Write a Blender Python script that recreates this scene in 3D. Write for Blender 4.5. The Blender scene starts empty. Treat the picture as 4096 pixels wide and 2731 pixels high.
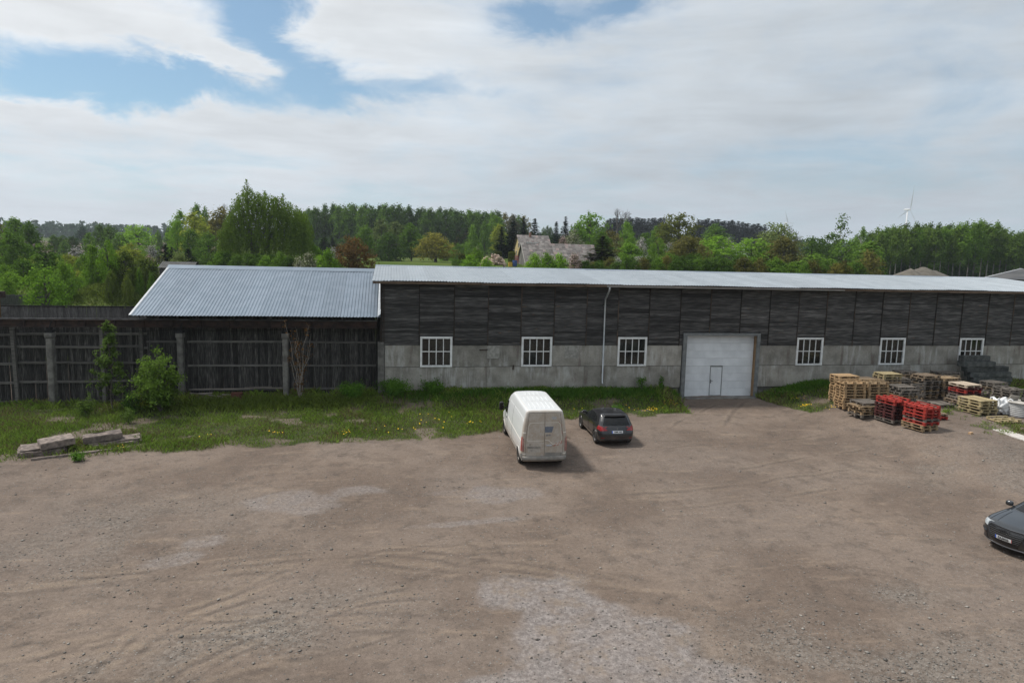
import bpy, bmesh, math, random
import numpy as np
from mathutils import Vector, Matrix, Quaternion
from mathutils.bvhtree import BVHTree

scene = bpy.context.scene
COL = scene.collection
random.seed(11)
RNG = np.random.default_rng(11)
rad = math.radians

# ------------------------------------------------------------------ camera
CAM_H = 7.96
YAW, PITCH, ROLL = rad(10.08), rad(7.12), rad(1.35)
_f = Vector((math.sin(YAW)*math.cos(PITCH), math.cos(YAW)*math.cos(PITCH), -math.sin(PITCH)))
_r = Vector((math.cos(YAW), -math.sin(YAW), 0)); _u = _r.cross(_f)
_R = math.cos(ROLL)*_r + math.sin(ROLL)*_u
_U = -math.sin(ROLL)*_r + math.cos(ROLL)*_u
cd = bpy.data.cameras.new("camera"); cam = bpy.data.objects.new("camera", cd); COL.objects.link(cam)
cam.matrix_world = Matrix(((_R.x, _U.x, -_f.x, 0), (_R.y, _U.y, -_f.y, 0), (_R.z, _U.z, -_f.z, CAM_H), (0, 0, 0, 1)))
cd.sensor_fit = 'HORIZONTAL'; cd.sensor_width = 36; cd.lens = 24.0; cd.clip_start = .1; cd.clip_end = 12000
scene.camera = cam

# ------------------------------------------------------------------ sun, sky, exposure
SUN_DIR = Vector((-.56, .30, 1.0)).normalized()       # towards the sun
sd = bpy.data.lights.new("sun", 'SUN'); sd.energy = 3.8; sd.angle = rad(7.0); sd.color = (1.0, .95, .88)
sun = bpy.data.objects.new("sun", sd); COL.objects.link(sun)
sun.rotation_euler = (-SUN_DIR).to_track_quat('-Z', 'Y').to_euler(); sun.location = (-30, 20, 60)
scene.view_settings.view_transform = 'Standard'; scene.view_settings.look = 'None'
scene.view_settings.exposure = 0.0; scene.view_settings.gamma = 1.0; scene.view_settings.use_curve_mapping = False
scene.cycles.max_bounces = 6; scene.cycles.diffuse_bounces = 3; scene.cycles.glossy_bounces = 3
scene.cycles.transparent_max_bounces = 8; scene.cycles.volume_bounces = 0
scene.cycles.use_denoising = True

class G:
    """small helper to write node graphs"""
    def __init__(s, nt): s.t = nt
    def n(s, typ, ins=None, **props):
        nd = s.t.nodes.new(typ)
        for k, v in props.items(): setattr(nd, k, v)
        for k, v in (ins or {}).items():
            if isinstance(v, bpy.types.NodeSocket): s.t.links.new(v, nd.inputs[k])
            elif v is not None: nd.inputs[k].default_value = v
        return nd
    def m(s, op, a, b=None, c=None, clamp=False):
        nd = s.n('ShaderNodeMath', operation=op); nd.use_clamp = clamp
        for i, v in enumerate((a, b, c)):
            if v is None: continue
            if isinstance(v, bpy.types.NodeSocket): s.t.links.new(v, nd.inputs[i])
            else: nd.inputs[i].default_value = v
        return nd.outputs[0]
    def mix(s, fac, a, b, blend='MIX'):
        nd = s.n('ShaderNodeMix', data_type='RGBA', blend_type=blend)
        for i, v in ((0, fac), (6, a), (7, b)):
            if isinstance(v, bpy.types.NodeSocket): s.t.links.new(v, nd.inputs[i])
            else: nd.inputs[i].default_value = v if i == 0 else (*v[:3], 1)
        return nd.outputs[2]
    def ramp(s, x, lo, hi, a=0.0, b=1.0):
        nd = s.n('ShaderNodeMapRange', interpolation_type='SMOOTHSTEP')
        nd.clamp = True
        s.t.links.new(x, nd.inputs[0])
        for i, v in ((1, lo), (2, hi), (3, a), (4, b)): nd.inputs[i].default_value = v
        return nd.outputs[0]
    def noise(s, vec, scale, detail=5.0, rough=.55, dist=0.0):
        nd = s.n('ShaderNodeTexNoise', {'Scale': scale, 'Detail': detail, 'Roughness': rough, 'Distortion': dist})
        if vec is not None: s.t.links.new(vec, nd.inputs['Vector'])
        return nd.outputs[0]

def build_world():
    w = bpy.data.worlds.new("World"); scene.world = w; w.use_nodes = True
    nt = w.node_tree; nt.nodes.clear(); q = G(nt)
    sky = q.n('ShaderNodeTexSky', sky_type='NISHITA'); sky.sun_disc = False
    sky.sun_elevation = math.asin(SUN_DIR.z); sky.sun_rotation = math.atan2(SUN_DIR.x, SUN_DIR.y) % (2*math.pi)
    sky.altitude = 50; sky.air_density = 1.0; sky.dust_density = .6; sky.ozone_density = 1.2
    tc = q.n('ShaderNodeTexCoord').outputs['Generated']
    xyz = q.n('ShaderNodeSeparateXYZ', {0: tc}); x, y, z = xyz.outputs
    az = q.m('ARCTAN2', x, y); el = q.m('ARCSINE', z)
    dv = q.n('ShaderNodeVectorMath', {0: tc, 1: (1, 1, 2.2)}, operation='MULTIPLY').outputs[0]
    w1 = q.noise(dv, 7.0, 8.0, .62, .4); w2 = q.noise(q.n('ShaderNodeVectorMath', {0: dv, 1: (5, 9, 3)}, operation='ADD').outputs[0], 7.0, 8.0, .62, .4)
    az = q.m('ADD', az, q.m('MULTIPLY', q.m('SUBTRACT', w1, .5), .22)); el = q.m('ADD', el, q.m('MULTIPLY', q.m('SUBTRACT', w2, .5), .10))
    zc = q.m('ADD', q.m('MAXIMUM', z, 0.0), .13)
    pv = q.n('ShaderNodeCombineXYZ', {0: q.m('DIVIDE', x, zc), 1: q.m('DIVIDE', y, zc), 2: 0.0}).outputs[0]
    n1 = q.noise(pv, 1.15, 10.0, .6, .45)
    n2 = q.noise(pv, .42, 4.0, .5, .2)
    n3 = q.noise(pv, 2.6, 6.0, .6, .5)
    n4 = q.noise(q.n('ShaderNodeVectorMath', {0: tc, 1: (2.2, 2.2, 15.0)}, operation='MULTIPLY').outputs[0], 1.6, 6.0, .55, .5)
    def blob(a0, e0, sa, se):
        da = q.m('DIVIDE', q.m('SUBTRACT', az, a0), sa); de = q.m('DIVIDE', q.m('SUBTRACT', el, e0), se)
        return q.m('EXPONENT', q.m('MULTIPLY', q.m('ADD', q.m('MULTIPLY', da, da), q.m('MULTIPLY', de, de)), -1.0))
    holes = None
    for b in SKY_HOLES:
        v = q.m('MULTIPLY', blob(*b[:4]), b[4]); holes = v if holes is None else q.m('ADD', holes, v)
    d = q.m('ADD', .62, q.m('MULTIPLY', q.m('SUBTRACT', n1, .5), 1.7))
    d = q.m('ADD', d, q.m('MULTIPLY', q.m('SUBTRACT', n2, .5), .5))
    d = q.m('SUBTRACT', d, holes)
    d = q.m('ADD', d, q.m('MULTIPLY', q.m('SUBTRACT', w1, .5), .7))
    cover = q.ramp(d, -.22, .84)
    # cloud brightness: lit towards the sun, greyer in the thick parts
    sv = q.n('ShaderNodeVectorMath', {0: tc, 1: tuple(SUN_DIR)}, operation='DOT_PRODUCT').outputs['Value']
    lit = q.ramp(sv, .05, .75)
    thick = q.ramp(d, .45, 1.05)
    v = q.m('ADD', 6.45, q.m('MULTIPLY', lit, 3.0))
    v = q.m('SUBTRACT', v, q.m('MULTIPLY', thick, .75))
    v = q.m('ADD', v, q.m('MULTIPLY', q.m('SUBTRACT', n3, .5), 2.0))
    v = q.m('ADD', v, q.m('MULTIPLY', q.m('SUBTRACT', n2, .5), 3.0))
    v = q.m('ADD', v, q.m('MULTIPLY', q.m('SUBTRACT', n4, .5), 3.8))
    tint = q.mix(lit, (.915, 1.0, 1.075), (.975, 1.0, 1.02))
    cc = q.n('ShaderNodeVectorMath', {0: tint, 3: v}, operation='SCALE').outputs[0]
    blue = q.mix(.16, q.mix(1.0, sky.outputs[0], SKY_TINT, 'MULTIPLY'), (6.5, 6.9, 7.2))
    col = q.mix(cover, blue, cc)
    hz = q.m('MULTIPLY', q.m('EXPONENT', q.m('MULTIPLY', q.m('MAXIMUM', z, 0.0), -22.0)), .55)
    col = q.mix(hz, col, (5.9, 6.45, 6.95))
    bg = q.n('ShaderNodeBackground', {'Color': col, 'Strength': .1})
    out = q.n('ShaderNodeOutputWorld', {'Surface': bg.outputs[0]})
# openings in the cloud sheet: azimuth, elevation, half sizes (radians), depth
SKY_HOLES = [(-0.420, 0.194, 0.109, 0.026, 1.00), (-0.275, 0.203, 0.099, 0.028, 0.95), (-0.156, 0.273, 0.054, 0.049, 1.00), (-0.097, 0.218, 0.111, 0.022, 0.85), (-0.183, 0.307, 0.082, 0.020, 0.60), (0.201, 0.307, 0.052, 0.025, 0.95), (0.297, 0.331, 0.051, 0.017, 0.80), (0.045, 0.234, 0.080, 0.016, 0.45), (-0.205, 0.228, 0.055, 0.020, -1.5), (-0.030, 0.293, 0.068, 0.035, -0.55), (-0.380, 0.257, 0.136, 0.019, -0.55), (-0.305, 0.161, 0.386, 0.018, -0.40)]
SKY_TINT = (.70, 1.04, 1.12)
build_world()

# ------------------------------------------------------------------ ground heights
def ss(a, b, x):
    t = np.clip((np.asarray(x, float)-a)/(b-a), 0, 1); return t*t*(3-2*t)
def bank(x):
    return ss(-15, -11.5, x)*.40*(1-ss(-1.5, 0, x)) + .58*ss(-1.5, 0, x)*(1-ss(16.8, 17.9, x)) + .2*ss(23.1, 24.3, x)
def g(x, y):
    yy = np.clip(y, 18., 40.)
    return -.62 - .025*(40-yy) + bank(x)*ss(36.9, 39.3, y) + .65*ss(22.8, 27.5, x)*ss(20, 27, y)
def T(x, y):
    x = np.asarray(x, float); y = np.asarray(y, float)
    r = np.hypot(x, y); a = x/np.maximum(y, 1.)
    base = 3.0 + 2.8*ss(-.45, -.12, a) - 2.6*ss(.5, .72, a)*(y > 0)
    z = -.9 + (base+.9)*ss(56, 112, r) + .02*np.maximum(r-260, 0)*(1-.6*ss(900, 3000, r)) + 8*np.exp(-((x-165)/110)**2-((y-440)/90)**2)
    z = z + ss(.08, .2, a)*(1-ss(.5, .72, a))*np.minimum(.035*np.maximum(r-112, 0), 2.5)
    z = z + 2.3*np.exp(-((x+30.8)/3.4)**2-((y-80)/4.)**2) + 1.0*np.exp(-((x+25)/6.)**2-((y-84)/5.)**2)
    return z
def gz(x, y): return float(g(x, y))
def tz(x, y): return float(T(x, y))
_LAT = RNG.random((256, 256))
def vnoise(x, y):
    x = np.asarray(x, float); y = np.asarray(y, float)
    i = np.floor(x).astype(int); j = np.floor(y).astype(int); fx = x-i; fy = y-j
    fx = fx*fx*(3-2*fx); fy = fy*fy*(3-2*fy)
    a = _LAT[i & 255, j & 255]; b = _LAT[(i+1) & 255, j & 255]; c = _LAT[i & 255, (j+1) & 255]; d = _LAT[(i+1) & 255, (j+1) & 255]
    return (a*(1-fx)+b*fx)*(1-fy)+(c*(1-fx)+d*fx)*fy
def fbm(x, y, o=4):
    s = 0; a = .5; t = 0
    for k in range(o):
        s = s+a*vnoise(x*2**k+17.3*k, y*2**k+5.1*k); t += a; a *= .5
    return s/t

# ------------------------------------------------------------------ objects and meshes
def tag(o, label=None, cat=None, group=None, kind=None):
    if label: o["label"] = label
    if cat: o["category"] = cat
    if group: o["group"] = group
    if kind: o["kind"] = kind
    return o
def thing(name, label, cat, loc=(0, 0, 0), rz=0.0, group=None):
    o = bpy.data.objects.new(name, None); COL.objects.link(o)
    o.empty_display_size = .2; o.location = loc; o.rotation_euler = (0, 0, rz)
    return tag(o, label, cat, group)
def put(name, mesh, parent=None, loc=(0, 0, 0), rot=(0, 0, 0), mat=None):
    o = bpy.data.objects.new(name, mesh); COL.objects.link(o)
    o.parent = parent; o.location = loc; o.rotation_euler = rot
    if mat is not None:
        if not mesh.materials: mesh.materials.append(None)
        o.material_slots[0].link = 'OBJECT'; o.material_slots[0].material = mat
    return o
class MB:
    """collects simple shapes; mesh() makes one mesh of them"""
    def __init__(s): s.v = []; s.f = []
    def add(s, v, f):
        k = len(s.v); s.v += [tuple(p) for p in v]; s.f += [tuple(i+k for i in q) for q in f]; return s
    def box(s, x0, x1, y0, y1, z0, z1):
        return s.add([(x0, y0, z0), (x1, y0, z0), (x1, y1, z0), (x0, y1, z0), (x0, y0, z1), (x1, y0, z1), (x1, y1, z1), (x0, y1, z1)],
                     [(3, 2, 1, 0), (4, 5, 6, 7), (0, 1, 5, 4), (1, 2, 6, 5), (2, 3, 7, 6), (3, 0, 4, 7)])
    def obox(s, c, size, rot):
        m = rot if isinstance(rot, Matrix) else Matrix.Rotation(rot, 3, 'Z')
        k = MB().box(-size[0]/2, size[0]/2, -size[1]/2, size[1]/2, -size[2]/2, size[2]/2)
        return s.add([tuple(Vector(c)+m @ Vector(p)) for p in k.v], k.f)
    def prism(s, poly, axis, a, b):
        """polygon in the plane across axis, extruded from a to b"""
        n = len(poly)
        def P(p, t): return {0: (t, p[0], p[1]), 1: (p[0], t, p[1]), 2: (p[0], p[1], t)}[axis]
        v = [P(p, a) for p in poly]+[P(p, b) for p in poly]
        f = [tuple(range(n)), tuple(range(2*n-1, n-1, -1))]+[(i, i+n, (i+1) % n+n, (i+1) % n) for i in range(n)]
        return s.add(v, f)
    def tube(s, pts, radii, n=6, cap=True):
        pts = [Vector(p) for p in pts]; v = []; f = []
        if not hasattr(radii, '__len__'): radii = [radii]*len(pts)
        for i, p in enumerate(pts):
            d = (pts[min(i+1, len(pts)-1)]-pts[max(i-1, 0)])
            d = d.normalized() if d.length > 1e-9 else Vector((0, 0, 1))
            a = d.orthogonal().normalized() if i == 0 else (a-d*a.dot(d)).normalized()
            b = d.cross(a)
            for k in range(n):
                t = 2*math.pi*k/n; v.append(p+radii[i]*(math.cos(t)*a+math.sin(t)*b))
        for i in range(len(pts)-1):
            for k in range(n):
                f.append((i*n+k, i*n+(k+1) % n, (i+1)*n+(k+1) % n, (i+1)*n+k))
        if cap: f += [tuple(range(n-1, -1, -1)), tuple((len(pts)-1)*n+k for k in range(n))]
        return s.add(v, f)
    def lathe(s, prof, n=24, axis=2, c=(0, 0, 0)):
        """profile of (radius, along) turned round an axis"""
        v = []; f = []; m = len(prof)
        for k in range(n):
            t = 2*math.pi*k/n
            for r, h in prof:
                p = (r*math.cos(t), r*math.sin(t), h)
                p = {2: p, 1: (p[0], p[2], p[1]), 0: (p[2], p[0], p[1])}[axis]
                v.append((p[0]+c[0], p[1]+c[1], p[2]+c[2]))
        for k in range(n):
            for i in range(m-1):
                a = k*m+i; b = ((k+1) % n)*m+i
                f.append((a, b, b+1, a+1))
        return s.add(v, f)
    def mesh(s, mat=None, smooth=False):
        me = bpy.data.meshes.new("shape"); me.from_pydata(s.v, [], s.f); me.update()
        if mat is not None: me.materials.append(mat)
        if smooth: me.shade_smooth()
        return me
    def build(s, name, mat, parent=None, loc=(0, 0, 0), rot=(0, 0, 0), smooth=False):
        me = s.mesh(mat, smooth); me.name = name
        return put(name, me, parent, loc, rot)
_BOX = {}
def boxmesh(sx, sy, sz, mat, wob=0.0, seed=0):
    k = (round(sx, 3), round(sy, 3), round(sz, 3), mat.name, wob, seed)
    if k not in _BOX:
        b = MB().box(-sx/2, sx/2, -sy/2, sy/2, -sz/2, sz/2)
        if wob:
            r = random.Random(seed); b.v = [(x+r.uniform(-wob, wob), y+r.uniform(-wob, wob)*.5, z+r.uniform(-wob, wob)) for x, y, z in b.v]
        _BOX[k] = b.mesh(mat)
    return _BOX[k]
def box(name, c, size, mat, parent=None, rot=(0, 0, 0), wob=0.0, seed=0):
    return put(name, boxmesh(*size, mat, wob, seed), parent, c, rot)
def quads(V, mat, name="leaves"):
    """N separate quads from a (4N,3) array"""
    V = np.asarray(V, np.float32); n = len(V)//4
    me = bpy.data.meshes.new(name); me.vertices.add(4*n); me.vertices.foreach_set("co", V.ravel())
    me.loops.add(4*n); me.loops.foreach_set("vertex_index", np.arange(4*n, dtype=np.int32))
    me.polygons.add(n); me.polygons.foreach_set("loop_start", np.arange(0, 4*n, 4, dtype=np.int32))
    me.update(calc_edges=True)
    me.materials.append(mat)
    return me
def gridmesh(V, nx, ny, mat=None, smooth=True, name="sheet"):
    V = np.asarray(V, np.float32)
    i, j = np.meshgrid(np.arange(nx-1), np.arange(ny-1), indexing='ij')
    a = (i*ny+j).ravel(); F = np.stack([a, a+ny, a+ny+1, a+1], 1).astype(np.int32)
    me = bpy.data.meshes.new(name); me.vertices.add(len(V)); me.vertices.foreach_set("co", V.ravel())
    n = len(F); me.loops.add(4*n); me.loops.foreach_set("vertex_index", F.ravel())
    me.polygons.add(n); me.polygons.foreach_set("loop_start", np.arange(0, 4*n, 4, dtype=np.int32))
    me.update(calc_edges=True)
    if smooth: me.shade_smooth()
    if mat: me.materials.append(mat)
    return me
def ordinal(n):
    return ['first', 'second', 'third', 'fourth', 'fifth', 'sixth', 'seventh', 'eighth', 'ninth', 'tenth', 'eleventh', 'twelfth', 'thirteenth',
            'fourteenth', 'fifteenth', 'sixteenth', 'seventeenth', 'eighteenth', 'nineteenth', 'twentieth', 'twenty-first', 'twenty-second',
            'twenty-third', 'twenty-fourth', 'twenty-fifth', 'twenty-sixth', 'twenty-seventh', 'twenty-eighth', 'twenty-ninth', 'thirtieth'][n-1]

# ------------------------------------------------------------------ materials
def newmat(name):
    m = bpy.data.materials.new(name); m.use_nodes = True; m.node_tree.nodes.clear(); return m, G(m.node_tree)
def finish(q, bsdf):
    q.n('ShaderNodeOutputMaterial', {'Surface': bsdf})
def mat(name, c1, c2=None, scale=4.0, stretch=(1, 1, 1), rough=.85, metal=0.0, bump=0.0, orand=0.0, irand=0.0, lo=.35, hi=.65,
        c3=None, c3scale=1.0, c3lo=.55, c3hi=.7, c3stretch=(1, 1, 1), spec=.4, coat=0.0, detail=6.0, bscale=None):
    m, q = newmat(name)
    tc = q.n('ShaderNodeTexCoord').outputs['Object']
    rnd = q.n('ShaderNodeObjectInfo').outputs['Random']
    off = q.n('ShaderNodeVectorMath', {0: tc, 1: q.n('ShaderNodeCombineXYZ', {0: q.m('MULTIPLY', rnd, 37.0), 1: q.m('MULTIPLY', rnd, 91.0), 2: q.m('MULTIPLY', rnd, 53.0)}).outputs[0]}, operation='ADD').outputs[0]
    v = q.n('ShaderNodeVectorMath', {0: off, 1: stretch}, operation='MULTIPLY').outputs[0]
    nz = q.noise(v, scale, detail)
    col = q.mix(q.ramp(nz, lo, hi), c1, c2) if c2 else q.mix(0.0, c1, c1)
    if c3:
        v3 = q.n('ShaderNodeVectorMath', {0: off, 1: c3stretch}, operation='MULTIPLY').outputs[0]
        col = q.mix(q.ramp(q.noise(v3, c3scale, 5.0), c3lo, c3hi), col, c3)
    if orand or irand:
        k = q.m('ADD', 1.0, q.m('MULTIPLY', q.m('SUBTRACT', rnd, .5), orand*2))
        if irand:
            isl = q.n('ShaderNodeNewGeometry').outputs['Random Per Island']
            k = q.m('ADD', k, q.m('MULTIPLY', q.m('SUBTRACT', isl, .5), irand*2))
        col = q.n('ShaderNodeVectorMath', {0: col, 3: k}, operation='SCALE').outputs[0]
    b = q.n('ShaderNodeBsdfPrincipled', {'Base Color': col, 'Roughness': rough, 'Metallic': metal, 'Specular IOR Level': spec, 'Coat Weight': coat, 'Coat Roughness': .06})
    if bump:
        h = q.noise(v, bscale or scale*2.0, 6.0)
        bm = q.n('ShaderNodeBump', {'Height': h, 'Strength': bump, 'Distance': .02})
        q.t.links.new(bm.outputs[0], b.inputs['Normal'])
    finish(q, b.outputs[0]); return m
def leafmat(name, c, var=.5, hue=None, huefrac=0.0, trans=.38):
    """leaves: per-leaf, per-clump and per-tree variation, some light through the leaf"""
    m, q = newmat(name)
    isl = q.n('ShaderNodeNewGeometry').outputs['Random Per Island']
    rnd = q.n('ShaderNodeObjectInfo').outputs['Random']
    tc = q.n('ShaderNodeTexCoord').outputs['Object']
    nz = q.noise(tc, 5.0, 3.0)
    k = q.m('ADD', q.m('MULTIPLY', q.m('SUBTRACT', isl, .5), var), q.m('MULTIPLY', q.m('SUBTRACT', nz, .5), 1.1))
    k = q.m('ADD', 1.0, q.m('ADD', k, q.m('MULTIPLY', q.m('SUBTRACT', rnd, .5), .5)))
    col = q.mix(0.0, c, c)
    col = q.mix(q.m('MULTIPLY', rnd, .35), col, (c[0]*1.35, c[1]*1.12, c[2]*.8))
    if hue:
        col = q.mix(q.m('LESS_THAN', isl, huefrac), col, hue)
    col = q.n('ShaderNodeVectorMath', {0: col, 3: q.m('MAXIMUM', k, .25)}, operation='SCALE').outputs[0]
    d = q.n('ShaderNodeBsdfDiffuse', {'Color': col}); t = q.n('ShaderNodeBsdfTranslucent', {'Color': col})
    x = q.n('ShaderNodeMixShader', {0: trans, 1: d.outputs[0], 2: t.outputs[0]})
    finish(q, x.outputs[0]); return m
# ------------------------------------------------------------------ material list
M = {}
M['board'] = mat('tarred_board', (.021, .0205, .0205), (.10, .097, .094), 3.0, (.45, 1, 7), .8, bump=.3, orand=.65, irand=.6, lo=.36, hi=.78, c3=(.13, .075, .04), c3scale=2.2, c3lo=.64, c3hi=.76, c3stretch=(1, 1, 9))
M['batten'] = mat('batten_wood', (.016, .014, .013), (.06, .042, .03), 3.0, (2, 2, .4), .85, orand=.8)
M['plank'] = mat('weathered_plank', (.016, .0155, .015), (.095, .09, .084), 3.0, (11, 11, .7), .85, bump=.3, orand=.65, irand=.3, lo=.4, hi=.7)
M['plank_back'] = mat('grey_plank', (.05, .05, .05), (.11, .11, .108), 3.0, (14, 14, 1), .85, orand=.35, irand=.25, lo=.4, hi=.7)
M['girt'] = mat('grey_rail_wood', (.08, .076, .071), (.15, .142, .132), 3.0, (1, 10, 10), .85, orand=.3)
def concrete_panel_mat():
    m, q = newmat('wall_concrete')
    tc = q.n('ShaderNodeTexCoord').outputs['Object']; rnd = q.n('ShaderNodeObjectInfo').outputs['Random']
    off = q.n('ShaderNodeVectorMath', {0: tc, 1: q.n('ShaderNodeCombineXYZ', {0: q.m('MULTIPLY', rnd, 37.0), 1: 0.0, 2: q.m('MULTIPLY', rnd, 53.0)}).outputs[0]}, operation='ADD').outputs[0]
    a = q.noise(off, 1.1, 7.0, .6)
    st = q.noise(q.n('ShaderNodeVectorMath', {0: off, 1: (3.2, 3.2, .6)}, operation='MULTIPLY').outputs[0], 1.3, 5.0)
    fine = q.noise(off, 14.0, 4.0)
    col = q.mix(q.ramp(a, .3, .7), (.205, .195, .172), (.345, .33, .297))
    lf = q.noise(off, .45, 3.0)
    col = q.mix(q.m('MULTIPLY', q.m('MULTIPLY', q.ramp(st, .45, .68), q.ramp(lf, .42, .62)), .8), col, (.46, .46, .445))
    col = q.mix(q.m('MULTIPLY', q.ramp(q.noise(q.n('ShaderNodeVectorMath', {0: off, 1: (2.2, 2.2, .35)}, operation='MULTIPLY').outputs[0], 1.0, 4.0), .57, .72), .65), col, (.125, .09, .078))
    z = q.n('ShaderNodeSeparateXYZ', {0: tc}).outputs[2]
    k = q.m('ADD', .92, q.m('ADD', q.m('MULTIPLY', q.m('SUBTRACT', rnd, .5), .35), q.m('MULTIPLY', q.m('SUBTRACT', fine, .5), .5)))
    col = q.n('ShaderNodeVectorMath', {0: col, 3: k}, operation='SCALE').outputs[0]
    b = q.n('ShaderNodeBsdfPrincipled', {'Base Color': col, 'Roughness': .9, 'Specular IOR Level': .25})
    bm = q.n('ShaderNodeBump', {'Height': fine, 'Strength': .25, 'Distance': .01}); q.t.links.new(bm.outputs[0], b.inputs['Normal'])
    finish(q, b.outputs[0]); return m
M['panel'] = concrete_panel_mat()
M['patch'] = mat('plaster_patch', (.22, .215, .20), (.33, .325, .30), 6.0, rough=.9)
M['concrete'] = mat('old_concrete', (.10, .096, .09), (.185, .178, .165), 3.0, rough=.92, bump=.4, orand=.15)
M['slab'] = mat('slab_concrete', (.115, .096, .086), (.24, .197, .172), 5.0, rough=.95, bump=.6, orand=.2)
M['beamblock'] = mat('grey_concrete_beam', (.045, .05, .05), (.095, .10, .097), 4.0, rough=.9, bump=.3, orand=.25)
M['roof'] = mat('galvanised_sheet', (.17, .215, .265), (.205, .25, .305), 1.3, (1, 1, 1), .38, .45, orand=.08, spec=.5)
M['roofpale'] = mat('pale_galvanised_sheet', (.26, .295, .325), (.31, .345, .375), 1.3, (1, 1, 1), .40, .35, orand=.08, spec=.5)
M['zinc'] = mat('zinc', (.4, .43, .45), (.5, .52, .54), 3.0, rough=.35, metal=.6)
M['fascia'] = mat('fascia_wood', (.09, .062, .045), (.17, .125, .09), 3.0, (1, 8, 8), .85, orand=.3)
M['ochre'] = mat('jamb_wood', (.2, .12, .06), (.3, .2, .11), 3.0, (8, 8, 1), .8)
M['jamb'] = mat('grey_jamb', (.13, .14, .145), (.19, .2, .2), 3.0, rough=.7)
M['white'] = mat('white_paint', (.62, .63, .63), (.76, .77, .77), 3.0, rough=.6)
M['gate'] = mat('white_gate', (.60, .63, .66), (.70, .73, .76), 1.2, (1, 1, .6), .5, orand=.05)
M['gatetrim'] = mat('grey_aluminium', (.25, .27, .28), (.32, .34, .35), 4.0, rough=.5, metal=.3)
M['glass'] = mat('window_glass', (.006, .008, .008), (.022, .024, .02), 2.0, rough=.08, spec=.55, orand=.5)
M['wire'] = mat('wire', (.05, .05, .045), rough=.6)
M['dark'] = mat('dark_void', (.012, .012, .012), rough=.95)
M['rust'] = mat('rusty_steel', (.018, .012, .010), (.048, .028, .021), 3.0, rough=.85, orand=.2)
M['rustbox'] = mat('rust_red_sheet', (.07, .025, .017), (.12, .045, .03), 4.0, rough=.8)
M['steel'] = mat('dark_steel', (.05, .05, .05), (.12, .12, .12), 3.0, rough=.55, metal=.5)
M['oak'] = mat('raw_lumber', (.14, .125, .11), (.26, .23, .2), 3.0, (1, 10, 10), .85, orand=.4)
M['bark'] = mat('bark', (.06, .05, .04), (.13, .115, .1), 6.0, (3, 3, 1), .9)
M['birchbark'] = mat('birch_bark', (.3, .29, .27), (.5, .49, .46), 4.0, (2, 2, 6), .85, c3=(.05, .05, .05), c3scale=6.0, c3lo=.58, c3hi=.64)
M['stembark'] = mat('pale_stem_bark', (.10, .095, .085), (.2, .19, .17), 4.0, (2, 2, 6), .9, orand=.5)
def woodp(name, a, b): return mat(name, a, b, 4.0, (1, 6, 6), .85, orand=.3, lo=.3, hi=.7)
PW = {'light': woodp('fresh_pallet_wood', (.30, .19, .10), (.42, .295, .165)), 'wood': woodp('pallet_wood', (.235, .16, .092), (.34, .25, .15)),
      'yellow': woodp('yellow_pallet_wood', (0.271, 0.217, 0.115), (0.377, 0.312, 0.18)), 'grey': woodp('grey_pallet_wood', (0.0984, 0.0861, 0.0738), (0.197, 0.172, 0.148)),
      'brown': woodp('brown_pallet_wood', (0.139, 0.102, 0.0697), (0.23, 0.176, 0.123)), 'pale': woodp('pale_pallet_wood', (0.344, 0.279, 0.213), (0.459, 0.385, 0.303)),
      'red': woodp('red_pallet_paint', (.25, .021, .015), (.35, .038, .026)), 'darkred': woodp('dark_red_pallet_paint', (0.041, 0.0115, 0.0115), (0.0861, 0.0197, 0.018))}
LEAF = {}
for k, c in dict(dark=(.036, .074, .019), mid=(0.060, 0.121, 0.024), bright=(0.087, 0.174, 0.029), yellow=(0.134, 0.174, 0.037), golden=(.21, .20, .04), olive=(.07, .075, .03),
                 grey=(.075, .11, .055), copper=(.095, .062, .025), chestnut=(.045, .06, .017), spruce=(.017, .034, .015), spruceb=(.024, .034, .013),
                 forest=(.033, .072, .02), birchw=(.05, .092, .024), far=(.032, .058, .032), grass=(.062, .095, .028), weep=(.055, .098, .024), bramble=(.04, .095, .02),
                 young=(.062, .108, .034), willow=(.064, .118, .03)).items():
    LEAF[k] = leafmat('leaves_'+k, (1.85*c[0], 1.72*c[1], 1.25*c[2]) if k not in ('golden', 'copper', 'spruce', 'far', 'coppersap') else tuple((1.35 if k != 'far' else 1.9)*v for v in c))
LEAF['blossom'] = leafmat('leaves_blossom', (.07, .10, .03), hue=(.56, .53, .52), huefrac=.6, trans=.1)
LEAF['pink'] = leafmat('leaves_pink', (.09, .09, .04), hue=(.46, .34, .32), huefrac=.6, trans=.1)
LEAF['pale'] = leafmat('leaves_pale', (.10, .13, .05), hue=(.46, .45, .33), huefrac=.45, trans=.1)
LEAF['coppersap'] = leafmat('leaves_copper_sapling', (.13, .07, .025))
LEAF['bark'] = M['bark']

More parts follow.
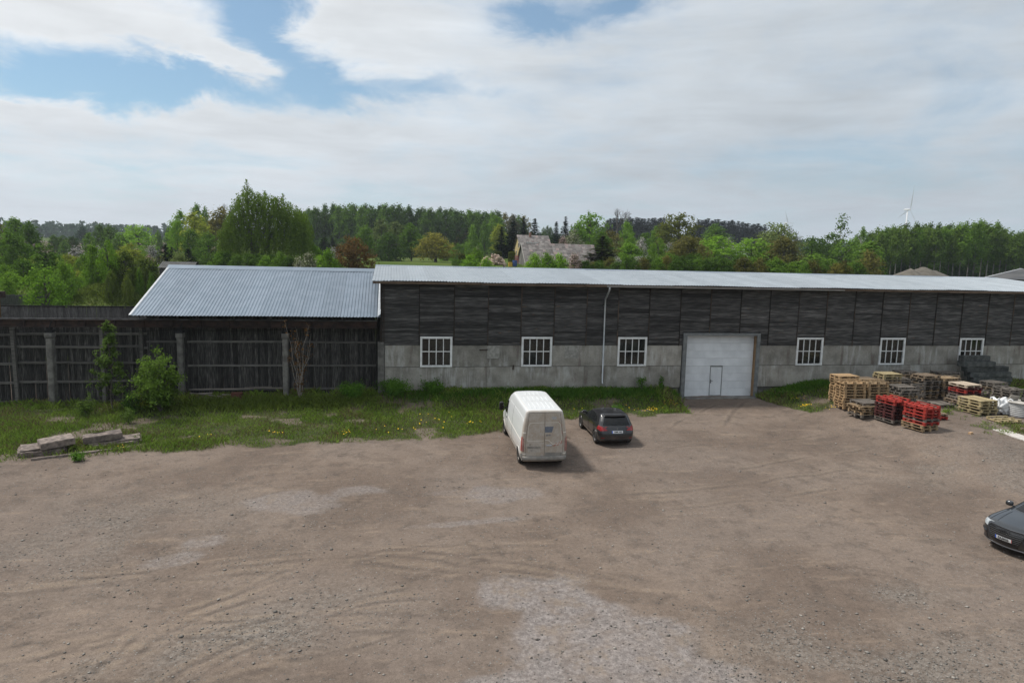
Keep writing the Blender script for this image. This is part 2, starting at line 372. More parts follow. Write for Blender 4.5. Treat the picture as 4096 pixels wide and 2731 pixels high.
# ------------------------------------------------------------------ far ground
def ground_mat():
    m, q = newmat('meadow'); tc = q.n('ShaderNodeTexCoord').outputs['Object']
    a = q.noise(tc, .05, 6.0, .6); b = q.noise(tc, .6, 5.0)
    col = q.mix(q.ramp(a, .35, .65), (.05, .085, .02), (.095, .125, .036))
    col = q.mix(q.m('MULTIPLY', q.ramp(b, .5, .75), .5), col, (.13, .12, .055))
    at = q.n('ShaderNodeAttribute', attribute_name='field').outputs['Fac']
    col = q.mix(at, col, (.13, .10, .085))
    b = q.n('ShaderNodeBsdfDiffuse', {'Color': col}); finish(q, b.outputs[0]); return m
def build_terrain():
    rs = np.concatenate([np.arange(0, 140, 2.5), np.arange(140, 400, 10), np.arange(400, 1200, 40), np.arange(1200, 3001, 200)])
    th = np.linspace(0, 2*math.pi, 361)
    Rr, Th = np.meshgrid(rs, th, indexing='ij'); X = Rr*np.sin(Th); Y = Rr*np.cos(Th)
    Z = T(X, Y) + .25*(fbm(X*.12+40, Y*.12+9)-.5)*ss(60, 90, Rr)
    inside = (X > -58) & (X < 73) & (Y > -23) & (Y < 53)
    Z = np.where(inside, -2.6, Z)
    me = gridmesh(np.stack([X, Y, Z], -1).reshape(-1, 3), len(rs), len(th), ground_mat())
    at = me.attributes.new('field', 'FLOAT', 'POINT')
    f = ss(330, 360, Rr)*(1-ss(640, 700, Rr))*ss(-.62, -.56, X/np.maximum(Y, 1))*(1-ss(-.24, -.2, X/np.maximum(Y, 1)))*(Y > 0)
    at.data.foreach_set('value', f.ravel().astype(np.float32))
    o = put('ground', me); tag(o, kind='structure')
build_terrain()

# ------------------------------------------------------------------ yard
GE = [(-60, 30), (-22, 30.3), (-15.9, 30.6), (-13, 31.0), (-7.3, 31.5), (0.4, 32.0), (4.8, 32.7), (6.2, 33.9), (8, 34.7), (11.8, 36.1), (15.6, 35.6), (16.9, 36.0), (17.6, 39.9), (17.9, 44),
      (22.8, 44), (23.1, 37.4), (24.0, 35.0), (25.6, 35.3), (28.5, 36.4), (33, 36.6), (38, 35.0), (48, 34.0), (80, 34)]
def grass_amount(x, y):
    e = np.interp(x, [p[0] for p in GE], [p[1] for p in GE]) + 1.5*(fbm(x*.7, y*.7, 4)-.5) + .5*(vnoise(x*3.1, y*3.1)-.5)
    a = ss(-.25, .35, y-e)*(1-ss(40.2, 40.6, y))
    # bare worn spots in the grass
    bare = ss(.60, .72, fbm(x*.55+31, y*.9+7, 4))
    a = a*(1-.75*bare)
    # stray tufts among the pallets
    a = np.maximum(a, .8*ss(.62, .70, fbm(x*.8+3, y*.8+60, 3))*ss(28.5, 30, x)*ss(27.5, 29, y))
    return a
def ell(x, y, cx, cy, rx, ry, ang=0):
    c, s = math.cos(ang), math.sin(ang); u = ((x-cx)*c+(y-cy)*s)/rx; v = (-(x-cx)*s+(y-cy)*c)/ry
    return 1-np.sqrt(u*u+v*v)
def gravel_zone(x, y):
    m = np.exp(-((-(x+9)*.44+(y-13.2)*.9)/1.2)**2)*ss(-15, -12, x)*(1-ss(-3, 1, x))
    m = np.maximum(m, np.exp(-(((x-10.5)/3.8)**2+((y-12.8)/2.0)**2)))
    m = np.maximum(m, .8*np.exp(-(((x-14)/1.3)**2+((y-15.8)/.7)**2)))
    m = np.maximum(m, .6*np.exp(-(((x+8)/4)**2+((y-22.5)/3)**2)))
    m = np.maximum(m, .5*np.exp(-(((x-26)/5)**2+((y-25)/3)**2)))
    return np.clip(m*1.15*ss(.25, .70, fbm(x*.55+8, y*.55+1, 4)), 0, 1)
def asphalt_amount(x, y):
    n = 1.5*(fbm(x*.8+9, y*.8+2, 5)-.5)
    m = -9*np.ones_like(x)
    for e in ((4.8, 14.2, 2.7, 3.4, .1), (3.6, 17.2, 1.2, 1.2, 0), (1.6, 12.6, 2.4, 1.3, .2), (6.6, 12.6, 1.4, 2.2, .3)):
        m = np.maximum(m, ell(x, y, *e))
    a = ss(-.05, .25, m+n*.8)
    b = -9*np.ones_like(x)
    for e in ((-3.3, 24.5, 1.6, 1.25, 0), (-1.3, 25.5, 1.4, .65, .1), (3.9, 24.7, 2.2, .8, -.2), (2.6, 22.2, 2.2, .25, .1), (-6.4, 20.4, 1.1, .4, .4), (-5.6, 21.6, .7, .5, 0)):
        b = np.maximum(b, ell(x, y, *e))
    return np.maximum(a*.95, .62*ss(-.05, .35, b+n*.8))
ARCS = [(1.5, 12.6, 8.2, 2.0, 3.2), (1.5, 12.6, 7.7, 1.7, 3.1), (1.2, 11.6, 6.4, 1.2, 2.9), (1.2, 11.6, 5.9, 1.3, 2.7), (2.5, 9.0, 11.5, 1.2, 2.6), (2.5, 9.0, 11.0, 1.3, 2.5),
        (-3, 2.0, 18.5, .9, 2.2), (-3, 2.0, 18.0, .9, 2.1), (-4, -6, 23.0, 1.2, 2.3), (-4, -6, 22.2, 1.2, 2.3), (-4, -6, 25.5, 1.0, 2.2)]
LINES = [(-12, 12.5, 0, 18.5), (-12.5, 13.3, -1, 19.4), (-10, 11.5, 1, 16.0), (12, 29.2, 24, 31.5), (12.5, 30.4, 24.5, 32.9), (13, 26.0, 23.5, 29.0), (14, 33, 20.5, 38.5), (17, 32.5, 22, 38.8), (8, 24, 22, 26.0), (9, 22.6, 20, 24.2)]
def track_amount(x, y):
    """signed profile of the wheel marks: ridge > 0, rut < 0"""
    w = 1.0*(fbm(x*.3+70, y*.3+11, 4)-.5); s = np.zeros_like(x)
    br = ss(.36, .58, fbm(x*.5+5, y*.5+90, 4))
    for cx, cy, r, a0, a1 in ARCS:
        d = np.hypot(x-cx, y-cy)-r+w; t = np.arctan2(y-cy, x-cx)
        k = ss(a0, a0+.3, t)*(1-ss(a1-.3, a1, t))*br
        s = s+k*(np.exp(-((d-.17)/.07)**2)-np.exp(-(d/.10)**2)+.7*np.exp(-((d+.17)/.07)**2))
    for x0, y0, x1, y1 in LINES:
        L = math.hypot(x1-x0, y1-y0); ux, uy = (x1-x0)/L, (y1-y0)/L
        d = -(x-x0)*uy+(y-y0)*ux+w; t = ((x-x0)*ux+(y-y0)*uy)/L
        k = ss(0, .15, t)*(1-ss(.85, 1, t))*br
        s = s+.8*k*(np.exp(-((d-.17)/.07)**2)-np.exp(-(d/.10)**2)+.7*np.exp(-((d+.17)/.07)**2))
    return s
def yard_mat():
    m, q = newmat('yard_dirt'); tc = q.n('ShaderNodeTexCoord').outputs['Object']
    col = q.n('ShaderNodeAttribute', attribute_name='masks'); rgb = q.n('ShaderNodeSeparateColor', {0: col.outputs['Color']})
    asp, grs, trk = rgb.outputs
    a = q.noise(tc, .22, 6.0, .6); b = q.noise(tc, 1.6, 6.0, .62); c = q.noise(tc, 9.0, 5.0, .65); e = q.noise(tc, 38.0, 3.0, .6)
    sv = q.n('ShaderNodeVectorMath', {0: tc, 1: (.5, 1.9, 1)}, operation='MULTIPLY').outputs[0]
    st = q.noise(sv, 1.1, 6.0, .65, .6)
    alp = col.outputs['Alpha']
    base = q.mix(q.ramp(a, .38, .62), (0.135, 0.104, 0.084), (0.191, 0.150, 0.121))
    base = q.mix(q.m('MULTIPLY', q.ramp(q.noise(tc, .11, 5.0, .6), .42, .62), .55), base, (0.157, 0.129, 0.111))
    base = q.mix(q.m('MULTIPLY', q.ramp(b, .48, .68), .65), base, (0.108, 0.087, 0.073))
    base = q.mix(q.m('MULTIPLY', q.ramp(st, .53, .72), .6), base, (0.233, 0.180, 0.138))
    base = q.mix(q.m('MULTIPLY', q.ramp(q.noise(tc, .55, 6.0, .7), .57, .70), .65), base, (0.077, 0.061, 0.051))
    grav = q.mix(q.ramp(c, .35, .65), (0.106, 0.093, 0.080), (0.196, 0.178, 0.158))
    base = q.mix(q.m('MULTIPLY', alp, q.ramp(c, .2, .55, .25, .75)), base, grav)
    aspc = q.mix(q.ramp(c, .35, .7), (0.173, 0.153, 0.145), (0.246, 0.221, 0.208))
    aspc = q.mix(q.m('MULTIPLY', q.ramp(q.noise(tc, 1.1, 7.0, .7), .5, .66), .85), aspc, (0.211, 0.172, 0.140))
    aspc = q.mix(q.m('MULTIPLY', q.ramp(q.noise(tc, .8, 6.0, .7), .60, .72), .7), aspc, (0.097, 0.087, 0.081))
    base = q.mix(q.m('MULTIPLY', asp, q.ramp(b, .25, .6, .45, 1.0)), base, aspc)
    soil = q.mix(q.ramp(b, .4, .7), (0.04, 0.052, 0.02), (0.084, 0.072, 0.044))
    base = q.mix(grs, base, soil)
    up = q.m('MAXIMUM', q.m('SUBTRACT', trk, .5), 0.0); dn = q.m('MAXIMUM', q.m('SUBTRACT', .5, trk), 0.0)
    base = q.mix(q.m('MULTIPLY', up, 1.1, clamp=True), base, (0.228, 0.18, 0.136))
    base = q.mix(q.m('MULTIPLY', dn, 1.1, clamp=True), base, (0.08, 0.0656, 0.056))
    # single light and dark pebbles
    vor = q.n('ShaderNodeTexVoronoi', {'Vector': tc, 'Scale': 14.0, 'Randomness': 1.0})
    rr = q.n('ShaderNodeSeparateColor', {0: vor.outputs['Color']})
    peb = q.m('MULTIPLY', q.m('LESS_THAN', vor.outputs['Distance'], .30), q.m('LESS_THAN', rr.outputs[0], q.m('ADD', q.ramp(q.noise(tc, .4, 4.0), .35, .7, .05, .35), q.m('MULTIPLY', alp, .5))))
    pc = q.mix(rr.outputs[1], (0.068, 0.0664, 0.064), (0.232, 0.216, 0.196))
    base = q.mix(q.m('MULTIPLY', peb, q.m('SUBTRACT', 1.0, q.m('MULTIPLY', grs, .8))), base, pc)
    k = q.m('ADD', 1.0, q.m('ADD', q.m('MULTIPLY', q.m('SUBTRACT', c, .5), .8), q.m('MULTIPLY', q.m('SUBTRACT', e, .5), 1.3)))
    base = q.n('ShaderNodeVectorMath', {0: base, 3: k}, operation='SCALE').outputs[0]
    h = q.m('ADD', q.m('MULTIPLY', c, .6), q.m('ADD', q.m('MULTIPLY', e, .35), q.m('MULTIPLY', peb, .25)))
    bs = q.n('ShaderNodeBsdfPrincipled', {'Base Color': base, 'Roughness': .95, 'Specular IOR Level': .15})
    bm = q.n('ShaderNodeBump', {'Height': h, 'Strength': .55, 'Distance': .04}); q.t.links.new(bm.outputs[0], bs.inputs['Normal'])
    finish(q, bs.outputs[0]); return m
def yard_z(x, y):
    z = g(x, y)
    z = z + .05*(fbm(x*.35+3, y*.35+8, 4)-.5)*2 + .022*(fbm(x*2.2, y*2.2, 3)-.5)*2
    z = z + .006*track_amount(x, y)
    return z
def build_yard():
    xs = np.concatenate([np.arange(-60, -24, 1.), np.arange(-24, 46, .13), np.arange(46, 76, 1.)])
    ys = np.concatenate([np.arange(-25, 10, 1.), np.arange(10, 41.5, .13), np.arange(41.5, 56, 1.)])
    X, Y = np.meshgrid(xs, ys, indexing='ij')
    Z = yard_z(X, Y)
    me = gridmesh(np.stack([X, Y, Z], -1).reshape(-1, 3), len(xs), len(ys), yard_mat())
    c = np.ones((X.size, 4), np.float32)
    c[:, 0] = asphalt_amount(X, Y).ravel(); c[:, 1] = grass_amount(X, Y).ravel(); c[:, 2] = np.clip(.5+.5*track_amount(X, Y), 0, 1).ravel()
    c[:, 3] = gravel_zone(X, Y).ravel()
    at = me.attributes.new('masks', 'FLOAT_COLOR', 'POINT'); at.data.foreach_set('color', c.ravel())
    tag(put('yard', me), kind='structure')
build_yard()

def blades(P, h, w, lean, rng):
    """grass blades: bent narrow quads"""
    n = len(P); a = rng.uniform(0, 2*math.pi, n); l = rng.uniform(.2, 1, n)*lean
    ax = np.stack([np.cos(a), np.sin(a), np.zeros(n)], 1); b = rng.uniform(0, 2*math.pi, n)
    wd = np.stack([np.cos(b), np.sin(b), np.zeros(n)], 1)*w[:, None]
    up = np.array([0, 0, 1.])
    tip = P+ax*(l*h)[:, None]+up*h[:, None]
    mid = P+ax*(l*h*.35)[:, None]+up*(h*.6)[:, None]
    V = np.stack([P-wd, P+wd, mid+wd*.8, tip], 1)
    V[:, 3] = tip
    return V.reshape(-1, 3)
def build_grass():
    rng = np.random.default_rng(5)
    n = 340000
    x = rng.uniform(-24, 46, n); y = rng.uniform(27.5, 40.4, n)
    a = grass_amount(x, y)
    keep = rng.random(n) < a*(.35+.9*fbm(x*.9+2, y*.9+4, 3))
    keep &= ~((x > 24.4) & (x < 38) & (y > 29) & (y < 38.5) & (rng.random(n) < .45))
    x, y = x[keep], y[keep]
    t = fbm(x*.5+1, y*.5+77, 3); tall = ss(36.5, 39.3, y)
    h = (.06+.16*t*t*2+.16*tall*ss(.35, .7, fbm(x*1.3+9, y*1.3, 2)))*rng.uniform(.6, 1.35, len(x))
    V = blades(np.stack([x, y, yard_z(x, y)-.01], 1), h, rng.uniform(.008, .016, len(x)), .9, rng)
    m, q = newmat('grass_blades')
    isl = q.n('ShaderNodeNewGeometry').outputs['Random Per Island']; tc = q.n('ShaderNodeTexCoord').outputs['Object']
    nz = q.noise(tc, .7, 4.0)
    col = q.mix(q.ramp(nz, .35, .65), (.135, .215, .034), (.19, .27, .05))
    col = q.mix(q.m('MULTIPLY', q.m('LESS_THAN', isl, q.ramp(q.noise(tc, .45, 3.0), .42, .68, .10, .70)), .85), col, (.20, .165, .085))
    col = q.n('ShaderNodeVectorMath', {0: col, 3: q.m('ADD', .6, q.m('MULTIPLY', isl, .8))}, operation='SCALE').outputs[0]
    d = q.n('ShaderNodeBsdfDiffuse', {'Color': col}); tt = q.n('ShaderNodeBsdfTranslucent', {'Color': col})
    finish(q, q.n('ShaderNodeMixShader', {0: .25, 1: d.outputs[0], 2: tt.outputs[0]}).outputs[0])
    o = put('grass', quads(V, m)); tag(o, 'rough green grass along the foot of the buildings', 'grass', kind='stuff')
    # dandelions: small clusters of yellow heads
    P = []
    for cx, cy, s, k in ((-2.2, 33.0, .45, 10), (.4, 33.4, .7, 6), (1.8, 34.6, 1.6, 10), (4.1, 34.4, .4, 9), (8.3, 35.0, .35, 12), (10.5, 37.0, 2.6, 14), (13.6, 36.8, .9, 10), (14.9, 36.5, .5, 18), (16.5, 37.5, .5, 24), (24.2, 36.2, .35, 20),
                         (25.0, 37.6, .7, 8), (24.5, 38.6, .6, 5), (-5.4, 33.4, .3, 7), (-8.6, 33.0, .3, 3), (3.2, 36.2, 1.6, 6), (24.9, 34.9, .35, 8), (-11.6, 31.6, .15, 4)):
        for i in range(k): P.append((cx+rng.normal()*s*.6, cy+rng.normal()*s*.35))
    P = np.array(P); z = yard_z(P[:, 0], P[:, 1])+rng.uniform(.08, .2, len(P)); r = rng.uniform(.022, .042, len(P))
    V = np.stack([np.stack([P[:, 0]+r*c, P[:, 1]+r*s, z+r*.4*k], 1) for c, s, k in ((1, 0, 0), (0, 1, 1), (-1, 0, 0), (0, -1, -1))], 1).reshape(-1, 3)
    o = put('dandelion_flowers', quads(V, mat('dandelion_yellow', (.75, .48, .01), rough=.8))); tag(o, 'scattered yellow dandelion heads in the grass strip', 'dandelions', kind='stuff')
build_grass()

def build_gravel():
    rng = np.random.default_rng(8)
    n = 130000
    t = rng.random(n)**1.5; y = 11.0+22*t; x = rng.uniform(-.75, 1.15, n)*(y+4)
    keep = rng.random(n) < np.clip(.11*ss(.30, .65, fbm(x*.5+8, y*.5+1, 4))+.55*gravel_zone(x, y), 0, 1)
    x, y = x[keep], y[keep]; n = len(x)
    keep = grass_amount(x, y) < .4; x, y = x[keep], y[keep]; n = len(x)
    s = rng.lognormal(math.log(.0155), .5, n).clip(.006, .06)
    base = np.array([(1, 0, 0), (0, 1, 0), (-1, 0, 0), (0, -1, 0), (0, 0, 1), (0, 0, -1)], float)
    tri = np.array([(0, 1, 4), (1, 2, 4), (2, 3, 4), (3, 0, 4), (1, 0, 5), (2, 1, 5), (3, 2, 5), (0, 3, 5)])
    V = base[None]*rng.uniform(.65, 1.3, (n, 6, 1))*s[:, None, None]*np.array([1.15, 1.0, .6])
    a = rng.uniform(0, 6.28, n); c, k = np.cos(a)[:, None], np.sin(a)[:, None]
    X = V[:, :, 0]*c-V[:, :, 1]*k+x[:, None]; Y = V[:, :, 0]*k+V[:, :, 1]*c+y[:, None]; Z = V[:, :, 2]+(yard_z(x, y)+s*.25)[:, None]
    F = (tri[None]+(np.arange(n)*6)[:, None, None]).reshape(-1, 3).astype(np.int32)
    me = bpy.data.meshes.new('gravel'); me.vertices.add(n*6); me.vertices.foreach_set('co', np.stack([X, Y, Z], -1).astype(np.float32).ravel())
    me.loops.add(len(F)*3); me.loops.foreach_set('vertex_index', F.ravel()); me.polygons.add(len(F)); me.polygons.foreach_set('loop_start', np.arange(0, len(F)*3, 3, dtype=np.int32)); me.update(calc_edges=True)
    me.materials.append(mat('gravel_stone', (.155, .142, .128), (.235, .217, .195), 2.0, rough=.9, irand=.5))
    tag(put('gravel', me), 'loose grey stones strewn over the dirt yard', 'gravel', kind='stuff')
build_gravel()
# ------------------------------------------------------------------ shared roof pieces
def sheet_mesh(y0, z0, y1, z1, width=1.05, pitch=.175, h=.026, thick=.004, m=None):
    prof = []; n = int(round(width/pitch))
    for k in range(n):
        b = k*pitch; prof += [(b, 0), (b+.085, 0), (b+.105, h), (b+.155, h)]
    prof.append((width, 0))
    L = math.hypot(y1-y0, z1-z0); ny, nz = -(z1-z0)/L, (y1-y0)/L
    v = []; f = []; N = len(prof)
    for (yy, zz) in ((y0, z0), (y1, z1)):
        for s in (0, -thick):
            for x, o in prof: v.append((x, yy+ny*(o+s), zz+nz*(o+s)))
    for i in range(N-1):
        f.append((i, i+1, 2*N+i+1, 2*N+i)); f.append((N+i+1, N+i, 3*N+i, 3*N+i+1)); f.append((i+1, i, N+i, N+i+1))
    me = bpy.data.meshes.new('roof_sheet'); me.from_pydata(v, [], f); me.update(); me.materials.append(m or M['roof']); return me
def roof_run(parent, x0, x1, y0, z0, y1, z1, pitch=.175, sag=.015, m=None):
    W = pitch*6; me = sheet_mesh(y0, z0, y1, z1, W, pitch, m=m); x = x0; k = 0
    while x < x1-.05:
        put('roof_sheet', me, parent, (x, 0, sag*math.sin(k*.55+x*.2)+(k % 2)*.004)); x += W; k += 1
    return x

# ------------------------------------------------------------------ long warehouse
WY = 39.69
X0, X1 = -.60, 47.8
wh = thing('warehouse', 'long warehouse of black boards over grey concrete with pale metal roof', 'warehouse', (0, 0, 0))
WIN_X = [2.57+6*i for i in range(8) if i != 3]
WZ0, WZ1, WW = 1.41, 3.21, 1.88
GX0, GX1, GZ = 17.86, 23.04, 3.48
def in_gate(a, b): return b > GX0 and a < GX1
def build_boards():
    rows = 26; z0, z1 = 2.70, 6.36; h = (z1-z0)/rows
    rng = random.Random(4); rest = MB(); cnt = 0
    bays = [(-.58+2*k if k == 0 else -.42+2*k, 1.58+2*k) for k in range(25)]
    for k, (a, b) in enumerate(bays):
        if k == 0: a = X0
        for r in range(rows):
            za, zb = z0+r*h, z0+(r+1)*h-.004
            segs = [(a, b)]
            if za < GZ and in_gate(a, b):
                segs = [(p, q) for p, q in ((a, min(b, GX0-.02)), (max(a, GX1+.02), b)) if q-p > .05]
            elif za < WZ1-.03:
                out = []
                for p, q in segs:
                    for w in WIN_X:
                        if q > w-WW/2 and p < w+WW/2:
                            out += [(s, t) for s, t in ((p, w-WW/2), (w+WW/2, q)) if t-s > .05]; break
                    else: out.append((p, q))
                segs = out
            for p, q in segs:
                off = rng.uniform(0, .014)
                if cnt < 298:
                    L = q-p-.004
                    box('board', ((p+q)/2, WY+.014-off, (za+zb)/2), (L, .026, zb-za+rng.choice((-.006, -.002, 0, 0))), M['board'], wh, (rng.uniform(-.03, .03), 0, 0))
                    cnt += 1
                else:
                    rest.box(p, q-.004, WY+.001-off, WY+.027-off, za, zb)
    o = rest.build('board_cladding', M['board'], wh); o['kind'] = 'stuff'
    for k in range(25):
        x = -.42+2*k
        top = 6.36; bot = 2.68
        if GX0 < x < GX1: bot = GZ
        for w in WIN_X:
            if abs(x-w) < WW/2: bot = WZ1
        box('batten', (x+rng.uniform(-.02, .02), WY-.030, (top+bot)/2), (.055+rng.uniform(-.008, .01), .026, round(top-bot, 2)), M['batten'], wh)
    box('corner_board', (X0+.02, WY-.022, 4.53), (.12, .02, 3.64), M['batten'], wh)
build_boards()
def build_concrete():
    def panel(a, b, z0, z1, name='concrete_panel'):
        d = random.uniform(-.012, .012)
        box(name, ((a+b)/2, WY+.13+d, (z0+z1)/2), (b-a-.014, .22, z1-z0-.012), M['panel'], wh, wob=.004, seed=int(a*10))
    cols = [-.40, 5.57, 11.57, GX0-.04]
    for a, b in zip(cols[:-1], cols[1:]): panel(a, b, .03, 1.40)
    panel(GX1+.04, 23.62, .03, 1.40)
    for k in range(4): panel(23.62+6*k, 29.62+6*k, .03, 1.40)
    edges = [-.40]+[e for w in WIN_X for e in (w-WW/2, w+WW/2)]+[47.62]
    segs = list(zip(edges[0::2], edges[1::2]))
    for a, b in segs:
        if a < GX0 and b > GX1: panel(a, GX0-.04, 1.415, 2.69); panel(GX1+.04, b, 1.415, 2.69)
        else:
            mid = (a+b)/2
            panel(a, mid, 1.415, 2.69) if b-a > 5 else panel(a, b, 1.415, 2.69)
            if b-a > 5: panel(mid, b, 1.415, 2.69)
    box('foundation', (8.6, WY+.30, -.5), (18.4, .3, 1.04), M['concrete'], wh)
    box('foundation', (35.4, WY+.30, -.5), (24.4, .3, 1.04), M['concrete'], wh)
    box('corner_column', (-.60, WY+.06, 1.35), (.36, .34, 3.06), M['concrete'], wh)
    # walled-up vents and stubs of steel
    for x, z, w, h in ((5.95, 2.28, .74, .76), (10.75, 2.3, .85, .78)):
        box('plaster_patch', (x, WY+.008, z), (w, .03, h), M['patch'], wh)
    box('steel_stub', (5.35, WY-.03, 2.43), (.5, .05, .05), M['rust'], wh, (0, -.05, 0))
    box('steel_stub', (7.16, WY-.04, 1.37), (.07, .06, .28), M['rust'], wh, (0, .1, 0))
    # rear and side walls
    box('wall', (-.545, 48.1, 3.15), (.10, 16.75, 6.3), M['plank'], wh)
    box('wall', (47.7, 48.2, 3.15), (.16, 16.6, 6.3), M['plank_back'], wh)
    box('wall', (23.6, 56.5, 3.15), (48.3, .16, 6.3), M['plank_back'], wh)
    b = MB()
    for a, c in zip(edges[0::2], edges[1::2]):
        if a < GX0: pass
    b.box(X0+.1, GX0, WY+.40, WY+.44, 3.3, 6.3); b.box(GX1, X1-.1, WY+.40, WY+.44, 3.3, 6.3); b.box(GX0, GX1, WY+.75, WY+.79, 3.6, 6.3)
    b.build('light_block_sheet', M['dark'], wh)  # near-black sheets added behind the boards to block light through the wall
build_concrete()
def frame_mesh(w, h, t, d):
    b = MB(); b.box(-w/2, -w/2+t, -d/2, d/2, -h/2, h/2); b.box(w/2-t, w/2, -d/2, d/2, -h/2, h/2)
    b.box(-w/2+t, w/2-t, -d/2, d/2, h/2-t, h/2); b.box(-w/2+t, w/2-t, -d/2, d/2, -h/2, -h/2+t*.8)
    return b.mesh(M['white'])
FRAME = frame_mesh(1.87, 1.79, .12, .12)
def build_windows():
    iw, ih = 1.63, 1.57; cz = (WZ0+WZ1)/2+.012
    pw, ph = (iw-3*.045)/4, (ih-.05)/2
    pane = boxmesh(pw, .012, ph, M['glass']); vb = boxmesh(.045, .06, ih, M['white']); hb = boxmesh(pw, .055, .05, M['white'])
    wv = boxmesh(.008, .008, ph, M['wire']); wh_ = boxmesh(pw, .008, .008, M['wire'])
    for i, x in enumerate(WIN_X):
        w = put('window', FRAME, wh, (x, WY+.01, (WZ0+WZ1)/2))
        for k in range(3): put('mullion', vb, w, (-iw/2+pw*(k+1)+.045*(k+.5), .015, .012))
        for k in range(4):
            px = -iw/2+pw*(k+.5)+.045*k
            put('glazing_bar', hb, w, (px, .015, .012))
            for s in (-1, 1):
                pz = s*(ph/2+.025)+.012
                put('pane', pane, w, (px, .035, pz), (random.uniform(-.02, .02), 0, random.uniform(-.03, .03)))
build_windows()
def build_gate():
    w = GX1-GX0; cx = (GX0+GX1)/2
    b = MB(); y0 = WY-.10
    b.box(GX0, GX0+.24, y0, WY+.42, -.75, GZ); b.box(GX1-.20, GX1, y0, WY+.02, -.75, GZ); b.box(GX0+.24, GX1-.20, y0, WY+.42, GZ-.17, GZ)
    gt = b.build('gate', M['jamb'], wh)
    box('door_jamb', (GX1-.10, WY+.225, 1.36), (.18, .40, 4.22), M['ochre'], gt)
    DY = WY+.34; x0, x1 = GX0+.25, GX1-.20; n = 8; z0, z1 = -.62, GZ-.18; h = (z1-z0)/n
    wx0, wx1, wz1 = 19.95, 20.80, 1.33
    rib = []
    for k in range(n):
        za, zb = z0+k*h, z0+(k+1)*h-.008; s = MB(); nr = 4; rh = (zb-za)/nr
        segs = [(x0, x1)] if za > wz1 else [(x0, wx0), (wx1, x1)]
        for a, c in segs:
            for r in range(nr):
                s.box(a, c, DY+.004, DY+.05, za+r*rh+.006, za+(r+1)*rh-.006); s.box(a, c, DY+.012, DY+.05, za+r*rh-.0001, za+r*rh+.006); s.box(a, c, DY+.012, DY+.05, za+(r+1)*rh-.006, za+(r+1)*rh-.0002)
            if za < wz1 < zb: s.box(wx0+.0005, wx1-.0005, DY+.004, DY+.05, wz1+.03, zb)
        s.build('gate_section', M['gate'], gt)
    b = MB(); t = .055
    b.box(wx0, wx0+t, DY-.015, DY+.04, z0+.02, wz1); b.box(wx1-t, wx1, DY-.015, DY+.04, z0+.02, wz1); b.box(wx0+t, wx1-t, DY-.015, DY+.04, wz1-t, wz1); b.box(wx0+t, wx1-t, DY-.015, DY+.04, z0+.02, z0+.02+t)
    b.build('wicket_frame', M['gatetrim'], gt)
    s = MB(); zz = z0+.08
    while zz < wz1-.1: s.box(wx0+t+.002, wx1-t-.002, DY+.004, DY+.04, zz, min(zz+.118, wz1-t-.004)); zz += .125
    s.build('wicket_door', M['gate'], gt)
    hb = MB(); hb.box(wx0+.075, wx0+.115, DY-.008, DY+.004, .22, .46); hb.tube([(wx0+.095, DY-.008, .37), (wx0+.095, DY-.05, .37), (wx0+.22, DY-.05, .365)], .012)
    hb.build('door_handle', M['steel'], gt)
    box('threshold', (cx+.05, WY-.1, -.64), (w-.5, .75, .07), M['concrete'], gt, wob=.01, seed=2)
build_gate()
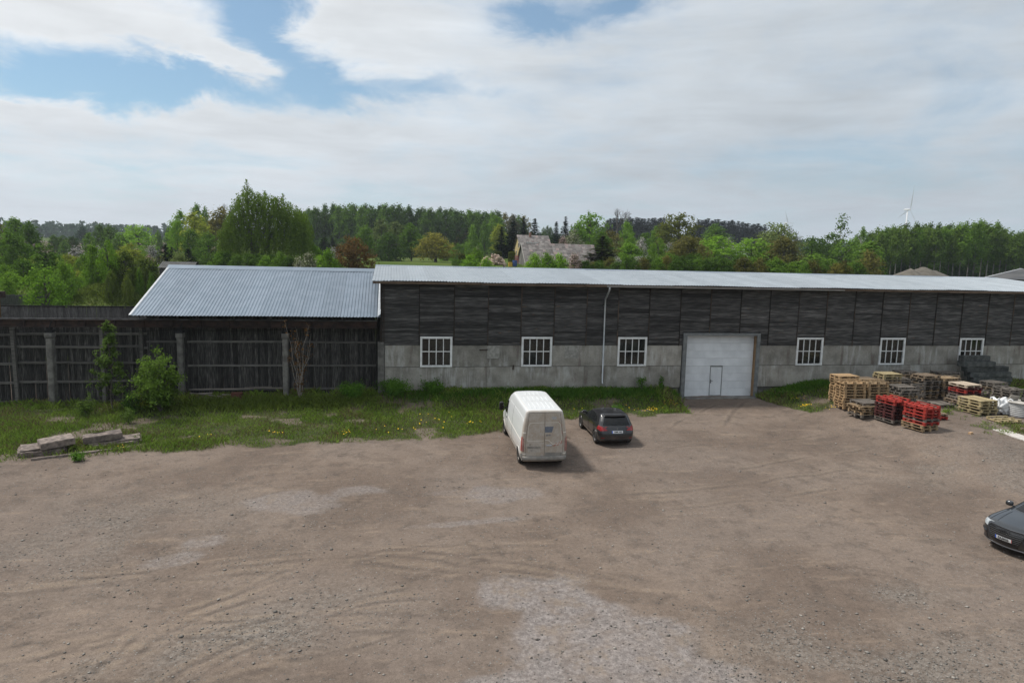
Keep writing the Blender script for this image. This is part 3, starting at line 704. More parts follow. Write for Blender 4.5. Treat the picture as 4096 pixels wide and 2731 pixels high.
def build_wh_roof():
    e = (39.02, 6.42); r = (47.95, 7.12)
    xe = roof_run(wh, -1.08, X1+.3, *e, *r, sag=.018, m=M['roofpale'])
    b = MB(); x = -1.08
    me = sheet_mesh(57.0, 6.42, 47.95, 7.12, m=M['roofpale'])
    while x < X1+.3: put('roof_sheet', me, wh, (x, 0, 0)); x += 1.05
    b = MB(); b.prism([(47.6, 7.105), (47.95, 7.165), (48.3, 7.105), (47.95, 7.15)], 0, -1.1, xe); b.build('ridge_cap', M['roof'], wh)
    n = 8; L = (xe+1.05)/n
    for k in range(n):
        a = -1.05+k*L
        box('fascia_board', (a+L/2, 39.10, 6.325+random.uniform(-.012, .012)), (L-.02, .03, .13), M['fascia'], wh, (0, random.uniform(-.002, .002), 0))
    b = MB(); b.add([(-1.02, 39.10, 6.36), (-1.02, 47.9, 7.06), (-1.0, 47.9, 7.06), (-1.0, 39.10, 6.36), (-1.02, 39.10, 6.22), (-1.02, 47.9, 6.92), (-1.0, 47.9, 6.92), (-1.0, 39.10, 6.22)],
                    [(0, 1, 2, 3), (4, 7, 6, 5), (0, 4, 5, 1), (3, 2, 6, 7), (0, 3, 7, 4), (1, 5, 6, 2)]); b.build('barge_board', M['fascia'], wh)
    b = MB(); b.add([(X0-.4, 39.12, 6.27), (xe, 39.12, 6.27), (xe, WY+.1, 6.31), (X0-.4, WY+.1, 6.31)], [(0, 1, 2, 3)]); b.build('soffit', M['batten'], wh)
    # gutter and downpipe
    v = []; f = []; N = 9; gx0, gx1 = 12.62, 28.2
    for x, zo in ((gx0, -.03), (gx1, .03)):
        for rr in (.075, .070):
            for k in range(N):
                t = math.pi+math.pi*k/(N-1); v.append((x, 38.985+rr*math.cos(t), 6.33+zo*0+rr*math.sin(t)))
    for k in range(N-1):
        f += [(k, k+1, 2*N+k+1, 2*N+k), (N+k+1, N+k, 3*N+k, 3*N+k+1)]
    b = MB(); b.add(v, f); gt = b.build('gutter', M['zinc'], wh, smooth=True)
    b = MB(); b.tube([(12.74, 38.985, 6.27), (12.74, 38.985, 6.10), (12.70, 39.30, 5.72), (12.70, 39.58, 5.52), (12.70, 39.60, 5.2), (12.70, 39.58, .52), (12.70, 39.52, .42), (12.70, 39.42, .37)], .052, 10)
    dp = b.build('downpipe', M['zinc'], wh, smooth=True)
    for z in (.9, 2.3, 3.9, 5.1): box('pipe_bracket', (12.70, 39.63, z), (.13, .06, .025), M['zinc'], dp)
build_wh_roof()

# ------------------------------------------------------------------ open shed at its side
sh = thing('storage_shed', 'low timber shed with corrugated metal roof adjoining the warehouse end', 'shed', (0, 0, 0))
def planks(parent, x0, x1, y, z0, z1, m, rng, wob=.05, name='plank'):
    x = x0
    while x < x1:
        w = rng.choice((.13, .15, .15, .17)); t = z1+rng.uniform(-wob, wob); t = round(t*20)/20
        gap = .004 if rng.random() < .9 else .022
        o = box(name, (x+w/2, y+rng.uniform(-.012, .012), (z0+t)/2), (w-gap, .028, round(t-z0, 2)), m, parent, (rng.uniform(-.006, .006), rng.uniform(-.004, .004), 0))
        x += w
def build_shed():
    rng = random.Random(9)
    e = (39.0, 4.37); r = (46.05, 6.87)
    roof_run(sh, -13.72, -.8, *e, *r, pitch=13.1/72, sag=.01)
    me = sheet_mesh(53.1, 4.37, 46.05, 6.87, 13.1/12, 13.1/72); x = -13.72
    while x < -.8: put('roof_sheet', me, sh, (x, 0, 0)); x += 13.1/12
    b = MB(); b.prism([(45.55, 6.72), (46.05, 6.93), (46.55, 6.72), (46.05, 6.91)], 0, -13.75, -.66); b.build('ridge_cap', M['roof'], sh)
    # upturned flashing at the warehouse corner and rake trim at the free end
    b = MB(); b.add([(-.78, 39.02, 4.41), (-.62, 39.02, 4.55), (-.62, 46.0, 7.0), (-.78, 46.0, 6.90)], [(0, 1, 2, 3)]); b.build('flashing', M['zinc'], sh)
    b = MB(); b.add([(-13.74, 39.0, 4.40), (-13.74, 46.05, 6.90), (-13.62, 46.05, 6.91), (-13.62, 39.0, 4.41), (-13.74, 39.0, 4.27), (-13.74, 46.05, 6.77)], [(0, 1, 2, 3), (0, 4, 5, 1)]); b.build('rake_trim', M['zinc'], sh)
    for k in range(14):
        x = -13.3+k*.96; s = (6.87-4.37)/(46.05-39.0)
        b = MB(); b.add([(x, 39.08, 4.36), (x+.06, 39.08, 4.36), (x+.06, 46.0, 4.36+s*6.92), (x, 46.0, 4.36+s*6.92), (x, 39.08, 4.22), (x+.06, 39.08, 4.22), (x+.06, 46.0, 4.22+s*6.92), (x, 46.0, 4.22+s*6.92)],
                        [(0, 1, 2, 3), (7, 6, 5, 4), (0, 4, 5, 1), (1, 5, 6, 2), (3, 7, 4, 0)]); b.build('rafter', M['plank'], sh)
    planks(sh, -13.4, -.66, 40.62, -.75, 4.55, M['plank'], rng)
    for z in (2.77, 1.41, .03):
        for a, c in ((-13.4, -11.6), (-11.3, -6.05), (-5.75, -.9)):
            box('rail', ((a+c)/2, 40.56, z+rng.uniform(-.04, .04)), (c-a, .09, .11), M['girt'], sh, (0, rng.uniform(-.006, .006), 0))
    b = MB(); b.box(-13.3, -13.2, 40.7, 52.6, -.7, 4.3); b.build('end_wall', M['plank'], sh)
    box('back_wall', (-7.2, 52.55, 1.7), (12.0, .08, 5.0), M['plank_back'], sh)
build_shed()

# ------------------------------------------------------------------ plank fence left of the shed
pf = thing('plank_fence', 'tall dark vertical plank fence with grey rails left of the shed', 'fence')
def build_fence():
    rng = random.Random(12)
    planks(pf, -27.0, -13.42, 40.62, -.95, 3.72, M['plank'], rng, .08)
    for z in (3.19, 2.47, 1.58, .54, -.50):
        for a, c in ((-27, -24.1), (-23.9, -20.05), (-19.9, -15.7), (-15.55, -13.7), (-13.6, -13.35)):
            box('rail', ((a+c)/2, 40.53, z+rng.uniform(-.05, .05)), (c-a, .10, .12), M['girt'], pf, (rng.uniform(-.05, .05), rng.uniform(-.01, .01), 0))
    for x, y in ((-24.0, 40.36), (-19.97, 40.36), (-15.62, 40.36), (-13.62, 40.36)):
        box('post', (x, y, 1.3), (.17, .16, 4.7), M['girt'], pf, (.01, rng.uniform(-.012, .012), 0))
build_fence()

# ------------------------------------------------------------------ crane runway in front
cr = thing('crane_runway', 'rusty steel crane beam carried on pale concrete columns before the planks', 'crane runway')
def build_runway():
    Y = 39.75; zb, zt = 3.66, 4.06; x0, x1 = -30.0, -.82
    n = 5; L = (x1-x0)/n
    for k in range(n):
        a, c = x0+k*L, x0+(k+1)*L-.01; b = MB()
        b.box(a, c, Y-.13, Y+.13, zt-.035, zt); b.box(a, c, Y-.13, Y+.13, zb, zb+.035); b.box(a, c, Y-.02, Y+.02, zb+.035, zt-.035)
        for j in range(4): b.box(a+L*(j+.5)/4-.01, a+L*(j+.5)/4+.01, Y-.12, Y+.12, zb+.035, zt-.035)
        b.build('beam', M['rust'], cr)
    box('rail', ((x0+x1)/2, Y, zt+.035), (x1-x0, .07, .07), M['steel'], cr)
    for x in (-24.1, -17.9, -11.42, -5.89):
        zg = gz(x, Y)-.3; tall = 3.36
        b = MB(); b.prism([(x-.145, Y-.18), (x-.09, Y-.22), (x+.09, Y-.22), (x+.145, Y-.18), (x+.145, Y+.18), (x-.145, Y+.18)], 2, zg, tall-.32)
        c = b.build('column', M['concrete'], cr)
        b = MB(); b.v = []; 
        b.add([(x-.145, Y-.2, tall-.32), (x+.145, Y-.2, tall-.32), (x+.145, Y+.18, tall-.32), (x-.145, Y+.18, tall-.32), (x-.18, Y-.25, tall-.2), (x+.18, Y-.25, tall-.2), (x+.18, Y+.25, tall-.2), (x-.18, Y+.25, tall-.2),
               (x-.18, Y-.25, tall), (x+.18, Y-.25, tall), (x+.18, Y+.25, tall), (x-.18, Y+.25, tall)],
              [(3, 2, 1, 0), (8, 9, 10, 11), (0, 1, 5, 4), (1, 2, 6, 5), (2, 3, 7, 6), (3, 0, 4, 7), (4, 5, 9, 8), (5, 6, 10, 9), (6, 7, 11, 10), (7, 4, 8, 11)])
        b.build('capital', M['concrete'], c)
        b = MB(); b.box(x-.16, x+.16, Y-.2, Y+.2, tall, tall+.14); b.box(x-.1, x+.1, Y-.15, Y+.15, tall+.14, zb); b.obox((x+.10, Y-.17, tall+.36), (.05, .04, .55), Matrix.Rotation(.35, 3, 'Y')); b.build('bracket', M['dark'], c)
    # slack cable under the beam
    b = MB(); xs = (-30, -24.1, -17.9, -15.6, -11.42, -5.89, -.9)
    for a, c in zip(xs[:-1], xs[1:]):
        pts = [(a+(c-a)*t/10, Y-.2, 3.62-.14*(1-((t-5)/5)**2)) for t in range(11)]; b.tube(pts, .012, 5)
    b.build('cable', M['dark'], cr)
build_runway()

# ------------------------------------------------------------------ fences behind
bf = thing('back_plank_fence', 'grey plank fence behind the crane beam left of the shed roof', 'fence')
def build_back_fences():
    rng = random.Random(3)
    planks(bf, -29.3, -12.2, 52.6, .2, 3.70, M['plank_back'], rng, .03)
    box('cap_rail', (-20.8, 52.58, 3.74), (17.2, .12, .07), M['dark'], bf)
    df = thing('diagonal_board_fence', 'weathered board fence running away behind the grassy mound', 'fence')
    p0, p1 = Vector((-37, 61.0, 0)), Vector((-33.6, 92, 0)); n = 26
    for k in range(n):
        a, c = p0.lerp(p1, k/n), p0.lerp(p1, (k+1)/n); d = (c-a); ang = math.atan2(d.y, d.x); mid = (a+c)/2
        zt = 3.15+.1*math.sin(k); zb = tz(mid.x, mid.y)-.3
        box('fence_panel', (mid.x, mid.y, (zt+zb)/2), (d.length-.05, .06, round(zt-zb, 1)), M['plank_back'], df, (0, 0, ang))
    gl = thing('gantry_leg', 'rust-orange steel gantry leg at the left picture edge behind the fence', 'gantry', (-24.45, 48.0, 0))
    b = MB(); b.box(-.07, .07, -.07, .07, -1.0, 4.6); b.build('leg', mat('orange_rust', (.16, .075, .025), (.09, .045, .02), 4.0), gl)
    b = MB(); b.box(-.5, .35, -.2, .2, 4.6, 5.0); b.build('end_carriage', M['rust'], gl)
    b = MB(); b.box(.14, .5, -.05, .05, 3.3, 4.0); b.build('control_box', M['steel'], gl)
    hm = mat('dull_corrugated', (.06, .062, .06), (.095, .097, .095), 2.0, rough=.8)
    cc = thing('small_hut', 'grey corrugated hut roof just behind the left end of the shed ridge', 'hut', (-17.9, 63, 0))
    put('roof_sheet', sheet_mesh(-1.3, 6.30, .0, 6.80, 2.8, .175, m=hm), cc, (-1.4, 0, 0))
    put('roof_sheet', sheet_mesh(1.3, 6.30, .0, 6.80, 2.8, .175, m=hm), cc, (-1.4, 0, 0))
    b = MB(); b.box(-1.3, 1.3, -1.1, 1.1, -1.2, 6.35); b.build('wall', M['plank_back'], cc)
build_back_fences()
# ------------------------------------------------------------------ vehicles
def car_paint(name, c, rough=.35, metal=.0, coat=.6, dirt=None, dz=(.2, 1.2), dirt_rear=0.0, rear_x=2.6):
    m, q = newmat(name); tc = q.n('ShaderNodeTexCoord').outputs['Object']
    col = q.mix(0.0, c, c); ro = rough
    if dirt:
        x, y, z = q.n('ShaderNodeSeparateXYZ', {0: tc}).outputs
        nz = q.noise(tc, 2.5, 6.0, .6); nf = q.noise(tc, 14.0, 4.0)
        k = q.ramp(q.m('ADD', z, q.m('MULTIPLY', q.m('SUBTRACT', nz, .5), .5)), dz[0], dz[1], .85, 0.0)
        if dirt_rear:
            rx = q.ramp(x, rear_x, rear_x+.25, 0.0, dirt_rear)
            k = q.m('MAXIMUM', k, q.m('MULTIPLY', rx, q.ramp(nz, .2, .6, .75, 1.0)))
        k = q.m('MULTIPLY', k, q.ramp(nf, .2, .7, .88, 1.0))
        col = q.mix(k, col, dirt)
        ro = q.m('ADD', rough, q.m('MULTIPLY', k, .5))
    b = q.n('ShaderNodeBsdfPrincipled', {'Base Color': col, 'Roughness': ro, 'Metallic': metal, 'Coat Weight': coat, 'Coat Roughness': .08})
    finish(q, b.outputs[0]); return m
M['tyre'] = mat('tyre_rubber', (.018, .017, .016), (.05, .045, .04), 6.0, rough=.9)
M['rim'] = mat('alloy_rim', (.42, .42, .43), (.5, .5, .5), 4.0, rough=.35, metal=.7)
M['steelrim'] = mat('dusty_steel_rim', (.28, .25, .22), (.38, .35, .31), 6.0, rough=.7)
M['carglass'] = mat('car_glass', (.007, .008, .009), rough=.06, spec=.35)
M['blackplastic'] = mat('black_plastic', (.02, .02, .021), (.035, .035, .035), 8.0, rough=.6)
M['redlens'] = mat('red_lens', (.30, .012, .014), (.22, .01, .012), 6.0, rough=.15, coat=.6)
M['clearlens'] = mat('clear_lens', (.45, .48, .5), (.3, .33, .35), 9.0, rough=.12, coat=.6)
M['plate'] = mat('plate_white', (.68, .69, .70), rough=.5)
M['plateblue'] = mat('plate_blue', (.02, .08, .42), rough=.5)
M['platered'] = mat('plate_red', (.5, .05, .04), rough=.5)
M['ink'] = mat('plate_ink', (.015, .015, .016), rough=.6)
M['chrome'] = mat('chrome', (.6, .6, .62), rough=.15, metal=1.0)

def resample(keys, n):
    K = np.array(keys, float)
    d = np.sqrt(((np.diff(K[:, :4], axis=0)*np.array([1.2, 1, 1, 1]))**2).sum(1)); t = np.r_[0, np.cumsum(d)]; u = np.linspace(0, t[-1], n)
    A = np.stack([np.interp(u, t, K[:, i]) for i in range(K.shape[1])], 1)
    for _ in range(2):
        B = A.copy(); B[1:-1] = .25*A[:-2]+.5*A[1:-1]+.25*A[2:]; A = B
    return A
def shell(keys, nl=90, ns=70, tf=.06, tr=.03):
    """closed body skin from plan outlines stacked in height"""
    A = resample(keys, nl); rings = []
    for z, xf, xr, w, rfx, rfy, rrx, rry, bf, br in A:
        rfy = min(rfy, w*.9); rry = min(rry, w*.9); pts = []
        for k in range(8):
            y = (w-rfy)*k/8; pts.append((xf+bf*(y/w)**2, y))
        c0 = xf+bf*((w-rfy)/w)**2+rfx
        for k in range(9):
            t = math.pi/2*k/8; pts.append((c0-rfx*math.cos(t), w-rfy+rfy*math.sin(t)))
        c1 = xr-br*((w-rry)/w)**2-rrx
        for k in range(1, ns): pts.append((c0+(c1-c0)*k/ns, w))
        for k in range(9):
            t = math.pi/2*k/8; pts.append((c1+rrx*math.sin(t), w-rry+rry*math.cos(t)))
        for k in range(7, -1, -1):
            y = (w-rry)*k/8; pts.append((xr-br*(y/w)**2, y))
        x0, x1 = keys[2][1], keys[2][2]; mid, half = (x0+x1)/2, (x1-x0)/2
        pts = [(x, y*(1-(tf if x < mid else tr)*abs((x-mid)/half)**2.5)) for x, y in pts]
        ring = [(x, y, z) for x, y in pts]+[(x, -y, z) for x, y in pts[-2:0:-1]]
        rings.append(ring)
    n = len(rings[0]); V = [p for r in rings for p in r]; F = []
    for j in range(nl-1):
        for i in range(n):
            F.append((j*n+i, (j+1)*n+i, (j+1)*n+(i+1) % n, j*n+(i+1) % n))
    F.append(tuple((nl-1)*n+i for i in range(n-1, -1, -1)))
    F.append(tuple(range(n)))
    F = [tuple(reversed(f)) for f in F]
    return V, F
def pod(b, c, size, rz=0.0):
    """rounded mirror housing"""
    r = Matrix.Rotation(rz, 3, 'Z'); v = []; f = []; n, m = 12, 8
    for i in range(m+1):
        t = math.pi*i/m-math.pi/2
        for k in range(n):
            a = 2*math.pi*k/n; cx = math.copysign(abs(math.cos(a))**.6, math.cos(a)); sy = math.copysign(abs(math.sin(a))**.6, math.sin(a)); ct = abs(math.cos(t))**.6
            v.append(Vector(c)+r @ Vector((cx*ct*size[0]/2, sy*ct*size[1]/2, math.copysign(abs(math.sin(t))**.7, math.sin(t))*size[2]/2)))
    for i in range(m):
        for k in range(n): f.append((i*n+k, i*n+(k+1) % n, (i+1)*n+(k+1) % n, (i+1)*n+k))
    return b.add(v, f)
class Car:
    def __init__(s, name, label, cat, keys, loc, rz, paint, wheels, wr, ww, wy, pitch=0.0, **kw):
        s.root = thing(name, label, cat, loc, rz); s.root.rotation_euler = (0, pitch, rz); s.paint = paint
        V, F = shell(keys, **kw)
        s.bvh = BVHTree.FromPolygons([Vector(v) for v in V], F)
        arch = []
        for f in F:
            c = sum((Vector(V[i]) for i in f), Vector())/len(f)
            if len(f) == 4 and abs(c.y) > wy-ww*.9 and any((c.x-wx)**2+(c.z-wr)**2 < (wr+.055)**2 for wx in wheels): continue
            arch.append(f)
        me = bpy.data.meshes.new('body'); me.from_pydata(V, [], arch); me.update(); me.materials.append(paint); me.shade_smooth()
        s.body = put('body', me, s.root)
        b = MB()
        for wx in wheels: b.box(wx-wr-.06, wx+wr+.06, -wy+.02, wy-.02, wr*.7, wr*2+.08)
        b.build('wheel_well', M['blackplastic'], s.root)
        for wx in wheels:
            for sd_ in (-1, 1):
                r0 = wr+.05; pts = []
                for k in range(15):
                    t = math.pi*(-.12+1.24*k/14); P = Vector((wx+r0*math.cos(t), sd_*3, wr+r0*math.sin(t)))
                    h = s.bvh.ray_cast(P, Vector((0, -sd_, 0)), 5)
                    if h[0] is not None: pts.append(h[0]+Vector((0, sd_*.002, 0)))
                if len(pts) > 3: MB().tube(pts, .022, 6).build('wheel_arch_trim', kw.get('trim', paint) if False else paint, s.body, smooth=True)
    def wheel(s, x, y, r, w, spokes=10, rim='rim'):
        sg = 1 if y > 0 else -1
        t = MB().lathe([(r*.66, -w/2), (r*.9, -w/2), (r*.985, -w*.36), (r, -w*.2), (r, w*.2), (r*.985, w*.36), (r*.9, w/2), (r*.66, w/2), (r*.62, 0), (r*.66, -w/2)], 32, 1, (x, y, r))
        tyre = t.build('wheel', M['tyre'], s.root, smooth=True)
        b = MB().lathe([(r*.67, -w*.42*sg*-1), (r*.6, sg*w*.30), (r*.58, sg*w*.08), (.01, sg*w*.06)], 28, 1, (x, y, r))
        if spokes:
            for k in range(spokes):
                a = 2*math.pi*k/spokes; m_ = Matrix.Rotation(-a, 3, 'Y')
                b.obox((x+math.cos(a)*r*.35, y+sg*w*.30, r+math.sin(a)*r*.35), (r*.56, w*.10, r*.085), m_)
            b.lathe([(r*.67, sg*w*.44), (r*.6, sg*w*.44), (r*.6, sg*w*.1)], 28, 1, (x, y, r))
        else:
            b.lathe([(r*.6, sg*w*.25), (r*.42, sg*w*.32), (r*.3, sg*w*.2), (r*.16, sg*w*.36), (.005, sg*w*.37)], 28, 1, (x, y, r))
        b.build('rim', M[rim], tyre, smooth=not spokes)
        if spokes:
            MB().lathe([(r*.6, sg*w*.06), (.01, sg*w*.06)], 20, 1, (x, y, r)).build('brake_disc', M['blackplastic'], tyre)
    def hit(s, p, d):
        d = Vector(d).normalized(); h = s.bvh.ray_cast(Vector(p), d, 20)
        return h[0], h[1]
    def proj(s, p, face, off=.006):
        """point on the skin: face 'L'/'R' (x,z), 'B'/'F' (y,z), 'T' (x,y)"""
        a, b = p
        o, d = {'L': ((a, -4, b), (0, 1, 0)), 'R': ((a, 4, b), (0, -1, 0)), 'B': ((6, a, b), (-1, 0, 0)), 'F': ((-6, a, b), (1, 0, 0)), 'T': ((a, b, 5), (0, 0, -1))}[face]
        h, n = s.hit(o, d)
        if h is None: return None
        return h-Vector(d)*off
    def patch(s, name, quad, face, m, off=.006, nu=10, nv=6, parent=None, smooth=True):
        a, b, c, d = [Vector(q) for q in quad]; V = []
        last = None
        for i in range(nu+1):
            for j in range(nv+1):
                u, v = i/nu, j/nv
                P = s.proj((a*(1-u)+b*u)*(1-v)+(d*(1-u)+c*u)*v, face, off)
                if P is None: P = last or Vector((0, 0, 0))
                last = P; V.append(P)
        me = gridmesh(np.array([tuple(p) for p in V]), nu+1, nv+1, m, smooth)
        return put(name, me, parent or s.root)
    def line(s, name, pts, face, m, w=.008, off=.002, n=8, parent=None):
        P = []
        for a, b in zip(pts[:-1], pts[1:]):
            for k in range(n): P.append((a[0]+(b[0]-a[0])*k/n, a[1]+(b[1]-a[1])*k/n))
        P.append(pts[-1]); Q = [s.proj(p, face, off) for p in P]; Q = [q_ for q_ in Q if q_ is not None]
        if len(Q) > 1: return MB().tube(Q, w, 4).build(name, m, parent or s.root)
def text_mesh(txt, size, m, bold=0.0):
    cu = bpy.data.curves.new('lettering', 'FONT'); cu.body = txt; cu.size = size; cu.align_x = 'CENTER'; cu.align_y = 'CENTER'; cu.offset = bold; cu.extrude = .002; cu.resolution_u = 3
    o = bpy.data.objects.new('lettering', cu); COL.objects.link(o)
    bpy.context.view_layer.update()
    me = bpy.data.meshes.new_from_object(o.evaluated_get(bpy.context.evaluated_depsgraph_get()))
    bpy.data.objects.remove(o); me.materials.clear(); me.materials.append(m); return me
def facing(o, p, normal, up=(0, 0, 1), width_scale=1.0):
    """place a flat text so that it reads from outside along normal"""
    z = Vector(normal).normalized(); x = Vector(up).cross(z).normalized(); y = z.cross(x)
    o.matrix_local = Matrix(((x.x*width_scale, y.x, z.x, p[0]), (x.y*width_scale, y.y, z.y, p[1]), (x.z*width_scale, y.z, z.z, p[2]), (0, 0, 0, 1)))

# ---- white panel van
VP = car_paint('van_white', (.72, .74, .75), .3, 0, .4, dirt=(.33, .27, .21), dz=(.25, 1.35), dirt_rear=.97, rear_x=2.72)
k_ = lambda z, a, b, w, rf=.35, rfy=.35, rr=.12, rry=.12, bf=.15, br=.03: (z, a, b, w, rf, rfy, rr, rry, bf, br)
van_keys = [k_(.28, -2.9, 2.98, .90), k_(.36, -3.02, 3.05, .955), k_(.55, -3.10, 3.06, .985), k_(.8, -3.08, 3.05, .992), k_(1.0, -3.02, 3.045, .99), k_(1.12, -2.78, 3.04, .985),
            k_(1.28, -2.38, 3.03, .975), k_(1.5, -2.12, 3.02, .955), k_(1.9, -1.74, 2.99, .905), k_(2.2, -1.44, 2.965, .845), k_(2.36, -1.2, 2.95, .81, .5, .3, .1, .12), k_(2.43, -1.05, 2.93, .785, .5, .3, .1, .12),
            k_(2.465, -.9, 2.89, .74, .4, .3, .1, .1), k_(2.485, -.7, 2.82, .66, .3, .2, .1, .1), k_(2.50, .2, 1.8, .06, .05, .03, .05, .03)]
vx, vy = 6.42, 30.42
van = Car('panel_van', 'dusty white panel van with rear doors towards the yard, parked by the grass', 'van', van_keys, (vx, vy, gz(vx, vy)+.012), rad(-91.2), VP, (-2.18, 2.2), .345, .21, .985, pitch=.024, nl=110, ns=90, tf=.05, tr=.01)
def build_van():
    c = van; dirty = mat('dusty_grey_plastic', (.19, .18, .165), (.27, .25, .225), 5.0, rough=.85)
    for x in (-2.18, 2.2):
        for y in (-.87, .87): c.wheel(x, y, .345, .21, 0, 'steelrim')
    seam = mat('door_gap', (.05, .045, .04), rough=.9); ridge = mat('pressed_edge', (.62, .58, .52), rough=.5)
    # rear doors
    c.line('door_gap', [(0, .43), (0, 2.40)], 'B', seam, .008)
    for sg in (-1, 1):
        c.line('door_gap', [(sg*.80, .45), (sg*.80, 1.3), (sg*.66, 2.38)], 'B', seam, .006)
    c.line('door_gap', [(-.66, 2.385), (.66, 2.385)], 'B', seam, .006)
    # pressed panel edges; -y is the van's left side, seen at the left
    c.line('pressed_edge', [(-.72, 1.18), (-.70, 1.80), (-.62, 1.95), (-.03, 1.97)], 'B', ridge, .012)
    c.line('pressed_edge', [(-.72, 1.18), (-.04, 1.20)], 'B', ridge, .010)
    c.line('pressed_edge', [(.03, 1.97), (.60, 1.97), (.68, 1.85), (.74, 1.25), (.66, 1.06), (.34, 1.05), (.2, 1.2), (.03, 1.22)], 'B', ridge, .012)
    # lower right painted strip, plate with its lamp housing, handle, emblem
    c.patch('sill_panel', [(.03, .50), (.77, .50), (.76, .68), (.03, .70)], 'B', dirty, .006)
    c.patch('number_plate', [(-.70, .71), (-.19, .71), (-.19, .86), (-.70, .86)], 'B', mat('dusty_plate', (.36, .33, .295), (.42, .39, .35), 12.0, rough=.8), .012)
    c.patch('plate_lamp_housing', [(-.74, .88), (-.16, .88), (-.17, .96), (-.73, .96)], 'B', dirty, .025)
    P = c.proj((-.445, .785), 'B', .016); o = put('plate_lettering', text_mesh('HP', .09, mat('dusty_ink', (.25, .23, .21), rough=.9), .002), c.root); facing(o, P-Vector((0, .12, 0)), (1, 0, 0))
    P = c.proj((.19, 1.0), 'B', .03); MB().tube([P+Vector((0, -.12, 0)), P, P+Vector((0, .12, .0))], .022, 6).build('rear_handle', M['chrome'], c.root)
    P = c.proj((-.62, 1.04), 'B', .01); b = MB(); b.prism([(-.03, 0), (0, -.05), (.03, 0), (0, .05)], 0, 0, .012); b.build('diamond_emblem', dirty, c.root, P)
    c.patch('sticker', [(.31, 2.10), (.51, 2.10), (.50, 2.22), (.30, 2.22)], 'B', mat('grey_sticker', (.30, .30, .31), (.4, .4, .4), 20.0, rough=.8), .004)
    # company panel cut off at the door gap
    bluegrey = mat('faded_blue_print', (.115, .135, .175), (.15, .165, .20), 8.0, rough=.8)
    lg = c.patch('company_panel', [(.012, 1.55), (.31, 1.55), (.38, 1.80), (.012, 1.80)], 'B', bluegrey, .004)
    P = c.proj((.15, 1.675), 'B', .009); o = put('lettering', text_mesh('TP', .20, mat('dusty_white_print', (.48, .45, .41), rough=.9), .008), lg); facing(o, P, (1, 0, 0), width_scale=1.0); o.matrix_local = o.matrix_local @ Matrix.Shear('XZ', 4, (.0, 0)) if False else o.matrix_local
    P = c.proj((.17, 1.43), 'B', .009); o = put('lettering', text_mesh('60 01', .085, bluegrey, .002), lg); facing(o, P, (1, 0, 0), width_scale=1.15)
    # worn red and white warning stripes
    red = mat('faded_red_print', (.34, .17, .145), (.40, .24, .2), 9.0, rough=.85)
    for q in ([(.36, .94), (.44, .94), (.56, 1.10), (.48, 1.10)], [(.53, .98), (.60, .98), (.70, 1.13), (.63, 1.13)], [(.66, 1.05), (.74, 1.05), (.765, 1.2), (.70, 1.2)], [(.735, 1.5), (.775, 1.45), (.765, 1.6), (.725, 1.65)],
              [(.72, 1.8), (.755, 1.75), (.74, 1.9), (.705, 1.95)], [(.60, 2.02), (.65, 2.0), (.655, 1.97), (.61, 1.98)]):
        c.patch('warning_stripe', q, 'B', red, .004, 3, 3)
    # tall corner lamps
    for sg in (-1, 1):
        l = c.patch('tail_light', [(sg*.87, .74), (sg*.955, .74), (sg*.945, 1.30), (sg*.87, 1.30)], 'B', mat('dusty_red_lens', (.24, .12, .105), (.33, .2, .175), 5.0, rough=.5), .014)
        face = 'R' if sg > 0 else 'L'
        c.patch('tail_light', [(2.86, .76), (2.99, .76), (2.98, 1.36), (2.89, 1.36)], face, mat('red_lens_side', (.30, .06, .05), (.4, .14, .11), 5.0, rough=.4), .010)
        for z in (.62, 1.52): c.patch('hinge', [(sg*.80, z), (sg*.93, z), (sg*.93, z+.05), (sg*.80, z+.05)], 'B', ridge, .022, 3, 2)
    # bumper
    pts = []
    for y in np.linspace(-.97, .97, 25):
        P = c.proj((y*.985, .47), 'B', .02)
        if P is not None: pts.append(P)
    b = MB()
    v = []; f = []
    for P in pts:
        e = 1-.12*abs(P.y)
        v += [(P.x+.06, P.y, .36), (P.x+.085, P.y, .42), (P.x+.085, P.y, .50), (P.x+.05, P.y, .54), (P.x-.06, P.y, .545), (P.x-.05, P.y, .35)]
    for i in range(len(pts)-1):
        for k in range(6): f.append((i*6+k, i*6+(k+1) % 6, (i+1)*6+(k+1) % 6, (i+1)*6+k))
    f += [tuple(range(6)), tuple(range(len(v)-1, len(v)-7, -1))]
    b.add(v, f); b.build('rear_bumper', dirty, c.root, smooth=True)
    for sg in (-1, 1):
        face = 'R' if sg > 0 else 'L'
        c.patch('bumper_corner', [(2.62, .38), (3.02, .38), (3.02, .66), (2.80, .60)], face, dirty, .02)
        c.patch('side_window', [(-1.93, 1.30), (-1.20, 1.28), (-1.16, 1.92), (-1.50, 1.92)], face, M['carglass'], .006)
        c.line('door_gap', [(-1.05, .45), (-1.08, 1.4), (-1.1, 2.02), (-1.4, 2.05)], face, seam, .006)
        c.line('pressed_edge', [(-.9, 1.22), (0, 1.18), (2.0, 1.16), (2.85, 1.16)], face, ridge, .012)
        c.line('pressed_edge', [(-.95, 1.22), (-1.0, 1.9), (-.8, 2.05), (2.5, 2.08), (2.75, 1.98)], face, mat('pressed_edge_white', (.7, .71, .71), rough=.4), .007)
        c.line('side_moulding', [(-1.5, .62), (0, .60), (1.75, .60)], face, dirty, .02)
        c.line('door_gap', [(.35, .45), (.33, 1.2), (.30, 2.1)], face, seam, .005)
        P = c.proj((-1.28, 1.12), face, .02); MB().tube([P+Vector((-.07, 0, 0)), P+Vector((.07, 0, 0))], .018, 6).build('door_handle', M['blackplastic'], c.root)
        # mirror
        P = c.proj((-1.86, 1.42), face, .0)
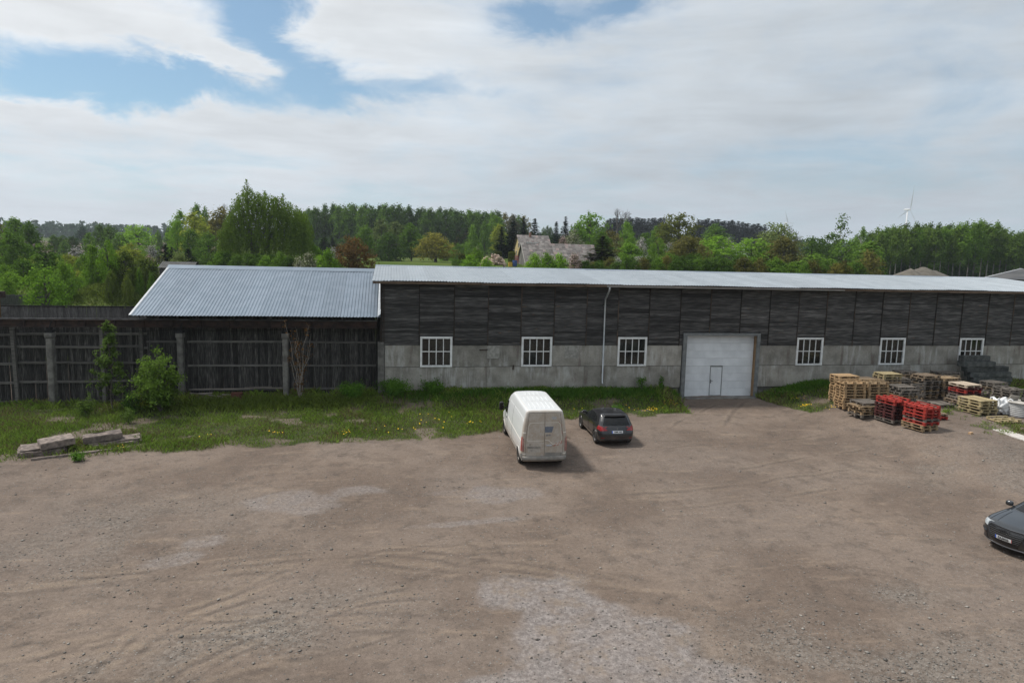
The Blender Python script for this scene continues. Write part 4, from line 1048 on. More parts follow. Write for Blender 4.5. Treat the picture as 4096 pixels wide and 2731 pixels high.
        b = MB(); b.tube([P, P+Vector((-.02, sg*.14, .02))], [.035, .03], 6); pod(b, P+Vector((-.03, sg*.22, .08)), (.15, .24, .44), sg*.1)
        mr = b.build('mirror', M['blackplastic'], c.root, smooth=True); box('mirror_glass', P+Vector((.046, sg*.22, .08)), (.006, .17, .34), M['carglass'], mr, (0, 0, sg*.1))
    c.patch('windscreen', [(-.80, 1.36), (.80, 1.36), (.66, 2.02), (-.66, 2.02)], 'F', M['carglass'], .006)
    # pressed ribs in the roof
    for y in (-.50, -.30, -.10, .10, .30, .50):
        for a, b_ in ((-.55, .05), (.45, 1.15), (1.5, 2.55)):
            if abs(y) > .4 and a < 0: continue
            c.line('roof_rib', [(a, y), (b_, y)], 'T', VP, .022, .006)
    c.line('roof_seam', [(.25, -.55), (.25, .55)], 'T', ridge, .006); c.line('roof_seam', [(1.3, -.55), (1.3, .55)], 'T', ridge, .005)
    c.line('drip_rail', [(-.8, -.70), (1, -.705), (2.8, -.69)], 'T', ridge, .008); c.line('drip_rail', [(-.8, .70), (1, .705), (2.8, .69)], 'T', ridge, .008)
build_van()

# ---- dark hatchback
HP = car_paint('hatchback_grey', (.022, .022, .025), .3, .3, .8, dirt=(.16, .135, .115), dz=(.05, .55))
kh = lambda z, a, b, w, rf=.45, rfy=.40, rr=.30, rry=.30, bf=.25, br=.12: (z, a, b, w, rf, rfy, rr, rry, bf, br)
hatch_keys = [kh(.20, -1.9, 1.93, .80), kh(.30, -2.08, 2.07, .87), kh(.52, -2.125, 2.125, .90), kh(.66, -2.08, 2.10, .90), kh(.78, -1.9, 2.05, .895), kh(.90, -1.3, 2.0, .88), kh(.98, -.88, 1.95, .85),
              kh(1.14, -.56, 1.86, .79), kh(1.28, -.30, 1.74, .735), kh(1.38, -.04, 1.62, .685, .4, .4, .2, .3), kh(1.43, .16, 1.5, .62, .4, .35, .2, .3), kh(1.455, .45, 1.3, .45, .3, .25, .2, .25), kh(1.46, .8, .9, .05, .02, .02, .02, .02, .02, .02)]
hx, hy = 10.50, 32.12
hatch = Car('hatchback_car', 'dark grey five-door hatchback parked nose-in beside the white van', 'car', hatch_keys, (hx, hy, gz(hx, hy)+.012), rad(-90.5), HP, (-1.265, 1.355), .32, .21, .885, pitch=.024, nl=100, ns=80)
def build_hatch():
    c = hatch
    for x in (-1.265, 1.355):
        for y in (-.785, .785): c.wheel(x, y, .32, .21, 10)
    gap = mat('panel_gap', (.006, .006, .006), rough=.9)
    c.patch('rear_window', [(-.66, .99), (.66, .99), (.54, 1.35), (-.54, 1.35)], 'B', M['carglass'], .008, 12, 8)
    for sg in (-1, 1):
        f = 'R' if sg > 0 else 'L'
        c.patch('side_window', [(-.62, .955), (.20, .97), (.20, 1.33), (-.05, 1.31)], f, M['carglass'], .006)
        c.patch('side_window', [(.26, .97), (1.05, 1.0), (.92, 1.32), (.26, 1.335)], f, M['carglass'], .006)
        c.patch('quarter_window', [(1.10, 1.01), (1.36, 1.06), (1.12, 1.27), (1.0, 1.30)], f, M['carglass'], .006, 4, 4)
        for x in (-.86, .23, 1.12): c.line('panel_gap', [(x, .36), (x+.02, .93)], f, gap, .006)
        c.line('sill_line', [(-.9, .42), (.9, .44)], f, gap, .008)
        for x in (.02, 1.0):
            P = c.proj((x, .82), f, .016); MB().tube([P+Vector((-.08, 0, 0)), P+Vector((.08, 0, 0))], .014, 6).build('door_handle', HP, c.root)
        P = c.proj((-.62, 1.0), f, .0); b = MB(); b.tube([P, P+Vector((0, sg*.08, .03))], .025, 6); pod(b, P+Vector((.0, sg*.14, .05)), (.14, .2, .14), sg*.15); b.build('mirror', HP, c.root, smooth=True)
        # claw-shaped tail lamps wrapping the corner
        c.patch('tail_light', [(sg*.45, .78), (sg*.80, .74), (sg*.84, .93), (sg*.62, .90)], 'B', M['redlens'], .010)
        c.patch('tail_light', [(1.62, .80), (1.98, .75), (1.95, .93), (1.72, .97)], f, M['redlens'], .008)
        c.patch('reflector', [(sg*.60, .40), (sg*.76, .40), (sg*.76, .44), (sg*.60, .44)], 'B', M['redlens'], .008, 4, 2)
        c.patch('head_light', [(sg*.42, .66), (sg*.84, .70), (sg*.80, .80), (sg*.46, .76)], 'F', M['clearlens'], .008)
    c.patch('windscreen', [(-.70, 1.00), (.70, 1.00), (.55, 1.36), (-.55, 1.36)], 'F', M['carglass'], .006, 12, 8)
    c.line('tailgate_gap', [(-.44, .985), (-.46, .72), (-.40, .60), (.40, .60), (.46, .72), (.44, .985)], 'B', gap, .007)
    c.line('bumper_gap', [(-.85, .62), (-.4, .60)], 'B', gap, .006); c.line('bumper_gap', [(.85, .62), (.4, .60)], 'B', gap, .006)
    c.patch('bumper_insert', [(-.55, .24), (.55, .24), (.66, .36), (-.66, .36)], 'B', M['blackplastic'], .008)
    # number plate
    pl = c.patch('number_plate', [(-.27, .665), (.27, .665), (.27, .775), (-.27, .775)], 'B', M['plate'], .018, 6, 3)
    c.patch('plate_band', [(-.27, .665), (-.225, .665), (-.225, .775), (-.27, .775)], 'B', M['plateblue'], .021, 2, 2, pl)
    P = c.proj((.03, .72), 'B', .026); o = put('plate_lettering', text_mesh('NMK 402', .105, M['ink'], .003), pl); facing(o, P, (1, 0, .08), width_scale=.92)
    # emblem: a small rearing figure in chrome strokes
    P = c.proj((0, .86), 'B', .012); b = MB()
    for s_ in ([(-.01, -.04), (.0, .0), (.02, .03), (.0, .045)], [(.0, .0), (-.025, .015), (-.03, .03)], [(.0, -.005), (.025, -.02), (.02, -.045)], [(.02, .03), (.03, .012)]):
        b.tube([(0, y, z) for y, z in s_], .006, 5)
    b.build('emblem', M['chrome'], c.root, P)
    # spoiler, wiper, aerial, roof strip
    sp = []
    for y in np.linspace(-.52, .52, 13):
        q0 = c.proj((y, 1.36), 'B', 0); sp.append(q0)
    v = []; f = []
    for q0 in sp: v += [(q0.x-.16, q0.y, 1.425), (q0.x+.10, q0.y, 1.40), (q0.x+.10, q0.y, 1.375), (q0.x-.04, q0.y, 1.35)]
    for i in range(12):
        for k in range(4): f.append((i*4+k, i*4+(k+1) % 4, (i+1)*4+(k+1) % 4, (i+1)*4+k))
    f += [(3, 2, 1, 0), (48, 49, 50, 51)]
    MB().add(v, f).build('spoiler', HP, c.root, smooth=False)
    c.line('rear_wiper', [(.03, 1.01), (.32, 1.03)], 'B', M['blackplastic'], .010, .016)
    P = c.proj((1.05, 0), 'T', 0); MB().tube([P, P+Vector((.12, 0, .2))], [.008, .003], 5).build('aerial', M['blackplastic'], c.root)
    c.line('roof_strip', [(.35, -.33), (1.1, -.31)], 'T', M['steel'], .012, .0); c.line('roof_strip', [(.35, .33), (1.1, .31)], 'T', M['steel'], .012, .0)
build_hatch()

# ---- grey SUV at the right edge
SP = car_paint('suv_grey', (.032, .037, .043), .28, .55, .9, dirt=(.13, .115, .1), dz=(.05, .5))
ks = lambda z, a, b, w, rf=.42, rfy=.42, rr=.25, rry=.25, bf=.28, br=.1: (z, a, b, w, rf, rfy, rr, rry, bf, br)
suv_keys = [ks(.22, -2.12, 2.2, .83), ks(.34, -2.27, 2.3, .92), ks(.62, -2.33, 2.33, .945), ks(.86, -2.28, 2.31, .945), ks(.96, -2.10, 2.26, .935), ks(1.05, -1.55, 2.2, .92), ks(1.12, -1.05, 2.15, .89),
            ks(1.3, -.64, 2.0, .82), ks(1.5, -.2, 1.78, .74), ks(1.6, .12, 1.6, .68, .4, .4, .2, .3), ks(1.645, .4, 1.4, .58, .4, .35, .2, .3), ks(1.66, .7, 1.1, .3, .3, .2, .2, .2), ks(1.662, .85, .95, .05, .02, .02, .02, .02, .02, .02)]
sh_ = Vector((-.985, -.175, 0)).normalized(); sfront = Vector((19.22, 17.78, 0)); sc_ = sfront-sh_*2.33
suv = Car('suv_car', 'dark grey SUV entering at the right picture edge, front grille visible', 'car', suv_keys, (sc_.x, sc_.y, gz(sc_.x, sc_.y)+.01), math.atan2(-sh_.y, -sh_.x), SP, (-1.45, 1.37), .37, .24, .93, nl=100, ns=80)
def build_suv():
    c = suv
    for x in (-1.45, 1.37):
        for y in (-.81, .81): c.wheel(x, y, .37, .24, 5)
    gap = mat('hood_gap', (.008, .008, .008), rough=.9); slat = mat('gloss_black', (.012, .012, .013), rough=.2, coat=.5); silver = mat('satin_silver', (.30, .31, .33), rough=.35, metal=.6)
    gr = c.patch('grille', [(-.40, .44), (.40, .44), (.55, .84), (-.55, .84)], 'F', slat, .010, 14, 8)
    for k in range(6):
        z = .50+.058*k; w = .44+.11*(z-.46)/.38
        c.line('grille_bar', [(-w, z), (w, z)], 'F', silver if k % 2 == 5 else mat('grille_bar_grey', (.06, .062, .065), rough=.35), .010, .018, parent=gr)
    c.line('grille_frame', [(-.40, .43), (-.57, .78), (-.52, .865), (.52, .865), (.57, .78), (.40, .43)], 'F', slat, .020, .012, parent=gr)
    # four linked rings
    b = MB(); P = c.proj((0, .79), 'F', .035)
    for k in range(4):
        cy = (k-1.5)*.075; pts = [(0, cy+.05*math.cos(t), .05*math.sin(t)) for t in np.linspace(0, 2*math.pi, 21)]; b.tube(pts, .007, 5, cap=False)
    b.build('ring_emblem', slat, c.root, P, smooth=True)
    pl = c.patch('number_plate', [(-.26, .50), (.26, .50), (.26, .61), (-.26, .61)], 'F', M['plate'], .042, 6, 3)
    c.patch('plate_band', [(.215, .50), (.26, .50), (.26, .61), (.215, .61)], 'F', M['plateblue'], .045, 2, 2, pl)
    c.patch('plate_edge', [(-.26, .50), (-.245, .50), (-.245, .61), (-.26, .61)], 'F', M['platered'], .045, 2, 2, pl)
    P = c.proj((-.01, .555), 'F', .052); o = put('plate_lettering', text_mesh('EA5020', .105, M['ink'], .003), pl); facing(o, P, (-1, 0, 0), width_scale=1.0)
    for sg in (-1, 1):
        f = 'R' if sg > 0 else 'L'
        c.patch('head_light', [(sg*.60, .76), (sg*.90, .82), (sg*.90, .92), (sg*.62, .90)], 'F', M['clearlens'], .010)
        c.patch('head_light', [(-2.12, .79), (-1.80, .88), (-1.82, .93), (-2.1, .92)], f, M['clearlens'], .008)
        c.patch('air_intake', [(sg*.58, .36), (sg*.88, .42), (sg*.87, .62), (sg*.62, .56)], 'F', slat, .010)
        c.line('intake_trim', [(sg*.56, .34), (sg*.89, .40), (sg*.88, .65), (sg*.6, .60)], 'F', SP, .018, .014)
        c.line('hood_gap', [(-2.05, sg*.66), (-1.5, sg*.74), (-1.05, sg*.74)], 'T', gap, .006)
        c.line('hood_crease', [(-2.0, sg*.45), (-1.5, sg*.55), (-1.1, sg*.6)], 'T', SP, .012)
        c.patch('side_window', [(-.72, 1.10), (.30, 1.12), (.30, 1.50), (-.05, 1.49)], f, M['carglass'], .006)
        c.patch('side_window', [(.36, 1.12), (1.25, 1.14), (1.15, 1.49), (.36, 1.51)], f, M['carglass'], .006)
        c.patch('quarter_window', [(1.32, 1.15), (1.75, 1.2), (1.45, 1.44), (1.25, 1.47)], f, M['carglass'], .006, 4, 4)
        for x in (-.95, .33, 1.2): c.line('panel_gap', [(x, .4), (x+.02, 1.05)], f, gap, .006)
        P = c.proj((-.66, 1.14), f, .0); b = MB(); b.tube([P, P+Vector((0, sg*.09, .02))], .03, 6); pod(b, P+Vector((.0, sg*.15, .06)), (.16, .23, .17), sg*.15); b.build('mirror', SP, c.root, smooth=True)
        c.patch('tail_light', [(sg*.5, .92), (sg*.88, .90), (sg*.86, 1.04), (sg*.55, 1.04)], 'B', M['redlens'], .010)
    c.line('front_lip', [(-.78, .30), (-.4, .285), (.4, .285), (.78, .30)], 'F', silver, .022, .02)
    c.patch('lower_intake', [(-.40, .33), (.40, .33), (.40, .42), (-.40, .42)], 'F', slat, .010)
    c.patch('windscreen', [(-.76, 1.14), (.76, 1.14), (.60, 1.56), (-.60, 1.56)], 'F', M['carglass'], .006, 12, 8)
    c.patch('rear_window', [(-.65, 1.18), (.65, 1.18), (.52, 1.5), (-.52, 1.5)], 'B', M['carglass'], .006, 12, 8)
build_suv()
# ------------------------------------------------------------------ pallets
PH = .158
def pallet(loc, rz, a, b, kind, label, group, up=False, tilt=(0, 0)):
    """a: size along local x, b: along local y; boards run along the longer side"""
    m = PW[kind]; t = thing('pallet', label, 'pallet', loc, rz, group)
    t.rotation_euler = (tilt[0]+(math.pi if up else 0), tilt[1], rz)
    if up: t.location.z += PH
    sw = b > a; L, W = (b, a) if sw else (a, b)
    def bx(name, x, y, z, sx, sy, sz):
        if sw: x, y, sx, sy = -y, x, sy, sx
        put(name, boxmesh(sx, sy, sz, m), t, (x, y, z))
    th = .024; bh = PH-3*th; bw = .13
    for k in range(3):
        y = (k-1)*(W/2-bw/2); bx('bottom_board', 0, y, th/2, L, bw-.02, th)
        for i in range(3): bx('block', (i-1)*(L/2-.075), y, th+bh/2, .14, bw-.025, bh)
    for i in range(3): bx('stringer_board', (i-1)*(L/2-.075), 0, th*1.5+bh, .13, W, th)
    n = 7 if kind in ('yellow', 'pale', 'light') else 6
    prng = random.Random(label)
    for k in range(n):
        if kind in ('grey', 'brown', 'wood') and prng.random() < .07: continue
        w = W/n*(.84 if kind != 'grey' else .7)
        bx('deck_board', 0, (k-(n-1)/2)*(W-w)/(n-1), th*2.5+bh, L, w, th)
    return t
def stack(name, x, y, rz, a, b, kinds, desc, top_up=False, jit=.035, jrot=1.8, shifts=None):
    rng = random.Random(name); z = gz(x, y)+.02; n = len(kinds); grp = 'pallets of '+desc
    c, s = math.cos(rad(rz)), math.sin(rad(rz))
    for k, kd in enumerate(kinds):
        dx, dy = rng.uniform(-jit, jit), rng.uniform(-jit, jit)
        if shifts and k in shifts: dx += shifts[k][0]; dy += shifts[k][1]
        i = n-k; w = 'top' if i == 1 else ordinal(i)+' from top'
        col = {'light': 'fresh pale', 'wood': 'tan', 'yellow': 'yellowish', 'grey': 'weathered grey', 'brown': 'brown', 'pale': 'pale', 'red': 'bright red', 'darkred': 'dark red'}[kd]
        lab = f'{col} wooden pallet, {w} of {desc}' if i > 1 else f'{col} wooden pallet on top of {desc}'
        pallet((x+c*dx-s*dy, y+s*dx+c*dy, z+k*PH), rad(rz+rng.uniform(-jrot, jrot)), a, b, kd, lab, grp, up=(top_up and k == n-1))
stack('S1', 26.01, 34.70, -3, 1.3, .95, ['light']*10, 'the tall leftmost fresh stack', True)
stack('S2', 27.46, 34.66, -1, 1.3, .95, ['light', 'light', 'wood', 'wood', 'light', 'light', 'wood', 'light', 'wood'], 'the stack beside the leftmost one', True)
stack('S3', 26.45, 35.85, -2, 1.3, .95, ['light']*10, 'the stack behind the leftmost one')
stack('S4', 25.77, 33.07, 3, 1.3, 1.1, ['grey', 'wood', 'wood', 'wood', 'grey'], 'the low stack before the leftmost one', jit=.06, jrot=3, shifts={3: (-.12, -.05), 4: (.08, .1)})
stack('S5', 26.28, 31.63, 6, 1.0, 1.3, ['grey', 'darkred', 'darkred', 'darkred', 'darkred', 'darkred', 'red', 'red'], 'the dark red stack', True, jit=.04, jrot=2)
stack('S6', 26.55, 29.90, 8, 1.0, 1.3, ['wood', 'wood', 'red', 'grey', 'red', 'red', 'red', 'red'], 'the bright red stack nearest the yard', True, jit=.05, jrot=2)
stack('S7', 29.33, 34.55, 4, 1.2, 1.0, ['grey', 'brown', 'grey', 'wood', 'grey', 'grey', 'grey'], 'the untidy grey stack', jit=.07, jrot=5)
stack('S8', 32.15, 36.13, 4, 1.2, 1.0, ['brown', 'wood', 'grey', 'wood', 'grey', 'brown', 'grey', 'brown', 'brown'], 'the brown stack in the middle', jit=.05, jrot=3)
stack('S9', 29.35, 35.95, -2, 1.2, 1.0, ['wood', 'grey', 'wood', 'wood', 'brown', 'grey', 'wood', 'brown', 'yellow', 'yellow'], 'the wall-side stack with yellowish top', jit=.06, jrot=4)
stack('S10', 30.85, 36.75, -8, 1.1, .9, ['grey', 'grey', 'brown', 'grey', 'grey', 'grey', 'grey'], 'the grey stack behind the brown one', jit=.06, jrot=5)
stack('S11', 33.45, 36.05, 6, 1.1, .9, ['grey', 'wood', 'brown', 'grey', 'brown', 'wood', 'brown', 'wood'], 'the stack right of the brown middle one', jit=.05, jrot=3)
stack('S12', 35.3, 38.1, 0, 1.4, 1.0, ['grey', 'grey', 'grey', 'brown', 'grey', 'wood', 'grey'], 'the grey stack beside the concrete beams', jit=.08, jrot=5)
stack('S13', 33.25, 34.30, 5, 1.15, 1.2, ['grey', 'brown', 'grey', 'grey', 'darkred', 'red', 'darkred', 'pale'], 'the mixed stack with pale top', jit=.05, jrot=3, shifts={0: (-.22, 0), 1: (-.2, 0), 2: (-.15, 0)})
stack('S14', 32.47, 32.57, 5, 1.2, 1.45, ['yellow']*5, 'the yellowish stack beside the white bag')
stack('S15', 36.31, 34.39, 8, 1.2, 1.2, ['grey']*6, 'the rightmost dark grey slatted stack', jit=.06, jrot=3)
stack('S16', 35.55, 35.95, 6, 1.2, 1.0, ['grey']*3, 'the low grey stack behind the white bag', jit=.06, jrot=4)
stack('S18', 28.71, 31.64, 4, 1.0, 1.2, ['red', 'brown'], 'the low pair behind the bright red stack', jit=.05)
stack('S20', 34.55, 36.95, 3, 1.0, .9, ['grey', 'brown', 'grey', 'grey', 'wood', 'grey', 'brown'], 'the narrow stack before the wall', jit=.06, jrot=4)
stack('S21', 27.95, 36.10, -5, 1.1, .9, ['wood', 'brown', 'grey', 'wood', 'brown', 'wood', 'grey', 'brown'], 'the mixed brown stack behind fresh ones', jit=.05, jrot=4)
stack('S22', 37.75, 36.85, 9, 1.2, 1.0, ['grey', 'grey', 'brown', 'grey', 'grey'], 'the grey stack below the concrete beams', jit=.06, jrot=4)
stack('S23', 32.2, 37.75, -4, 1.2, 1.0, ['brown', 'grey', 'wood', 'grey', 'brown', 'grey', 'wood', 'grey'], 'the stack behind the brown middle one', jit=.06, jrot=4)
pallet((32.37, 30.73, gz(32.37, 30.73)+.02), rad(1), 1.3, .95, 'yellow', 'single yellowish pallet lying upside down on the ground', 'single pallets', up=True)
pallet((31.55, 34.15, gz(31.55, 34.15)+.02), rad(0), .95, 1.0, 'grey', 'single grey pallet lying flat in the grass behind the yellowish stack', 'single pallets')
pallet((31.02, 35.45, gz(31.0, 35.4)+.62), rad(14), 1.2, .9, 'grey', 'grey pallet standing on edge against the brown middle stack', 'single pallets', tilt=(rad(86), 0))

# ------------------------------------------------------------------ concrete beams by the wall
def rough_block(size, seed, chip=.02):
    """slightly chipped concrete block, origin at its base centre"""
    r = random.Random(seed); bm = bmesh.new(); bmesh.ops.create_cube(bm, size=1.0)
    for v in bm.verts: v.co = Vector((v.co.x*size[0], v.co.y*size[1], (v.co.z+.5)*size[2]))
    bmesh.ops.bevel(bm, geom=bm.edges[:], offset=chip, segments=2, affect='EDGES')
    bmesh.ops.subdivide_edges(bm, edges=[e for e in bm.edges if e.calc_length() > .3], cuts=5, use_grid_fill=True)
    for v in bm.verts: v.co += Vector((r.uniform(-1, 1), r.uniform(-1, 1), r.uniform(-1, 1)))*chip*.35
    me = bpy.data.meshes.new('block'); bm.to_mesh(me); bm.free(); return me
z = gz(38.2, 38.5)-.05
for k, (x, y, L, w, lab) in enumerate(((38.9, 38.45, 3.0, .55, 'bottom concrete beam of the pile by the wall'), (39.1, 38.5, 3.2, .5, 'second concrete beam from the bottom of the pile by the wall'),
                                       (38.9, 38.5, 3.1, .55, 'middle concrete beam of the pile by the wall'), (38.7, 38.55, 3.3, .5, 'long fourth concrete beam from the bottom of the pile'), (38.0, 38.55, 2.3, .6, 'short concrete beam second from top of the pile'),
                                       (37.95, 38.7, 2.1, .45, 'short topmost concrete beam in front of the last window'))):
    me = rough_block((L, w, .34), k+3); me.materials.append(M['beamblock'])
    o = put('concrete_beam', me, None, (x, y, z), (0, 0, rad((-2, 3, -1, 2, -4, 2)[k]))); tag(o, lab, 'concrete beam', 'concrete beams piled by the wall'); z += .345

# ------------------------------------------------------------------ bag, drum, tyre, board, brick
def lumpy(size, seed, subd=4, amp=.14):
    bm = bmesh.new(); bmesh.ops.create_icosphere(bm, subdivisions=subd, radius=1.0); r = random.Random(seed)
    dirs = [(Vector((r.gauss(0, 1), r.gauss(0, 1), r.gauss(0, 1))).normalized(), r.uniform(4, 11), r.uniform(-1, 1)) for _ in range(26)]
    for v in bm.verts:
        n = v.co.normalized(); k = 1+sum(a*amp*.35*math.sin(f*n.dot(d)*1.7+a*9) for d, f, a in dirs)
        p = n*k; p = Vector((max(-1, min(1, p.x*1.15)), max(-1, min(1, p.y*1.15)), max(-.85, p.z)))
        v.co = Vector((p.x*size[0]/2, p.y*size[1]/2, (p.z+.85)*size[2]/1.85))
    me = bpy.data.meshes.new('lump'); bm.to_mesh(me); bm.free(); me.shade_smooth(); return me
white_bag = mat('woven_white_plastic', (.55, .56, .57), (.74, .75, .76), 5.0, rough=.6, bump=.4)
bg = thing('bulk_bag', 'crumpled white bulk bag between the yellowish stack and the cable drum', 'bag', (33.80, 32.35, gz(33.8, 32.35)))
me = lumpy((.95, .85, .85), 4, 4, .2); me.materials.append(white_bag); put('sack', me, bg)
for k, (a, p) in enumerate(((.4, 0), (2.2, 0), (3.6, 0), (5.2, 0))):
    b = MB(); c0 = Vector((.3*math.cos(a), .28*math.sin(a), .74)); b.tube([c0, c0+Vector((.12*math.cos(a), .1*math.sin(a), .13)), c0+Vector((.25*math.cos(a), .2*math.sin(a), .08)), c0+Vector((.3*math.cos(a), .25*math.sin(a), -.1))], [.05, .04, .04, .03], 6)
    b.build('loop_handle', white_bag, bg, smooth=True)
dr = thing('cable_drum', 'pale grey round drum with a flat lid at the right picture edge', 'drum', (34.52, 31.75, gz(34.5, 31.75)))
b = MB(); prof = [(.02, 0), (.66, 0)]
for k in range(14): prof += [(.66+.012*(k % 2), .02+.05*k), (.66+.012*(k % 2), .06+.05*k)]
prof += [(.66, .74), (.02, .74)]
b.lathe(prof, 40); b.build('wound_core', mat('pale_grey_coil', (.36, .36, .36), (.48, .48, .475), 6.0, (1, 1, 8), .7), dr)
MB().lathe([(.01, .74), (.74, .74), (.745, .755), (.74, .785), (.01, .785)], 40).build('lid', mat('drum_lid', (.38, .36, .33), (.5, .47, .43), 5.0, rough=.85), dr)
b = MB(); b.obox((-.2, .35, .93), (.7, .02, .3), Matrix.Rotation(.5, 3, 'X') @ Matrix.Rotation(.2, 3, 'Y')); b.build('cardboard', mat('grey_board', (.4, .37, .33), rough=.9), dr)
ty = thing('tyre', 'black car tyre lying on the lid of the round drum', 'tyre', (34.78, 31.68, gz(34.5, 31.75)+.79))
MB().lathe([(.19, .02), (.27, 0), (.31, .03), (.325, .09), (.31, .15), (.27, .18), (.19, .16), (.175, .09), (.19, .02)], 36).build('tread', M['tyre'], ty, smooth=True)
MB().lathe([(.175, .09), (.17, .12), (.11, .10), (.10, .06), (.05, .07), (.05, .05), (.17, .05), (.175, .09)], 28).build('rim', mat('rusty_hub', (.2, .14, .09), (.28, .22, .15), 6.0, rough=.8), ty)
wb = put('white_sheet', rough_block((.75, 3.0, .045), 5, .008), None, (30.35, 27.9, gz(30.35, 27.9)+.005), (0, 0, rad(-9))); wb.data.materials.append(mat('pale_board', (.45, .42, .39), (.56, .53, .5), 3.0, rough=.9, c3=(.25, .2, .16), c3scale=3.0))
tag(wb, 'long pale board lying on the ground at the right picture edge', 'board')
br = put('brick', rough_block((.25, .14, .12), 7, .012), None, (28.2, 28.5, gz(28.2, 28.5)+.005), (0, 0, .4)); br.data.materials.append(mat('brick_tan', (.4, .25, .14), (.48, .33, .2), 8.0)); tag(br, 'single tan brick on the gravel right of the bright red stack', 'brick')

# ------------------------------------------------------------------ broken slabs on the left
def slab(name, c, size, rot, label, seed, chip=.03, m='slab'):
    me = rough_block(size, seed, chip); me.materials.append(M[m]); o = put(name, me, None, c, rot); return tag(o, label, 'concrete slab', 'broken concrete slabs')
slab('concrete_slab', (-14.75, 31.55, gz(-14.7, 31.5)-.12), (1.75, 1.2, .38), (0, .02, rad(24)), 'rough dark broken slab lying lowest at the left of the heap', 31, .09)
slab('concrete_slab', (-12.25, 32.55, gz(-12.2, 32.5)-.14), (2.1, 1.1, .35), (0, -.02, rad(18)), 'cracked slab half sunk in the grass at the right of the heap', 37, .08)
slab('concrete_slab', (-14.20, 31.55, gz(-14.2, 31.5)+.28), (1.25, .9, .28), (.03, -.06, rad(33)), 'smooth pinkish slab tilted on top of the left rough slab', 33, .018)
slab('concrete_slab', (-12.68, 32.35, gz(-12.7, 32.3)+.235), (1.5, .70, .28), (.02, -.05, rad(25)), 'long pinkish slab with a crack on top of the right slab', 35, .03)
slab('concrete_kerb', (-13.0, 31.05, gz(-13.0, 31.0)-.225), (3.6, .14, .30), (0, -.012, rad(22.5)), 'thin long concrete kerb in front of the slab heap', 39, .014)
b = MB(); b.tube([(-.25, -.02, 0), (0, .01, .005), (.25, .0, 0)], [.012, .014, .01], 5)
o = b.build('iron_bar', M['dark'], None, (-12.85, 32.45, gz(-12.7, 32.3)+.53), (0, -.05, rad(22))); tag(o, 'short dark iron bar lying on the long pinkish slab', 'iron bar')

# ------------------------------------------------------------------ lumber and scrap in the shed
rng = random.Random(21)
for k, (x, y, zz, L, rz_, ry, lab) in enumerate(((-9.2, 40.25, .13, 3.6, 0, .0, 'long brown board resting on the lower shed rail'), (-6.9, 40.2, .17, 1.6, 1, .02, 'grey board lying right on the lower shed rail'), (-7.5, 40.3, .20, 1.5, -2, -.03, 'short grey board on the boards of the shed rail'),
                                                 (-10.0, 39.5, -.07, 2.1, -12, .09, 'wide grey board leaning in the scrap left of the rusty box'), (-9.7, 39.2, -.15, 1.8, 6, .02, 'flat grey board on the ground left of the rusty box'), (-10.4, 39.7, -.02, 1.1, 3, 0, 'short dark board end by the left shed column'),
                                                 (-7.05, 39.25, -.18, 2.0, 2, -.01, 'pale board on the ground right of the rusty box'), (-6.8, 39.05, -.22, 1.6, -3, -.02, 'grey thin board in the grass right of the rusty box'), (-8.6, 39.7, -.10, 1.5, 30, .1, 'crooked board behind the rusty box'))):
    o = box('loose_board', (x, y, zz), (L, .16, .035), M['oak'], None, (rng.uniform(-.2, .2), ry, rad(rz_)), wob=.006, seed=k); tag(o, lab, 'board', 'loose boards under the shed')
rb = thing('rusty_box', 'rust-red sheet metal box on the ground under the shed roof', 'box', (-8.40, 39.05, gz(-8.4, 39.05)-.03), rad(3))
MB().box(-.27, .27, -.2, .2, 0, .40).build('case', M['rustbox'], rb); MB().box(-.285, .285, -.215, .215, .40, .425).build('lid', M['rustbox'], rb)
me = lumpy((.55, .3, .18), 9, 3, .2); me.materials.append(mat('dusty_sack', (.24, .22, .19), (.32, .3, .26), 5.0)); o = put('sack', me, None, (-5.35, 38.75, gz(-5.35, 38.75)-.02)); tag(o, 'greyish sack lying in the grass by the copper sapling', 'sack')
me = lumpy((.4, .3, .12), 10, 3, .25); me.materials.append(white_bag); o = put('plastic_scrap', me, None, (-4.75, 38.85, gz(-4.75, 38.85)-.01)); tag(o, 'crumpled pale plastic scrap right of the greyish sack', 'scrap')
# ------------------------------------------------------------------ plants close by
def rhombs(C, A, B):
    return np.stack([C-A, C+B, C+A, C-B], 1).reshape(-1, 3)
def rand_unit(rng, n):
    v = rng.normal(size=(n, 3)); return v/np.linalg.norm(v, axis=1)[:, None]
def leaves_at(C, size, rng, droop=0.0, aspect=.55, N=None):
    """leaf faces; N: direction the blades tend to face"""
    n = len(C)
    if N is None:
        a = rand_unit(rng, n); a[:, 2] -= droop; a /= np.linalg.norm(a, axis=1)[:, None]
        b = np.cross(a, rand_unit(rng, n))
    else:
        nn = N+rand_unit(rng, n)*.75; a = np.cross(nn, rand_unit(rng, n)); a[:, 2] -= droop*.4
        a /= np.linalg.norm(a, axis=1)[:, None]+1e-9; b = np.cross(a, nn)
    b /= np.linalg.norm(b, axis=1)[:, None]+1e-9
    s = size*rng.uniform(.6, 1.3, n)
    return rhombs(C, a*s[:, None], b*(s*aspect)[:, None])
def outward(P, axis_z=.4, up=.55):
    N = P.copy(); N[:, 2] = (P[:, 2]-P[:, 2].mean())*axis_z; l = np.linalg.norm(N, axis=1)[:, None]+1e-6; N = N/l; N[:, 2] += up
    return N/(np.linalg.norm(N, axis=1)[:, None]+1e-6)
